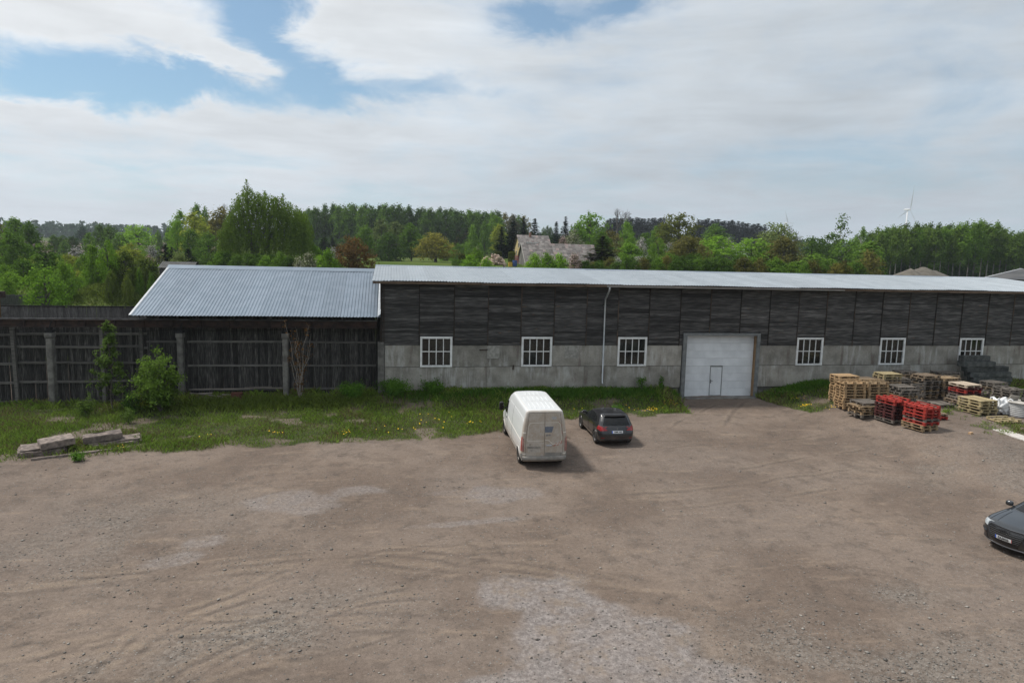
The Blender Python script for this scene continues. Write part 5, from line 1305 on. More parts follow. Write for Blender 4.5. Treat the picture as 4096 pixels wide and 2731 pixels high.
def branchy(base, height, spread, nstem, rng, lean=.2, r0=.03, twigs=10, shape='cone'):
    """stems with side twigs; returns tubes and twig points for the leaves"""
    mb = MB(); pts = []
    for s in range(nstem):
        a = rng.uniform(0, 6.28); l = rng.uniform(.3, 1)*lean if nstem > 1 else lean*.3
        h = height*(1 if s == 0 else rng.uniform(.55, .95)); top = np.array([math.cos(a)*l*height, math.sin(a)*l*height, h])
        P = [np.array([rng.normal()*.04*(nstem > 1), rng.normal()*.04*(nstem > 1), -.1])]
        for k in range(1, 7):
            t = k/6; P.append(top*np.array([t**1.3, t**1.3, t])+np.array([rng.normal(), rng.normal(), 0])*.02*height)
        mb.tube([tuple(p) for p in P], [r0*(1-.85*k/6) for k in range(7)], 5)
        for k in range(twigs):
            t = rng.uniform(.12, .98); q0 = np.array([np.interp(t*6, range(7), [p[i] for p in P]) for i in range(3)])
            w = {'cone': (1-t)*.95+.12, 'bush': .55+.5*math.sin(math.pi*min(t*1.1, 1)), 'thin': .35+.3*(1-t)}[shape]
            L = spread*w*rng.uniform(.5, 1.1); b = rng.uniform(0, 6.28); up = rng.uniform(.1, .8)
            d = np.array([math.cos(b), math.sin(b), up]); d /= np.linalg.norm(d)
            e = q0+d*L; mid = (q0+e)/2+np.array([0, 0, .06*L])
            mb.tube([tuple(q0), tuple(mid), tuple(e)], [r0*.25, r0*.18, r0*.08], 4)
            for j in range(6): pts.append(q0+(e-q0)*rng.uniform(.25, 1.05))
    return mb, np.array(pts)
def plant(name, label, cat, x, y, height, spread, nstem, nleaf, size, lm, seed, lean=.2, r0=.03, twigs=10, shape='cone', sigma=.09, bark='bark', group=None, droop=.1):
    rng = np.random.default_rng(seed); t = thing(name, label, cat, (x, y, gz(x, y)), 0, group)
    mb, P = branchy((0, 0, 0), height, spread, nstem, rng, lean, r0, twigs, shape)
    mb.build('stems', M[bark], t)
    C = P[rng.integers(len(P), size=nleaf)]+rng.normal(size=(nleaf, 3))*sigma; C[:, 2] = np.maximum(C[:, 2], .04)
    put('foliage', quads(leaves_at(C, size, rng, droop, .55, outward(C)), LEAF[lm]), t)
    return t
plant('young_birch', 'slender young tree with small leaves before the plank fence', 'tree', -14.45, 38.35, 4.75, 1.55, 1, 2500, .075, 'young', 1, .1, .04, 60, 'cone', .075)
plant('willow_bush', 'dense bright green bush in front of the concrete column', 'bush', -11.95, 37.65, 3.2, 1.15, 11, 8000, .07, 'willow', 2, .42, .03, 15, 'bush', .10)
plant('shrub', 'small pale green shrub left below the slender young tree', 'shrub', -15.3, 37.0, 1.15, .5, 6, 1300, .045, 'young', 3, .4, .015, 9, 'bush', .07, group='small shrubs in the grass')
plant('shrub', 'small shrub between slender tree and bright bush', 'shrub', -13.3, 37.6, 1.2, .5, 7, 1200, .045, 'bramble', 4, .4, .015, 9, 'bush', .08, group='small shrubs in the grass')
plant('shrub', 'tiny pale green shrub in front of the bright bush', 'shrub', -12.85, 35.85, .8, .35, 5, 700, .04, 'young', 5, .4, .012, 8, 'bush', .06, group='small shrubs in the grass')
plant('shrub', 'yellowish scrub at the foot of the bright bush', 'shrub', -12.8, 38.2, 1.0, .5, 8, 900, .04, 'yellow', 6, .5, .012, 8, 'bush', .08, group='small shrubs in the grass')
plant('copper_sapling', 'multi-stemmed sapling with sparse copper leaves by the shed column', 'sapling', -5.05, 38.95, 4.5, .55, 9, 620, .055, 'coppersap', 7, .22, .028, 12, 'thin', .07, bark='oak')
plant('bramble', 'dark green bramble thicket at the corner of the warehouse', 'bramble', -2.1, 38.95, .85, .6, 14, 3200, .05, 'bramble', 8, 1.1, .012, 10, 'bush', .13)
plant('bramble', 'bramble thicket spreading along the concrete wall right of the corner', 'bramble', .25, 39.05, .85, .6, 16, 4000, .05, 'bramble', 9, 1.2, .012, 10, 'bush', .14)
plant('bramble', 'bramble sprays reaching under the first window', 'bramble', 2.35, 39.1, .75, .5, 12, 2600, .05, 'bramble', 10, 1.1, .012, 9, 'bush', .12)
plant('weed', 'tall leafy weed at the wall just left of the gate', 'weed', 16.35, 39.2, .95, .25, 3, 420, .05, 'bramble', 11, .12, .012, 9, 'thin', .06, group='tall weeds by the wall')
plant('weed', 'broader leafy weed at the wall further left of the gate', 'weed', 15.1, 39.2, .85, .35, 4, 420, .05, 'bramble', 12, .2, .012, 9, 'bush', .07, group='tall weeds by the wall')
plant('weed', 'small weed at the wall under the second window', 'weed', 6.4, 38.9, .45, .2, 4, 200, .045, 'bramble', 13, .3, .01, 6, 'bush', .05, group='tall weeds by the wall')
plant('weed_tuft', 'dark leafy tuft in the grass right of the hatchback', 'weed', 12.6, 36.3, .4, .5, 9, 600, .04, 'bramble', 14, .8, .01, 6, 'bush', .06)
plant('weed_tuft', 'round green tuft alone on the dirt before the slab heap', 'weed', -12.75, 30.1, .3, .3, 10, 900, .035, 'bramble', 15, .7, .008, 6, 'bush', .05)
def long_grass(name, label, x, y, rx, ry, n, h, lm, seed, x0=-99, x1=99):
    rng = np.random.default_rng(seed); px = x+rng.normal(size=n)*rx; py = y+rng.normal(size=n)*ry
    k = (px > x0) & (px < x1) & (py < 39.9); px, py = px[k], py[k]; n = len(px)
    V = blades(np.stack([px-x, py-y, yard_z(px, py)-gz(x, y)], 1), h*rng.uniform(.5, 1.2, n), rng.uniform(.008, .014, n), .8, rng)
    tag(put(name, quads(V, LEAF[lm]), None, (x, y, gz(x, y))), label, 'grass', kind='stuff')
long_grass('bank_grass', 'dry long grass on the bank below the shed', -7, 38.3, 3.0, .35, 6000, .34, 'grass', 41)
long_grass('bank_grass', 'dark long grass on the bank along the concrete wall', 9, 38.8, 4.5, .35, 9000, .30, 'bramble', 42, -.4, 17.5)
long_grass('bank_grass', 'long green grass at the wall right of the gate', 26, 39.0, 1.3, .3, 3500, .34, 'bramble', 43, 23.3)

def mound_scrub():
    rng = np.random.default_rng(51); n = 26000; x = rng.normal(size=n)*7-27; y = rng.normal(size=n)*6+82; h = .22+.5*fbm(x*.5, y*.5, 3)**2
    keep = (x < -9) & (y > 66); x, y, h = x[keep], y[keep], h[keep]; n = len(x)
    V = blades(np.stack([x, y, T(x, y)-.05], 1), h*rng.uniform(.5, 1.4, n), rng.uniform(.04, .09, n), .9, rng)
    tag(put('mound_grass', quads(V, LEAF['grass'])), 'rough tall grass covering the mound behind the fence', 'grass', kind='stuff')
mound_scrub()

# ------------------------------------------------------------------ tree prototypes
ASP = dict(tall=2.6, stem=2.9, round=1.3, dome=1.25, cone=2.0, bush=1.15, sparse=2.6, spruce=2.9, bare=1.9)
PROF = dict(tall=([.10, .22, .45, .65, .85, 1], [.15, .40, .5, .45, .28, .03]), stem=([.40, .48, .62, .8, .92, 1], [.1, .36, .5, .42, .25, .03]),
            round=([.08, .2, .45, .7, .9, 1], [.25, .46, .5, .44, .25, .05]), dome=([.17, .28, .5, .75, .92, 1], [.36, .5, .5, .41, .22, .05]),
            cone=([.02, .15, .35, .6, .85, 1], [.34, .5, .45, .3, .13, .02]), bush=([0, .15, .4, .7, .9, 1], [.42, .5, .5, .40, .22, .05]), sparse=([.15, .3, .5, .7, .88, 1], [.2, .45, .5, .4, .22, .03]))
_PROTO = {}
def tree_proto(kind, var):
    key = (kind, var)
    if key in _PROTO: return _PROTO[key]
    rng = np.random.default_rng(abs(hash(kind)) % 1 + sum(map(ord, kind))*7+var); A = ASP[kind]; tr = MB()
    if kind == 'spruce':
        V = []; nt = 34
        for i in range(nt):
            zn = .04+.95*(i/nt)**.92; R = (.5*(1-zn)**.92+.008)*rng.uniform(.78, 1.15); nb = max(5, int(15*(1-zn)+5))
            for b in range(nb):
                a = 6.283*b/nb+rng.uniform(-.3, .3); L = R*rng.uniform(.7, 1.12); d = np.array([math.cos(a), math.sin(a), 0])
                m = max(3, int(8*L/.5)); t = rng.uniform(.15, 1.0, m)
                C = d[None]*(t*L)[:, None]; C[:, 2] = zn*A+.05*A*(-t**1.5*L*1.2)+rng.normal(size=m)*.012+.03*L*(t > .85)
                dr = np.tile(d*.9, (m, 1)); dr[:, 2] = -.25; dr += rng.normal(size=(m, 3))*.35
                s = np.array([0, 0, 1.])*.25; B = np.cross(dr, np.array([0, 0, 1.]))+rng.normal(size=(m, 3))*.35
                sz = .075*(.6+.6*(1-zn))*rng.uniform(.7, 1.3, m)[:, None]
                V.append(rhombs(C, dr*sz, B*sz*.6))
        V = np.concatenate(V); V[:, 2] /= A; tr.tube([(0, 0, -.03), (0, 0, .5), (0, 0, .97)], [.035, .02, .004], 6)
        crown = V
    elif kind == 'bare':
        def grow(p, d, L, r, lev):
            q = p+d*L; mid = (p+q)/2+rng.normal(size=3)*.04*L
            tr2.tube([tuple(p), tuple(mid), tuple(q)], [r, r*.85, r*.68], 5 if lev < 2 else 3, cap=False)
            if lev >= 5: return
            for k in range(3 if lev else 4):
                nd = d+rng.normal(size=3)*(.42 if lev else .5); nd[2] = nd[2]*.8+.22; nd /= np.linalg.norm(nd)
                grow(q if k else p+(q-p)*.75, nd, L*rng.uniform(.62, .8), r*.6, lev+1)
        tr2 = MB(); grow(np.array([0, 0, .35*A]), np.array([0, 0, 1.]), .2*A, .03, 0)
        tr.tube([(0, 0, -.03), (.01, 0, .2), (0, 0, .36)], [.04, .034, .03], 7)
        a = np.array(tr2.v); a[:, 2] /= A; a[:, 2] = .30+(a[:, 2]-.30)*(.7/max(a[:, 2].max()-.30, .1)); m = np.abs(a[:, :2]).max(); a[:, :2] *= .5/m
        tr2.v = [tuple(p) for p in a]; crown = tr2
    else:
        nc, ml, s, sg = dict(tall=(120, 30, .046, .075), stem=(90, 30, .05, .08), round=(120, 32, .03, .065), dome=(150, 32, .028, .06), cone=(120, 30, .040, .07), bush=(120, 30, .033, .065), sparse=(46, 22, .05, .075))[kind]
        zs, Rs = PROF[kind]; lob = rng.uniform(0, 6.28, 4); C = []
        while len(C) < nc:
            zn = rng.uniform(zs[0], 1); R = np.interp(zn, zs, Rs)
            if rng.random() > (R/.5)*.9+.1: continue
            a = rng.uniform(0, 6.283); rr = rng.random()**.38
            l = 1+.16*math.sin(2*a+lob[0]+4*zn)+.13*math.sin(3*a+lob[1]-6*zn)+.10*math.sin(5*a+lob[2]+9*zn)
            C.append((R*rr*l*math.cos(a)*.93, R*rr*l*math.sin(a)*.93, (zn+rng.normal()*.012)*A))
        C = np.array(C); n = nc*ml
        cs = rng.uniform(.6, 1.3, nc)
        P = np.repeat(C, ml, 0)+rng.normal(size=(n, 3))*sg*np.repeat(cs, ml)[:, None]*np.array([1, 1, .75 if kind in ('dome', 'round') else 1.1])
        P[:, 2] = np.clip(P[:, 2], .01, None)
        N = outward(P)*.6+(P-np.repeat(C, ml, 0))/sg*.35; V = leaves_at(P, s, rng, .35 if kind in ('tall', 'stem', 'sparse') else .1, .6, N); V[:, 2] /= A; crown = V
        r0 = .035 if kind in ('tall', 'stem', 'sparse', 'cone') else .045; base = zs[0]
        tr.tube([(0, 0, -.03), (.01, .005, .25), (-.01, .01, .55), (0, 0, .88)], [r0, r0*.8, r0*.5, r0*.12], 7)
        for k in range(9):
            h = rng.uniform(max(base, .15), .75); a = rng.uniform(0, 6.28); R = np.interp(min(h+.15, 1), zs, Rs)*.8
            tr.tube([(0, 0, h), (R*.5*math.cos(a), R*.5*math.sin(a), h+.1), (R*math.cos(a), R*math.sin(a), h+.16)], [r0*.4, r0*.25, r0*.08], 4, cap=False)
    tm = tr.mesh(M['bark']); tm.name = 'trunk'
    if isinstance(crown, MB): cm = crown.mesh(M['bark'])
    else: cm = quads(crown, M['bark'], 'crown')
    _PROTO[key] = (tm, cm); return tm, cm
_CNT = [0]
def tree(kind, col, x, y, h, w, name, label, cat, group=None, bark=None):
    _CNT[0] += 1; v = _CNT[0] % 3; tm, cm = tree_proto(kind, v); r = random.Random(_CNT[0])
    t = thing(name, label, cat, (x, y, tz(x, y)-.05), r.uniform(0, 6.28), group); w *= {'spruce': 1.9, 'bare': 1.1, 'sparse': 1.1}.get(kind, 1.25); t.scale = (w, w, h+.05)
    put('trunk', tm, t, mat=M[bark or ('birchbark' if 'birch' in name else 'bark')])
    put('branches' if kind == 'bare' else 'crown', cm, t, mat=LEAF[col])
    return t
TREES = '''tall|mid|-79.9|165|10.5|4.3|leafy_tree|tall leafy tree at the far left skyline with pointed crown
tall|mid|-74.6|160|9.9|3.8|leafy_tree|bright leafy tree beside the tall pointed tree at far left
tall|olive|-94.8|190|9.6|3.4|leafy_tree|grey-green tree cut by the left picture edge on the skyline
bush|mid|-58.8|120|6.5|5|willow_bush|broad light green bush below the tall pointed tree at far left
bush|dark|-54.8|112|4.4|2.3|dark_shrub|small dark shrub low among the bushes at far left
cone|mid|-47.2|105|5.2|4.1|leafy_tree|conical mid green tree in front of the ploughed field
tall|dark|-109.6|250|8|3.5|leafy_tree|leftmost dark tree of the clump on the ploughed field
tall|dark|-109.2|255|8|3.9|leafy_tree|second dark tree of the clump on the ploughed field
tall|mid|-100.1|235|6.3|3.1|leafy_tree|low tree standing before the dark clump on the ploughed field
tall|dark|-104.9|252|7.6|3.9|leafy_tree|rightmost dark tree of the clump on the ploughed field
tall|far|-169.7|420|11.9|6.5|leafy_tree|lone bluish tree on the far field edge at left
tall|mid|-81.1|205|8.2|3.5|leafy_tree|slim green tree just left of the tall birch pair
tall|dark|-85.9|225|11.2|4.1|birch_tree|left one of the tall dark birch pair left of the round tree
tall|dark|-81.9|222|10.9|4.7|birch_tree|right one of the tall dark birch pair left of the round tree
round|mid|-76.1|212|8|4.5|leafy_tree|green tree tucked against the left of the round bright tree
dome|bright|-72.1|215|10.6|8.6|maple_tree|round dome-shaped bright green tree with short trunk at left
tall|mid|-80.9|260|9.7|2.6|poplar_tree|thin poplar right of the round dome-shaped tree
tall|dark|-77.8|262|10.3|3|poplar_tree|dark poplar below the left end of the tall bright group
bush|blossom|-57.5|140|4.6|3.4|blossom_shrub|pinkish white blossoming shrub below the ploughed field
bush|blossom|-52.2|135|4.4|1.7|blossom_shrub|small white blossoming shrub between green bushes at left
bush|blossom|-39.8|125|4.2|2|blossom_shrub|white blossoming shrub beside the dark spruces at left
bush|pink|-34.9|108|2.8|1.3|blossom_shrub|pinkish blossoming shrub under the dark spruces at left
round|yellow|-38.6|112|4.7|4.5|leafy_tree|rounded yellow-green tree above the shed roof's left end
spruce|spruce|-35.7|118|4.4|2.9|spruce_tree|dark spruce above the left end of the shed roof
spruce|spruce|-35.3|120|3.9|1.6|spruce_tree|smaller dark spruce between two bigger ones above the shed
spruce|spruce|-33.3|122|3.4|3|spruce_tree|broad dark spruce left of the weeping birch
bush|grey|-26.3|92|3.9|2.5|willow_bush|grey-green willow bush just behind the shed ridge
cone|mid|-33|84|5.9|2|young_tree|columnar green young tree behind the grassy mound
round|bright|-30|80|4.7|1.8|maple_tree|small bright maple right of the columnar young tree
round|bright|-32.6|72|5.2|3.3|maple_tree|bright yellow-green maple overhanging the back wooden fence
bush|mid|-37.9|76|3.4|1.8|green_bush|green bush at left edge above the back wooden fence
bush|mid|-46|92|2.6|2.4|green_bush|leafy bush at left edge above another green bush
bush|mid|-45.8|96|3.1|3.2|green_bush|broad green bush behind the overhanging maple
bush|bright|-38.1|90|3.2|2.5|green_bush|light green bush between the maple and columnar tree
bush|yellow|-49.9|118|3.3|3.3|willow_bush|yellow-green willow bush below the pinkish blossoms
bush|yellow|-40|108|3.6|3.2|willow_bush|yellow-green willow bush left of the rounded yellow-green tree
bush|mid|-44.7|112|3.7|3|green_bush|mid green bush behind the columnar young tree
bush|mid|-33.5|78|3.9|1.9|green_bush|mid green bush beside the overhanging maple
bush|grass|-28|86|3.5|3.7|low_shrub|low rough green scrub left of the shed gable edge
bush|grass|-29|82|3.7|3.1|low_shrub|low rough green scrub behind the grassy mound
bush|pale|-23.9|78|4.8|1|blossom_shrub|small pale blossoming shrub touching the shed roof edge
tall|bright|-50.8|180|12.3|4.4|leafy_tree|bright green tree at the left end of the tall group
tall|mid|-52.2|200|15.1|3.2|leafy_tree|tall green tree peeking above the tall bright group
tall|mid|-51.4|205|14.8|3.3|leafy_tree|second green tree peeking above the tall bright group
tall|yellow|-44.8|170|11.4|5.6|leafy_tree|yellow-green tree in the middle of the tall bright group
round|bright|-49.3|172|9.9|3.7|leafy_tree|rounded bright tree at the foot of the tall group
tall|olive|-42.6|185|13.5|6.4|oak_tree|olive-brown tree left of the weeping birch
bare|bark|-42.7|190|14.8|5.2|bare_tree|bare twiggy treetop behind the olive-brown tree
tall|mid|-43.1|160|7.3|3.9|birch_tree|young birch under the yellow-green tree of the tall group
bush|mid|-37|150|6|5.2|green_bush|drooping green bush at the left foot of the weeping birch
spruce|spruce|-18.8|200|6.3|4.8|spruce_tree|dark low spruce at the foot of the forest edge
spruce|spruce|-16.9|205|6.4|4.6|spruce_tree|second dark low spruce at the foot of the forest edge
bush|bright|-11.8|110|3|2.8|green_bush|rounded bright bush right of the weeping birch
bush|bright|-7.8|88|4.8|2.5|green_bush|bright green bush left of the copper maple
bush|blossom|-10.2|125|2.8|1.9|blossom_shrub|pale blossoming shrub behind the copper maple
bush|pale|-10.6|92|3.6|2.3|blossom_shrub|cream blossoming shrub under the weeping birch
bush|pale|-10.8|84|4.5|1.6|blossom_shrub|cream blossoming shrub close behind the shed ridge
dome|copper|-5.1|95|5.7|4.3|copper_maple|copper-brown leafed round maple behind the shed ridge
tall|mid|-7|195|9.7|4.1|birch_tree|light birch at the left end of the willow grove
tall|grey|-2.9|205|11.6|5.9|willow_tree|tallest grey-green willow of the grove
tall|grey|1.3|208|11.3|5|willow_tree|middle willow of the grove with yellowish top
tall|mid|5.6|202|10.9|5.8|willow_tree|right willow of the grove with rounded top
bush|dark|-0.8|190|7.2|7.2|willow_bush|dark willow undergrowth below the grove
dome|golden|11.6|185|7.9|8.5|apple_tree|golden yellow spreading tree on the meadow
cone|mid|24.9|215|11.6|3.6|leafy_tree|slim green tree at the right end of the meadow
tall|olive|30.2|300|13.9|6|leafy_tree|olive tree in front of the forest's right end
cone|dark|28.2|240|13.1|5.2|leafy_tree|dark conical tree right of the meadow thicket
tall|mid|33.4|250|13.6|3.5|leafy_tree|slim green tree behind the yellow-green poplar
tall|mid|38.8|260|15.1|6.9|leafy_tree|tall green tree behind the first spruce by the house
tall|yellow|32.4|210|9.9|4.2|poplar_tree|yellow-green poplar left of the spruces by the house
spruce|spruce|26.2|165|7.9|3.1|spruce_tree|leftmost spruce beside the yellow house
spruce|spruce|30.2|172|9.4|4|spruce_tree|broad tall spruce just left of the yellow house
spruce|spruce|36.3|190|10.7|3.3|spruce_tree|narrow spruce behind the yellow house gable
spruce|spruce|39.1|188|10.3|4.4|spruce_tree|spruce rising behind the chimney of the yellow house
spruce|spruce|43.3|180|9.3|3.1|spruce_tree|left spruce of the pair right of the yellow house
spruce|spruce|47.1|185|11.1|3.5|spruce_tree|tallest spruce of the pair right of the yellow house
round|pale|44.4|165|6.8|4.2|blossom_tree|pale flowering tree right of the spruce pair
bush|pink|37.7|150|5.1|2.6|blossom_shrub|pinkish flowering shrub right of the yellow house roof
dome|bright|57.2|195|12.5|9.3|maple_tree|large bright green maple in the middle behind the barn
round|bright|58|200|13|2.9|maple_tree|bright leafy top beside the large bright maple
bare|bark|77|230|17.1|9.2|bare_tree|bare grey tree on the skyline right of the bright maple
round|bright|70|200|10.6|4.2|leafy_tree|small bright round tree under the bare grey tree
bush|olive|62|190|7|7.6|leafy_bush|olive bushes under the bare grey tree
round|mid|46.7|150|6.5|4.3|leafy_tree|leafy green tree right behind the barn roof
dome|chestnut|82.5|190|13.2|10.8|chestnut_tree|large dark olive chestnut with domed crown on the skyline
spruce|spruceb|36.9|118|5.8|5.1|spruce_tree|large dark bushy spruce at the right end of the barn
bush|bright|44.8|125|4.1|5|green_bush|rounded bright bush right of the dark bushy spruce
bush|blossom|38.7|105|2.4|2.9|blossom_shrub|white blossoming shrub right behind the warehouse roof
bush|blossom|56.1|150|5|2.7|blossom_shrub|white blossoming shrub above the rounded bright bush
bush|blossom|58.9|140|4.3|2.7|blossom_shrub|white blossoming shrub below the dark chestnut
bush|blossom|37.8|112|2.1|1.4|blossom_shrub|small white blossoming shrub beside the dark bushy spruce
round|mid|54.2|135|5.2|3.5|leafy_tree|green leafy tree between two white blossoming shrubs
tall|mid|79.3|200|9.4|3.9|leafy_tree|slim green tree left of the dark chestnut
round|mid|68.6|180|6.7|4.7|leafy_tree|round green tree above the white blossoms
round|bright|59.4|165|6.3|3.2|leafy_tree|light green tree above the rounded bright bush
bush|olive|56.2|125|5.4|6.1|leafy_bush|broad brownish green bush under the dark chestnut
bush|mid|44|105|3|3.4|green_bush|low green bush close behind the warehouse ridge
bush|mid|56|130|3.4|3.8|green_bush|mid green bush left of the broad brownish bush
bush|bright|18.8|90|4.3|2.6|willow_bush|bright willow shoots in front of the barn gable
bush|bright|21|92|4.1|2.5|willow_bush|tallest bright willow shoots in front of the barn
bush|bright|23.3|94|3.6|2.7|willow_bush|bright willow shoots in front of the barn's right half
bush|pink|26|96|3.4|2|blossom_shrub|pinkish grey flowering shrub in front of the barn
bush|mid|14.5|120|3.3|2.4|green_bush|green bush left of the firewood heap
bush|bright|11.3|100|2.8|2.6|green_bush|bright low bush left of the firewood heap
bush|pink|16.4|135|3.3|1.7|blossom_shrub|pinkish flowering bush above the firewood heap
bush|bright|13.4|98|2.7|2|green_bush|low bush in front of the firewood heap
bush|olive|58.6|130|5.3|6.8|leafy_bush|brownish green bush at the foot of the dark chestnut
round|bright|69.1|140|5.9|8.4|leafy_tree|bright rounded tree left of the white house gable
bush|blossom|85.3|165|5.3|3|blossom_tree|white blossoming tree left of the white house gable
tall|mid|113.8|230|12.7|8.4|leafy_tree|mid green tree right of the dark chestnut
round|bright|77.8|140|6.1|8.1|leafy_tree|bright bushy tree in front of the white house
dome|grey|89.9|150|11.2|9.1|willow_tree|pale green willow with bare branches at its right
bare|bark|94.6|152|11.8|3.9|willow_branch_tree|bare pale branches at the right of the pale willow
bush|olive|82.6|135|7.7|7.6|leafy_bush|olive bush at the foot of the pale willow
round|dark|109|165|10.4|7.8|leafy_tree|dark rounded tree right of the pale willow
round|dark|117.1|170|11.9|7.3|leafy_tree|dark rounded tree under the tall sparse birch
round|mid|115.3|160|10.8|7.6|leafy_tree|mid green tree right under the tall sparse birch
bush|mid|86.8|130|5.8|7.7|green_bush|mid green bush below the dark rounded tree
sparse|dark|117|165|17.6|5.9|birch_tree|tall sparse birch standing above the right tree line
sparse|mid|126.9|170|15.1|4.9|birch_tree|thin young birch left of the wind turbine
tall|mid|106.9|140|9.7|6.1|leafy_tree|pale green tree before the birch wood's left end
bush|olive|91.9|120|6.9|5.5|leafy_bush|olive brown bush before the birch wood's left end
bush|mid|53.6|100|1.9|4.7|green_bush|low green bush close behind the roof at right
bush|mid|57.2|98|2.7|5.1|green_bush|low green bush beneath the pale willow near the roof'''
for l in TREES.strip().split('\n'):
    k, c, x, y, h, w, nm, lab = l.split('|')
    tree(k, c, float(x), float(y), float(h), float(w), nm, lab, 'shrub' if ('shrub' in nm or 'bush' in nm) else 'tree')
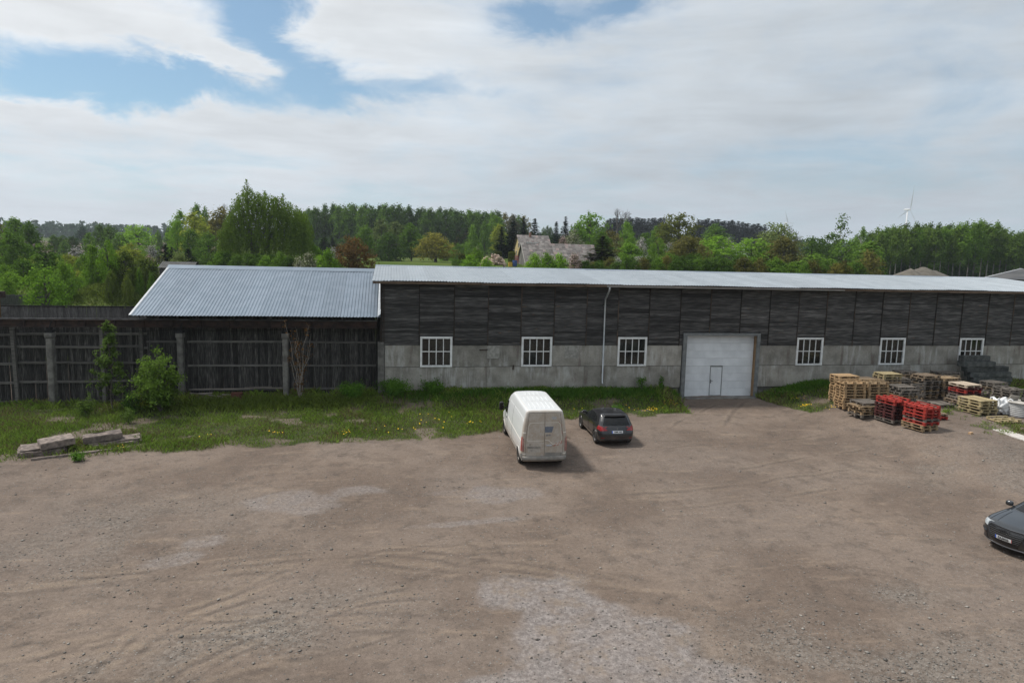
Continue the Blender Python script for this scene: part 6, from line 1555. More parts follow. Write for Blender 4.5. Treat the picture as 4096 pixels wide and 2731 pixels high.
ROWS = '''wood_front:tall,dark,-37.9,301.3,18.2,6.8;tall,dark,-34.5,303.8,18.7,5.5;tall,dark,-31.4,298.9,19.3,6.2;tall,dark,-27.6,302.4,19.6,5.8;tall,forest,-25.0,307.6,21.1,5.2;tall,mid,-21.8,299.5,20.4,6.4;tall,mid,-17.8,298.0,21.5,6.6;tall,dark,-15.1,302.1,20.5,5.6;tall,mid,-12.2,295.5,20.4,6.6;tall,forest,-8.6,298.9,20.7,6.9;tall,dark,-5.4,305.6,20.9,5.5;tall,mid,-2.6,296.7,21.6,6.6;tall,dark,1.2,298.4,21.7,6.4;tall,dark,3.4,304.0,21.8,6.9;tall,dark,7.3,305.6,20.6,5.8;tall,dark,11.4,307.5,20.8,6.7;tall,dark,14.0,297.9,19.9,5.3;tall,dark,16.0,294.0,20.3,7.0;tall,forest,20.3,307.4,20.4,7.3;tall,dark,22.4,292.8,19.7,6.6;tall,forest,27.3,302.7,20.3,6.6;tall,dark,30.1,299.9,19.8,5.7;tall,mid,33.3,304.4,19.8,6.6;tall,mid,36.4,303.9,19.3,5.8;tall,dark,39.7,298.3,19.0,7.3;tall,mid,43.3,300.7,18.6,5.5
wood_back:tall,forest,-37.9,329.2,19.3,8.1;tall,dark,-32.9,318.1,19.5,8.0;tall,forest,-29.8,323.1,21.3,6.8;tall,forest,-25.1,321.1,21.5,6.4;tall,forest,-21.1,316.7,21.6,6.2;tall,dark,-17.0,317.2,21.6,6.9;tall,forest,-11.7,318.5,22.2,6.5;tall,forest,-9.0,316.0,21.7,8.4;tall,forest,-4.6,330.0,22.3,8.6;tall,forest,0.1,323.4,22.0,6.4;tall,forest,3.7,322.6,21.9,8.6;tall,forest,7.6,317.8,21.7,8.3;tall,dark,13.6,325.3,21.6,7.0;tall,forest,17.4,326.5,21.0,7.6;tall,forest,22.3,328.0,21.7,7.6;tall,dark,27.6,326.3,21.8,7.3;tall,dark,31.7,328.0,20.9,8.2;tall,dark,35.0,319.2,20.4,8.0;tall,forest,40.0,321.7,19.8,8.4;tall,forest,44.6,324.3,19.1,8.1;tall,forest,47.4,315.2,19.2,8.1
brown_ridge:tall,olive,40.4,338.8,18.2,5.6;tall,olive,44.1,343.1,19.0,6.0;tall,mid,46.8,348.5,19.4,7.0;tall,mid,49.2,344.0,18.8,6.4;tall,mid,53.1,345.7,18.4,5.9;tall,olive,57.1,351.1,18.4,7.6;tall,olive,59.9,343.6,17.8,5.9;tall,mid,63.9,347.2,17.4,6.5;tall,olive,66.8,348.2,16.8,6.9
thicket:bush,bright,17.3,231.8,5.4,2.5;bush,mid,18.6,232.8,5.7,2.9;bush,bright,19.6,226.6,5.5,2.2;bush,mid,21.3,224.4,5.5,2.8;bush,mid,22.8,225.0,5.1,2.8;bush,bright,24.8,231.8,5.6,2.6;bush,bright,25.5,222.2,5.4,2.6;bush,mid,26.8,225.3,4.9,2.9;bush,bright,28.9,228.9,5.0,2.8
spruce_a:spruce,spruce,106.2,402.5,11.2,3.9;spruce,spruce,109.0,400.7,12.0,4.2;spruce,spruce,108.5,392.2,13.4,4.5
spruce_b:spruce,spruce,141.3,442.8,13.6,9.2;spruce,spruce,145.1,448.8,14.7,10.1;spruce,spruce,145.9,442.7,14.9,11.7;spruce,spruce,147.9,442.0,14.7,10.9;spruce,spruce,154.0,454.9,15.0,10.9;spruce,spruce,151.6,442.5,14.9,10.6;spruce,spruce,155.7,445.6,15.1,9.4;spruce,spruce,158.2,446.9,15.9,9.4;spruce,spruce,163.4,456.5,15.7,10.9;spruce,spruce,161.7,444.0,15.7,9.6;spruce,spruce,164.4,446.7,15.4,11.1;spruce,spruce,165.6,443.4,14.9,11.8;spruce,spruce,169.6,448.8,15.2,10.4;spruce,spruce,175.8,457.4,15.9,9.0;spruce,spruce,174.2,446.4,15.6,10.2;spruce,spruce,180.0,456.5,16.6,10.7;spruce,spruce,182.2,456.1,15.7,9.4;spruce,spruce,180.2,446.8,16.0,11.2;spruce,spruce,180.7,442.3,15.9,11.3
spruce_c:spruce,spruce,208.2,447.9,16.3,12.6;spruce,spruce,213.0,452.7,16.8,12.8;spruce,spruce,214.7,450.4,17.3,13.5;spruce,spruce,218.2,453.7,18.3,12.1;spruce,spruce,218.6,447.9,16.8,10.8;spruce,spruce,224.2,455.3,18.1,10.8;spruce,spruce,223.0,448.4,17.8,12.4;spruce,spruce,224.3,445.5,16.4,13.1;spruce,spruce,227.5,447.5,17.4,11.9;spruce,spruce,229.6,445.9,17.1,12.8;spruce,spruce,230.5,442.9,18.0,9.8;spruce,spruce,236.0,449.9,17.3,11.2;spruce,spruce,236.2,444.9,17.8,9.8;spruce,spruce,239.9,446.2,17.8,11.3;spruce,spruce,244.4,450.1,17.5,11.3;spruce,spruce,247.0,451.2,17.7,12.1;spruce,spruce,248.5,448.1,17.0,9.9;spruce,spruce,252.5,452.9,18.2,13.1;spruce,spruce,255.0,451.8,18.8,13.1;spruce,spruce,253.4,445.0,17.1,9.8;spruce,spruce,259.3,450.0,18.9,10.3
spruce_d:tall,dark,83.4,376.4,10.7,3.1;tall,dark,84.6,372.0,11.4,3.2;tall,dark,88.4,380.9,10.4,3.1
birch_front:stem,birchw,135.7,173.8,13.7,3.8;stem,mid,139.0,176.5,14.5,3.8;stem,birchw,142.8,177.8,15.0,4.6;stem,birchw,136.0,167.3,14.3,3.5;stem,birchw,143.2,174.0,15.0,3.6;stem,birchw,143.2,170.7,15.0,3.9;stem,mid,144.5,169.9,15.1,3.5;stem,birchw,152.2,177.2,15.8,4.5;stem,birchw,149.9,172.1,15.3,4.6;stem,birchw,148.5,167.8,14.7,4.5;stem,mid,151.4,169.0,15.2,4.1;stem,mid,158.3,173.6,15.6,3.7;stem,birchw,154.2,167.6,15.1,3.6;stem,mid,155.9,166.9,16.2,4.4;stem,birchw,167.9,176.8,16.7,4.9;stem,mid,160.2,166.8,16.6,4.2;stem,birchw,167.8,172.4,16.9,4.5;stem,mid,169.3,171.7,16.6,4.8;stem,birchw,171.0,171.2,16.5,4.1;stem,birchw,175.7,173.8,15.8,4.1;stem,birchw,180.5,176.5,14.4,4.7;stem,birchw,173.3,166.7,13.9,4.2;stem,birchw,183.6,174.9,14.6,3.7;stem,birchw,182.8,172.4,14.6,4.5
birch_back:tall,mid,138.0,187.4,13.7,3.9;tall,mid,138.6,184.8,14.5,4.4;tall,birchw,144.5,189.1,14.5,5.0;tall,birchw,148.8,191.8,16.2,4.6;tall,mid,153.6,194.2,16.2,5.3;tall,mid,153.4,191.0,16.7,4.2;tall,birchw,152.2,186.2,16.8,4.6;tall,birchw,157.7,190.5,17.4,4.6;tall,birchw,159.6,188.9,17.7,4.0;tall,birchw,166.3,193.5,17.9,5.2;tall,birchw,165.2,189.8,17.5,4.9;tall,birchw,164.8,185.9,17.5,4.3;tall,mid,167.4,185.6,17.2,5.3;tall,mid,177.9,195.4,18.0,5.2;tall,mid,179.4,193.8,18.2,4.1;tall,birchw,182.4,193.9,19.1,4.3;tall,mid,179.3,188.0,18.0,5.3;tall,mid,180.2,186.5,19.1,4.6;tall,birchw,191.7,195.1,18.6,4.2;tall,mid,195.0,195.3,18.7,5.0;tall,birchw,190.4,188.0,16.1,4.8;tall,mid,199.4,194.0,16.4,5.0;tall,mid,196.0,187.8,15.6,5.6;tall,mid,202.5,191.8,16.3,5.7;tall,mid,202.1,188.4,16.9,4.1
hedge_right:bush,dark,39.9,92.3,2.9,2.3;bush,olive,43.2,97.4,2.1,3.1;bush,dark,42.2,92.6,2.5,2.6;bush,mid,45.5,97.2,2.4,2.7;bush,dark,44.8,93.1,2.7,2.4;bush,dark,46.1,93.2,2.8,2.4;bush,dark,47.7,94.1,2.6,3.0;bush,dark,51.7,99.5,1.9,3.1;bush,dark,52.1,97.9,2.8,2.6;bush,olive,51.9,95.1,3.0,2.9;bush,mid,55.0,98.1,3.2,2.7;bush,olive,54.0,94.6,3.2,2.3;bush,mid,57.2,97.3,3.1,2.6;bush,mid,59.7,99.6,3.8,2.5;bush,mid,60.4,99.0,3.3,3.0;bush,mid,61.3,97.7,3.6,2.6;bush,dark,62.2,97.9,3.7,2.8;bush,mid,60.5,93.2,3.9,2.4;bush,olive,62.2,93.5,4.6,2.9;bush,dark,64.2,94.3,4.2,2.7;bush,dark,67.0,96.7,4.5,3.2;bush,olive,65.3,92.6,4.5,2.8;bush,olive,68.3,95.0,5.0,2.8;bush,mid,72.5,98.7,4.6,2.8;bush,dark,71.9,96.5,5.0,3.1
hedge_mid:bush,dark,27.5,99.2,2.0,2.7;bush,dark,27.8,96.8,2.3,2.8;bush,olive,29.7,99.2,1.9,2.1;bush,dark,30.5,98.5,2.2,2.4;bush,olive,32.5,99.9,2.3,2.3;bush,dark,33.2,98.6,2.0,2.5;bush,dark,33.4,94.7,3.0,2.0;bush,dark,34.3,95.2,3.0,2.8;bush,olive,36.4,96.3,2.7,2.2;bush,dark,37.7,97.3,2.8,2.4;bush,mid,38.2,94.8,2.7,2.4;bush,olive,40.0,96.0,3.0,2.3;bush,dark,41.7,97.4,2.9,2.3;bush,dark,41.4,94.3,3.0,2.7;bush,dark,45.9,101.0,3.0,3.0;bush,dark,46.7,100.1,3.1,2.5
left_near:bush,bright,-47.6,93.6,1.1,2.5;bush,bright,-45.1,91.2,1.9,2.4;bush,yellow,-46.7,96.5,1.3,2.4;bush,mid,-48.4,103.0,0.7,2.5;bush,bright,-45.9,101.0,1.3,2.4;bush,mid,-41.9,93.6,1.7,2.9;bush,bright,-41.9,96.8,1.5,3.0;bush,bright,-42.9,102.2,1.3,2.5;bush,yellow,-40.5,98.8,1.6,2.9;bush,bright,-36.7,92.3,2.6,2.3;bush,bright,-37.0,96.9,1.8,3.1;bush,bright,-36.8,99.1,1.9,3.2;bush,yellow,-34.4,96.8,2.1,2.8;bush,mid,-33.8,98.3,2.1,2.9;bush,bright,-31.9,95.1,2.0,2.2;bush,bright,-31.8,98.4,2.0,2.5;bush,bright,-30.3,98.9,1.8,3.0
left_far:bush,bright,-69.0,137.7,2.6,4.3;bush,yellow,-68.4,140.5,2.9,3.8;bush,yellow,-66.7,140.0,2.5,3.7;bush,yellow,-65.3,142.1,2.6,4.2;bush,bright,-59.4,132.6,3.0,4.1;bush,mid,-60.4,138.5,3.1,4.4;bush,yellow,-60.3,144.0,2.8,3.6;bush,yellow,-54.5,132.9,2.8,3.7;bush,mid,-55.2,139.7,2.7,3.4;bush,yellow,-52.7,138.6,3.1,4.3;bush,yellow,-51.8,141.8,2.6,3.7;bush,bright,-48.1,137.4,2.7,3.4;bush,yellow,-49.0,144.2,2.1,3.8;bush,mid,-45.8,139.6,2.6,4.2;bush,yellow,-41.6,133.5,2.4,4.2
birch_under:bush,dark,145.9,185.3,6.4,6.6;bush,forest,145.5,182.0,7.3,5.4;bush,forest,155.6,190.4,7.2,7.1;bush,forest,157.0,188.6,6.6,5.7;bush,forest,158.3,188.3,8.0,5.7;bush,forest,162.1,189.5,7.5,6.4;bush,dark,164.7,189.1,8.2,6.2;bush,dark,161.8,181.7,7.2,5.3;bush,forest,168.6,187.2,7.6,5.4;bush,forest,172.8,188.7,7.2,6.3;bush,forest,177.5,190.3,7.2,5.2;bush,forest,176.1,185.9,7.0,5.7;bush,dark,175.7,182.6,7.8,6.8;bush,dark,186.2,190.5,8.2,7.2;bush,forest,186.9,188.7,7.5,7.2;bush,forest,186.3,184.6,7.5,6.1;bush,forest,190.9,187.1,8.9,6.7;bush,dark,192.0,184.7,8.1,5.7;bush,dark,193.8,184.3,7.7,6.5;bush,dark,197.6,185.6,8.4,5.3;bush,dark,200.0,184.3,8.6,6.3
shed_fill:bush,bright,-23.3,99.6,2.8,2.7;bush,dark,-22.4,99.8,2.9,2.7;bush,dark,-19.7,93.9,3.1,2.2;bush,dark,-19.1,97.1,2.8,2.8;bush,dark,-18.4,99.5,2.4,2.7;bush,bright,-16.3,94.0,2.9,2.0;bush,dark,-16.3,99.5,2.3,2.5;bush,mid,-14.7,96.8,2.9,2.2;bush,dark,-13.1,92.7,3.0,2.6;bush,dark,-12.0,93.4,3.1,2.2;bush,dark,-10.7,93.7,2.8,2.1;bush,bright,-9.6,96.3,2.6,2.8;bush,dark,-8.7,96.2,2.4,2.3;bush,mid,-7.2,92.8,2.8,2.1
meadow_edge:bush,forest,-37.4,295.7,5.5,6.9;bush,forest,-32.7,290.7,6.5,7.3;bush,forest,-30.1,295.4,6.8,6.3;bush,dark,-26.8,289.6,6.6,7.7;bush,dark,-24.4,295.3,7.0,7.2;bush,forest,-19.8,292.2,6.5,6.1;bush,dark,-16.5,289.1,7.4,7.7;bush,forest,-13.1,293.2,7.1,7.4;bush,dark,-10.6,290.5,7.2,7.8;bush,forest,-5.9,296.0,7.6,6.7;bush,forest,-2.4,291.9,7.5,5.8;bush,dark,1.0,291.6,7.4,6.6;bush,forest,3.6,291.3,6.9,6.9;bush,dark,7.1,290.7,7.0,7.5;bush,dark,10.3,294.5,7.6,7.6;bush,dark,13.8,292.5,7.3,7.9;bush,dark,17.9,290.0,6.5,7.9
mound_scrubs:bush,dark,-32.0,81.5,1.6,1.0;bush,dark,-31.3,80.8,2.0,0.8;bush,grass,-29.0,77.2,2.7,0.7;bush,grass,-29.1,78.5,2.3,0.9;bush,grass,-29.3,81.2,2.1,0.7;bush,grass,-27.4,77.9,2.9,0.9;bush,grass,-28.0,81.6,2.3,0.8;bush,mid,-27.2,80.8,2.6,0.8;bush,grass,-27.1,82.9,2.4,1.0;bush,mid,-25.0,77.9,3.5,0.9'''
ROWINFO = dict(wood_front=('wood_tree', '{} tree from the left along the front edge of the big wood', 'trees of the big wood', 'tree'), wood_back=('wood_tree', '{} tall tree from the left in the back row of the big wood', 'back trees of the big wood', 'tree'),
               brown_ridge=('ridge_tree', '{} brownish tree from the left on the ridge right of the wood', 'brownish ridge trees', 'tree'), thicket=('thicket_bush', '{} bush from the left in the bright thicket beside the meadow', 'bright thicket', 'bush'),
               spruce_a=('spruce_tree', '{} distant spruce from the left just right of the spruce pair', 'distant spruces', 'tree'), spruce_b=('spruce_tree', '{} spruce from the left in the far forest left of the chestnut', 'far spruce forest', 'tree'),
               spruce_c=('spruce_tree', '{} spruce from the left in the far forest right of the chestnut', 'far spruce forest right part', 'tree'), spruce_d=('distant_tree', '{} distant dark tree from the left right of the yellow house', 'distant dark trees', 'tree'),
               birch_front=('birch_tree', '{} pale-stemmed tree from the left along the wood beneath the turbine', 'front trees of the birch wood', 'tree'), hedge_right=('hedge_bush', '{} bush from the left in the hedge close behind the right roof', 'hedge behind the right roof', 'bush'), hedge_mid=('hedge_bush', '{} bush from the left in the hedge behind the middle roof', 'hedge behind the middle roof', 'bush'),
               left_near=('scrub_bush', '{} bush from the left in the near scrub beyond the fence', 'near scrub beyond the fence', 'bush'), left_far=('scrub_bush', '{} bush from the left in the far scrub below the field', 'far scrub below the field', 'bush'),
               birch_under=('undergrowth_bush', '{} dark bush from the left in the undergrowth of the birch wood', 'undergrowth of the birch wood', 'bush'), shed_fill=('scrub_bush', '{} bush from the left in the scrub behind the shed ridge', 'scrub behind the shed', 'bush'),
               mound_scrubs=('mound_bush', '{} small bush from the left on the grassy mound', 'small bushes on the mound', 'bush'),
               meadow_edge=('wood_bush', '{} bush from the left at the foot of the big wood', 'bushes at the foot of the big wood', 'bush'), birch_back=('wood_tree', '{} crown from the left on the skyline of the birch wood', 'skyline trees of the birch wood', 'tree'))
for l in ROWS.strip().split('\n'):
    key, rest = l.split(':'); nm, lab, grp, cat = ROWINFO[key]
    for i, s in enumerate(rest.split(';')):
        k, c, x, y, h, w = s.split(',')
        tree(k, c, float(x), float(y), float(h), float(w), nm, lab.format(ordinal(i+1)), cat, grp, 'stembark' if key == 'birch_front' else None)

# ------------------------------------------------------------------ big weeping birch
def weeping_birch():
    x0, y0 = -20.5, 108.0; z0 = tz(x0, y0); rng = np.random.default_rng(77)
    t = thing('weeping_birch', 'tall weeping birch with three drooping tops rising behind the shed roof', 'tree', (x0, y0, z0))
    tr = MB(); V = []
    ex = [-4.6, -3.4, -2.2, -1.4, -.9, -.6, -.2, .5, 1.2, 1.9, 2.5, 3.3, 4.1, 4.5, 5.2, 6.3, 7.6, 8.8]; ez = [4.8, 7.6, 10.2, 11.3, 11.7, 12.0, 11.8, 11.4, 11.1, 11.1, 10.9, 10.7, 10.6, 10.6, 10.2, 9.5, 8.6, 6.2]
    for k, (a, b, h) in enumerate([(-.6, 0, 12.6), (1.9, .8, 11.0), (4.5, -.3, 10.6), (-2.4, 1, 7.5), (6.5, .5, 7.0), (1.0, -.8, 9.0), (-1.2, -.6, 9.5), (5.4, 1, 8.2)]):
        P = [np.array([.15*k, .1*k, -.3]), np.array([a*.15+.1*k, b*.2, h*.3]), np.array([a*.5, b*.5, h*.6]), np.array([a*.85, b, h*.85]), np.array([a, b, h])]
        tr.tube([tuple(p) for p in P], [.24, .19, .13, .06, .015], 7)
        for j in range(24):
            f = rng.uniform(.3, .97); q = np.array([np.interp(f*4, range(5), [p[i] for p in P]) for i in range(3)]); L = (1-f)*3+.4; an = rng.uniform(0, 6.28)
            e = q+np.array([math.cos(an)*L, math.sin(an)*L, .4*L]); tr.tube([tuple(q), tuple((q+e)/2+np.array([0, 0, .15*L])), tuple(e)], [.03, .018, .006], 4, cap=False)
    for i in range(2100):
        x = rng.uniform(-4.4, 8.6); H = np.interp(x, ex, ez); u = rng.random()**.7
        z = 1.6+(H-1.6)*(.12+.88*u)-rng.uniform(0, .25); dep = 3.0*math.sqrt(max(.03, 1-(z/13.2)**2)); y = rng.uniform(-1, 1)*dep
        L = min(rng.uniform(.6, 3.6)*(.35+.65*(1-z/13)+.3), z-.1)
        if L < .3: continue
        n = int(9*L+5); s = rng.random(n); sway = rng.normal()*.06
        C = np.tile(np.array([x, y, z]), (n, 1)); C[:, 2] -= s*L; C[:, 0] += sway*s*L; C += rng.normal(size=(n, 3))*np.array([.10, .10, .06])
        V.append(leaves_at(C, .14, rng, .9, .5, np.tile(np.array([(x-2)*.12, y*.25, .45]), (n, 1))))
    for a, h in ((-.6, 12.7), (1.9, 11.2), (4.5, 10.8)):
        n = 90; s = rng.random(n); C = np.stack([a+rng.normal(size=n)*(.08+.3*s), rng.normal(size=n)*.25, h+.1-1.6*s], 1); V.append(leaves_at(C, .13, rng, .7, .5))
    tr.build('trunk', M['stembark'], t); put('crown', quads(np.concatenate(V), LEAF['weep']), t)
weeping_birch()

# ------------------------------------------------------------------ far woods on the horizon
def far_wood():
    rng = np.random.default_rng(19); V = []
    for row, (r0, hh) in enumerate(((860, 13), (930, 15), (1010, 17))):
        for az in np.arange(-62, 80, .30):
            if 8 < az < 26 and row < 0: continue
            a = rad(az+rng.uniform(-.2, .2)); r = r0+rng.uniform(-25, 25); x, y = r*math.sin(a), r*math.cos(a); h = hh*rng.uniform(.75, 1.2); w = rng.uniform(3.5, 6.5)
            n = 60; u = rng.uniform(0, 6.28, n); zz = rng.random(n)**.8; R = w*np.sqrt(rng.random(n))*(1-.55*zz**2)
            C = np.stack([x+R*np.cos(u), y+R*np.sin(u), T(x, y)+h*zz], 1); V.append(leaves_at(C, 1.8, rng, 0, .8))
    tag(put('distant_woods', quads(np.concatenate(V), LEAF['far'])), 'bluish distant woods along the whole horizon', 'woods', kind='stuff')
far_wood()

# ------------------------------------------------------------------ farmstead behind the warehouse
slate = mat('old_slate', (.115, .105, .10), (.20, .185, .175), 1.2, rough=.9, orand=.35, c3=(.23, .17, .16), c3scale=.5)
def shingle_roof(parent, x0, x1, y0, z0, y1, z1, nx, ny, m):
    L = math.hypot(y1-y0, z1-z0); ang = math.atan2(z1-z0, y1-y0); sx = (x1-x0)/nx; sl = L/ny
    me = boxmesh(sx*.985, sl*1.12, .03, m)
    for j in range(ny):
        for i in range(nx):
            t = (j+.5)/ny
            put('slate', me, parent, (x0+(i+.5)*sx+(j % 2)*sx*.15*0, y0+(y1-y0)*t, z0+(z1-z0)*t+.02), (ang-.012+random.uniform(-.012, .012), 0, random.uniform(-.008, .008)))
def farm():
    yellow = mat('yellow_render', (.42, .33, .15), (.5, .4, .2), 2.0, rough=.9); bx = 30.2; by0, by1 = 160.5, 169.5; zb = tz(30.5, 165)-.4; ze, zr = 9.95, 13.05; ym = (by0+by1)/2
    h = thing('farm_house', 'yellow farmhouse with steep grey slate roof behind the old barn', 'house')
    b = MB(); b.prism([(by0, zb), (by0, ze), (ym, zr-.1), (by1, ze), (by1, zb)], 0, bx, 37.3); b.build('wall', yellow, h)
    rf = MB(); rf.add([(bx-.35, by0-.5, ze-.33), (37.8, by0-.5, ze-.33), (37.8, ym, zr), (bx-.35, ym, zr), (37.8, by1+.5, ze-.33), (bx-.35, by1+.5, ze-.33)], [(0, 1, 2, 3), (3, 2, 4, 5)]); r = rf.build('roof', slate, h)
    shingle_roof(r, bx-.35, 37.8, by0-.5, ze-.33, ym, zr, 12, 8, slate)
    box('chimney', (33.1, ym-.5, zr+.05), (.5, .5, 1.3), mat('chimney_brick', (.22, .12, .09), (.3, .18, .14), 6.0), r)
    for y, z in ((ym-1.2, 10.6), (ym+1.6, 8.8)):
        w = box('window', (bx-.02, y, z), (.06, 1.0, 1.15), M['white'], h); box('pane', (-.035, 0, 0), (.02, .8, .95), M['glass'], w)
    b = MB(); b.box(bx-.2, bx-.08, by1-.1, by1+.5, ze-.5, ze-.3); b.build('gutter', M['white'], h)
    bn = thing('old_barn', 'weathered grey barn with patched slate roof behind the warehouse ridge', 'barn'); X0_, X1_ = 24.35, 37.9; y0, y1 = 123.6, 132.4; zb = tz(25, 128)-.5; ze, zr = 7.05, 10.45; ym = 128
    b = MB(); b.prism([(y0, zb), (y0, ze), (ym, zr-.12), (y1, ze), (y1, zb)], 0, X0_, X1_); b.build('wall', mat('barn_wood', (.10, .095, .09), (.19, .18, .165), 2.0, (6, 6, .6), .9), bn)
    bw = mat('barn_board', (.11, .105, .10), (.2, .19, .175), 2.0, (6, 6, .6), .9, orand=.35)
    n = 30
    for k in range(n):
        y = y0+(y1-y0)*(k+.5)/n; zt = ze+(zr-.2-ze)*(1-abs(y-ym)/(ym-y0)); box('wall_board', (X0_-.03, y, (zb+zt)/2), (.04, (y1-y0)/n-.025, round(zt-zb, 1)), bw, bn)
    rf = MB(); rf.add([(X0_-.35, y0-.6, ze-.45), (X1_+.4, y0-.6, ze-.45), (X1_+.4, ym, zr), (X0_-.35, ym, zr), (X1_+.4, y1+.6, ze-.45), (X0_-.35, y1+.6, ze-.45)], [(0, 1, 2, 3), (3, 2, 4, 5)]); r = rf.build('roof', slate, bn)
    shingle_roof(r, X0_-.35, X1_+.4, y0-.6, ze-.45, ym, zr, 22, 10, slate)
    box('ridge_board', (26.1, ym, zr+.08), (2.3, .2, .09), M['white'], r)
    box('barge_board', (X0_-.38, (y0-.6+ym)/2, (ze-.45+zr)/2+.0), (.05, math.hypot(ym-y0+.6, zr-ze+.45), .16), mat('pale_barge', (.4, .38, .34)), r, (math.atan2(zr-ze+.45, ym-y0+.6), 0, 0))
    # firewood heap
    fw = thing('firewood_heap', 'large heap of pale split firewood on the meadow by the barn', 'firewood', (16.9, 115, tz(16.9, 115)))
    wood = mat('split_wood', (.42, .3, .24), (.62, .5, .42), 3.0, rough=.85, orand=.3); rng = random.Random(6)
    for k in range(260):
        u = rng.uniform(-1, 1); hgt = 2.6*math.sqrt(max(0, 1-u*u))*rng.uniform(.35, 1); y = rng.uniform(-.9, .9)*(1-hgt/4)
        if u < -.1 and u > -.45: hgt *= .72
        box('log', (u*2.1, y, hgt*.88), (.5, .17, .15), wood, fw, (rng.uniform(-.8, .8), rng.uniform(-.8, .8), rng.uniform(0, 3.1)))
    
    # trimmed yews and yard things
    for k, (x, y, h, w, lab) in enumerate(((21.8, 125, 2.6, 1.3, 'right trimmed column of yew beside the yellow house'), (19.4, 126, 2.7, 1.4, 'tall trimmed yew column left of the other'), (15.1, 130, 2.5, 1.6, 'small trimmed yew cone left of the hedge gap'), (13.2, 131, 2.4, 1.3, 'smallest trimmed yew at the left hedge end'))):
        t = thing('topiary', lab, 'topiary', (x, y, tz(x, y)-.05)); r = np.random.default_rng(k); n = 2600
        a = r.uniform(0, 6.28, n); z = r.uniform(0, 1, n); R = w/2*np.where(z > .85, np.sqrt(np.maximum(0, 1-((z-.85)/.15)**2)), 1)*r.uniform(.85, 1.03, n)
        put('foliage', quads(leaves_at(np.stack([R*np.cos(a), R*np.sin(a), z*h], 1), .09, r), LEAF['chestnut']), t); MB().tube([(0, 0, 0), (0, 0, h*.8)], [.1, .05], 6).build('trunk', M['bark'], t)
    hd = thing('hedge', 'low trimmed hedge behind the firewood heap', 'hedge', (14.2, 128.5, tz(14.2, 128.5))); r = np.random.default_rng(9); n = 4000
    put('foliage', quads(leaves_at(np.stack([r.uniform(-3.2, 3.2, n), r.uniform(-.5, .5, n), r.uniform(0, 1.15, n)], 1), .09, r), LEAF['mid']), hd)
    bb = thing('blue_barrel', 'blue plastic barrel on the grass near the yellow house', 'barrel', (21.5, 120, tz(21.5, 120)))
    MB().lathe([(.02, 0), (.36, 0), (.42, .2), (.42, .35), (.44, .38), (.42, .41), (.42, .75), (.44, .78), (.42, .81), (.40, 1.1), (.02, 1.12)], 20).build('drum', mat('blue_plastic', (.03, .07, .22), rough=.5), bb)
    yb = thing('yellow_crate', 'yellow crate beside the blue barrel', 'crate', (20.7, 120, tz(20.7, 120))); b = MB(); b.box(-.3, .3, -.3, .3, 0, .08); b.box(-.3, .3, -.3, -.26, .08, .8); b.box(-.3, .3, .26, .3, .08, .8); b.box(-.3, -.26, -.26, .26, .08, .8); b.box(.26, .3, -.26, .26, .08, .8); b.build('case', mat('yellow_plastic', (.5, .32, .04), rough=.6), yb)
    rc = thing('laundry', 'red and pink laundry hanging by the yellow house corner', 'laundry', (21.75, 121.5, tz(21.75, 121.5))); b = MB()
    for k in range(3):
        n = 8; b.add([(k*.24+.2*i/n, .05*math.sin(i*1.9+k), zz) for zz in (.5, 1.9) for i in range(n+1)], [(i, i+1, n+2+i, n+1+i) for i in range(n)])
    b.build('cloth', mat('red_cloth', (.42, .08, .09), (.5, .3, .3), 3.0), rc); b = MB(); b.tube([(-.1, 0, 0), (-.1, 0, 2), (.8, 0, 2), (.8, 0, 0)], .03, 5); b.build('frame', M['steel'], rc)
    # white house among the trees
    wx, wy = 139.8, 260.; zt = 15.9; zg = tz(wx, wy); wh2 = thing('white_house', 'white gabled house with dark roof peeking between the trees', 'house', (wx, wy, 0), rad(-28))
    b = MB(); b.prism([(-4, zg-1), (-4, zt-3.6), (0, zt-.1), (4, zt-3.6), (4, zg-1)], 1, 0, 9); b.build('wall', M['white'], wh2)
    b = MB(); b.add([(-4.8, -.4, zt-4.1), (0, -.4, zt), (0, 9.4, zt), (-4.8, 9.4, zt-4.1), (4.8, -.4, zt-4.1), (4.8, 9.4, zt-4.1)], [(0, 1, 2, 3), (1, 4, 5, 2)]); b.build('roof', mat('dark_tile', (.05, .045, .045), (.08, .07, .07), 2.0), wh2)
    w = box('window', (0, -.03, zt-3.0), (1.0, .06, 1.2), M['glass'], wh2)
    # gravel heap
    hx_, hy_ = 81.5, 95.0; zg = tz(hx_, hy_); n = 80; m = 50; V = []; k = (7.92-zg)/2.25
    for i in range(n):
        for j in range(m):
            u, v = i/(n-1)*2-1, j/(m-1)*2-1; x = u*6.0; y = v*5.0
            zz = max(2.25*max(0, 1-math.hypot((x-.3)/4.4, y/4.4)), 2.08*max(0, 1-math.hypot((x+1.0)/4.4, (y+.3)/4.0)), 2.0*max(0, 1-math.hypot((x-1.3)/4.2, y/4.0)))
            V.append((x*k, y*k, (zz+.10*(float(fbm(x*1.1+20, y*1.1+20, 3))-.5)*(zz > .05))*k-.02))
    me = gridmesh(np.array(V), n, m, mat('heap_gravel', (.092, .082, .068), (.135, .122, .10), 1.5, rough=.95, bump=.5)); o = put('gravel_heap', me, None, (hx_, hy_, zg)); tag(o, 'brownish heap of gravel beyond the roof beneath the wind turbine', 'gravel heap')
    # low building at the right edge
    rb_ = thing('low_grey_hall', 'grey-roofed hall at the right picture edge beyond the warehouse', 'building'); zg = tz(104, 95)
    b = MB(); b.prism([(98.9, zg-1), (98.9, 6.2), (105.4, 7.65), (111.9, 6.2), (111.9, zg-1)], 1, 68, 99.6); b.build('wall', M['plank_back'], rb_)
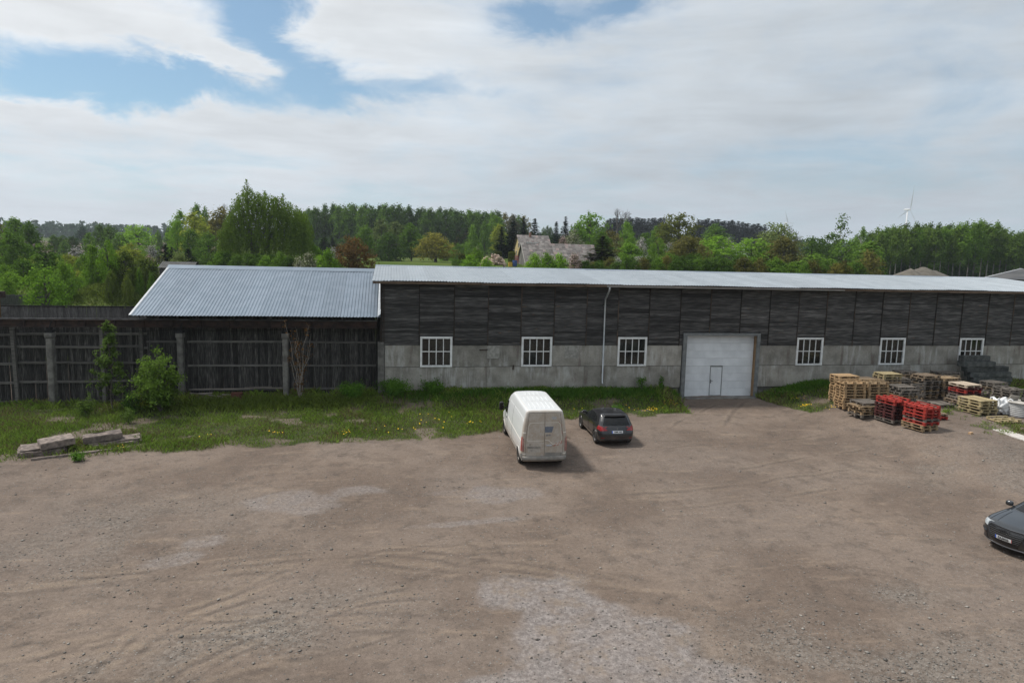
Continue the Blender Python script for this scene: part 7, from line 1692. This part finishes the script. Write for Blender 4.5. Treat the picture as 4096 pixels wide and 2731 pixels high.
    gm = mat('grey_roofing', (.05, .053, .056), (.10, .10, .10), .35, (1, .4, 1), .8, orand=.3)
    for k in range(8):
        ya, yb = 68+4*k, 71.95+4*k
        b = MB(); b.add([(98.2, ya, 6.15), (98.2, yb, 6.15), (105.4, yb, 7.78), (105.4, ya, 7.78)], [(0, 3, 2, 1)]); b.build('roof_strip', gm, rb_)
        b = MB(); b.add([(112.6, ya, 6.15), (112.6, yb, 6.15), (105.4, yb, 7.78), (105.4, ya, 7.78)], [(0, 1, 2, 3)]); b.build('roof_strip', gm, rb_)
    b = MB(); b.tube([(98.1, 100.05, 6.17), (105.4, 100.05, 7.86), (112.7, 100.05, 6.17)], .09, 4); b.build('verge_trim', M['white'], rb_)
    lp = thing('lamp_post', 'thin lamp post standing beside the gravel heap', 'lamp post', (86.3, 97.5, tz(86, 97))); MB().tube([(0, 0, 0), (0, 0, 5.4), (-.3, 0, 5.5)], [.06, .05, .04], 6).build('pole', M['steel'], lp); MB().box(-.5, -.2, -.08, .08, 5.46, 5.54).build('lamp_head', M['steel'], lp)
farm()

# ------------------------------------------------------------------ wind turbines
def turbine(x, y, hub, R, phase, face, label):
    zg = tz(x, y)-2; wm = mat('turbine_white', (.80, .80, .80), rough=.5) if 'turbine_white' not in bpy.data.materials else bpy.data.materials['turbine_white']
    t = thing('wind_turbine', label, 'wind turbine', (x, y, zg), face, 'wind turbines'); H = hub-zg
    MB().tube([(0, 0, 0), (0, 0, H*.5), (0, 0, H-2)], [2.3, 1.8, 1.25], 16).build('tower', wm, t, smooth=True)
    b = MB(); b.tube([(-9, 0, H), (-6, 0, H+.3), (3, 0, H+.2), (4.5, 0, H)], [1.2, 2.1, 2.1, 1.6], 10); b.build('nacelle', wm, t, smooth=True)
    b = MB(); b.tube([(4.5, 0, H), (5.8, 0, H), (7.2, 0, H)], [1.6, 1.5, .3], 10); hb = b.build('hub', wm, t, smooth=True)
    for k in range(3):
        a = phase+k*2*math.pi/3; d = Vector((0, math.sin(a), math.cos(a))); s = Vector((0, math.cos(a), -math.sin(a))); v = []; f = []
        for r, c, th in ((0, 1.1, 1.1), (.06, 1.3, 1.0), (.2, 2.8, .7), (.45, 2.0, .5), (.75, 1.2, .3), (1, .3, .1)):
            p = Vector((5.6+1.2*r, 0, H))+d*(r*R); tw = .5*(1-r)
            ch = s*math.cos(tw)+Vector((1, 0, 0))*math.sin(tw); nn = ch.cross(d).normalized()
            v += [p-ch*c*.35, p+nn*th*.5, p+ch*c, p-nn*th*.5]
        for i in range(5):
            for q in range(4): f.append((i*4+q, i*4+(q+1) % 4, (i+1)*4+(q+1) % 4, (i+1)*4+q))
        f += [(3, 2, 1, 0), (20, 21, 22, 23)]
        MB().add([tuple(p) for p in v], f).build('blade', wm, hb)
turbine(1238, 1500, 142.3, 61.5, rad(9), rad(-64), 'white wind turbine standing tall above the birch wood')
turbine(1408, 2300, 150, 52, rad(-32), rad(-60), 'far wind turbine showing one thin blade above the pale willow')

# ------------------------------------------------------------------ haze
def haze():
    b = MB(); b.box(-3100, 3100, -3100, 3100, -4.0, 225.0); m = bpy.data.materials.new('thin_haze'); m.use_nodes = True; nt = m.node_tree; nt.nodes.clear(); q = G(nt)
    v = q.n('ShaderNodeVolumePrincipled', {'Color': (.80, .88, 1.0, 1), 'Density': HAZE, 'Anisotropy': .3}); q.n('ShaderNodeOutputMaterial', {'Volume': v.outputs[0]})
    o = b.build('haze', m); tag(o, 'thin pale air haze over the whole scene', 'haze', kind='stuff')
HAZE = .00019
haze()
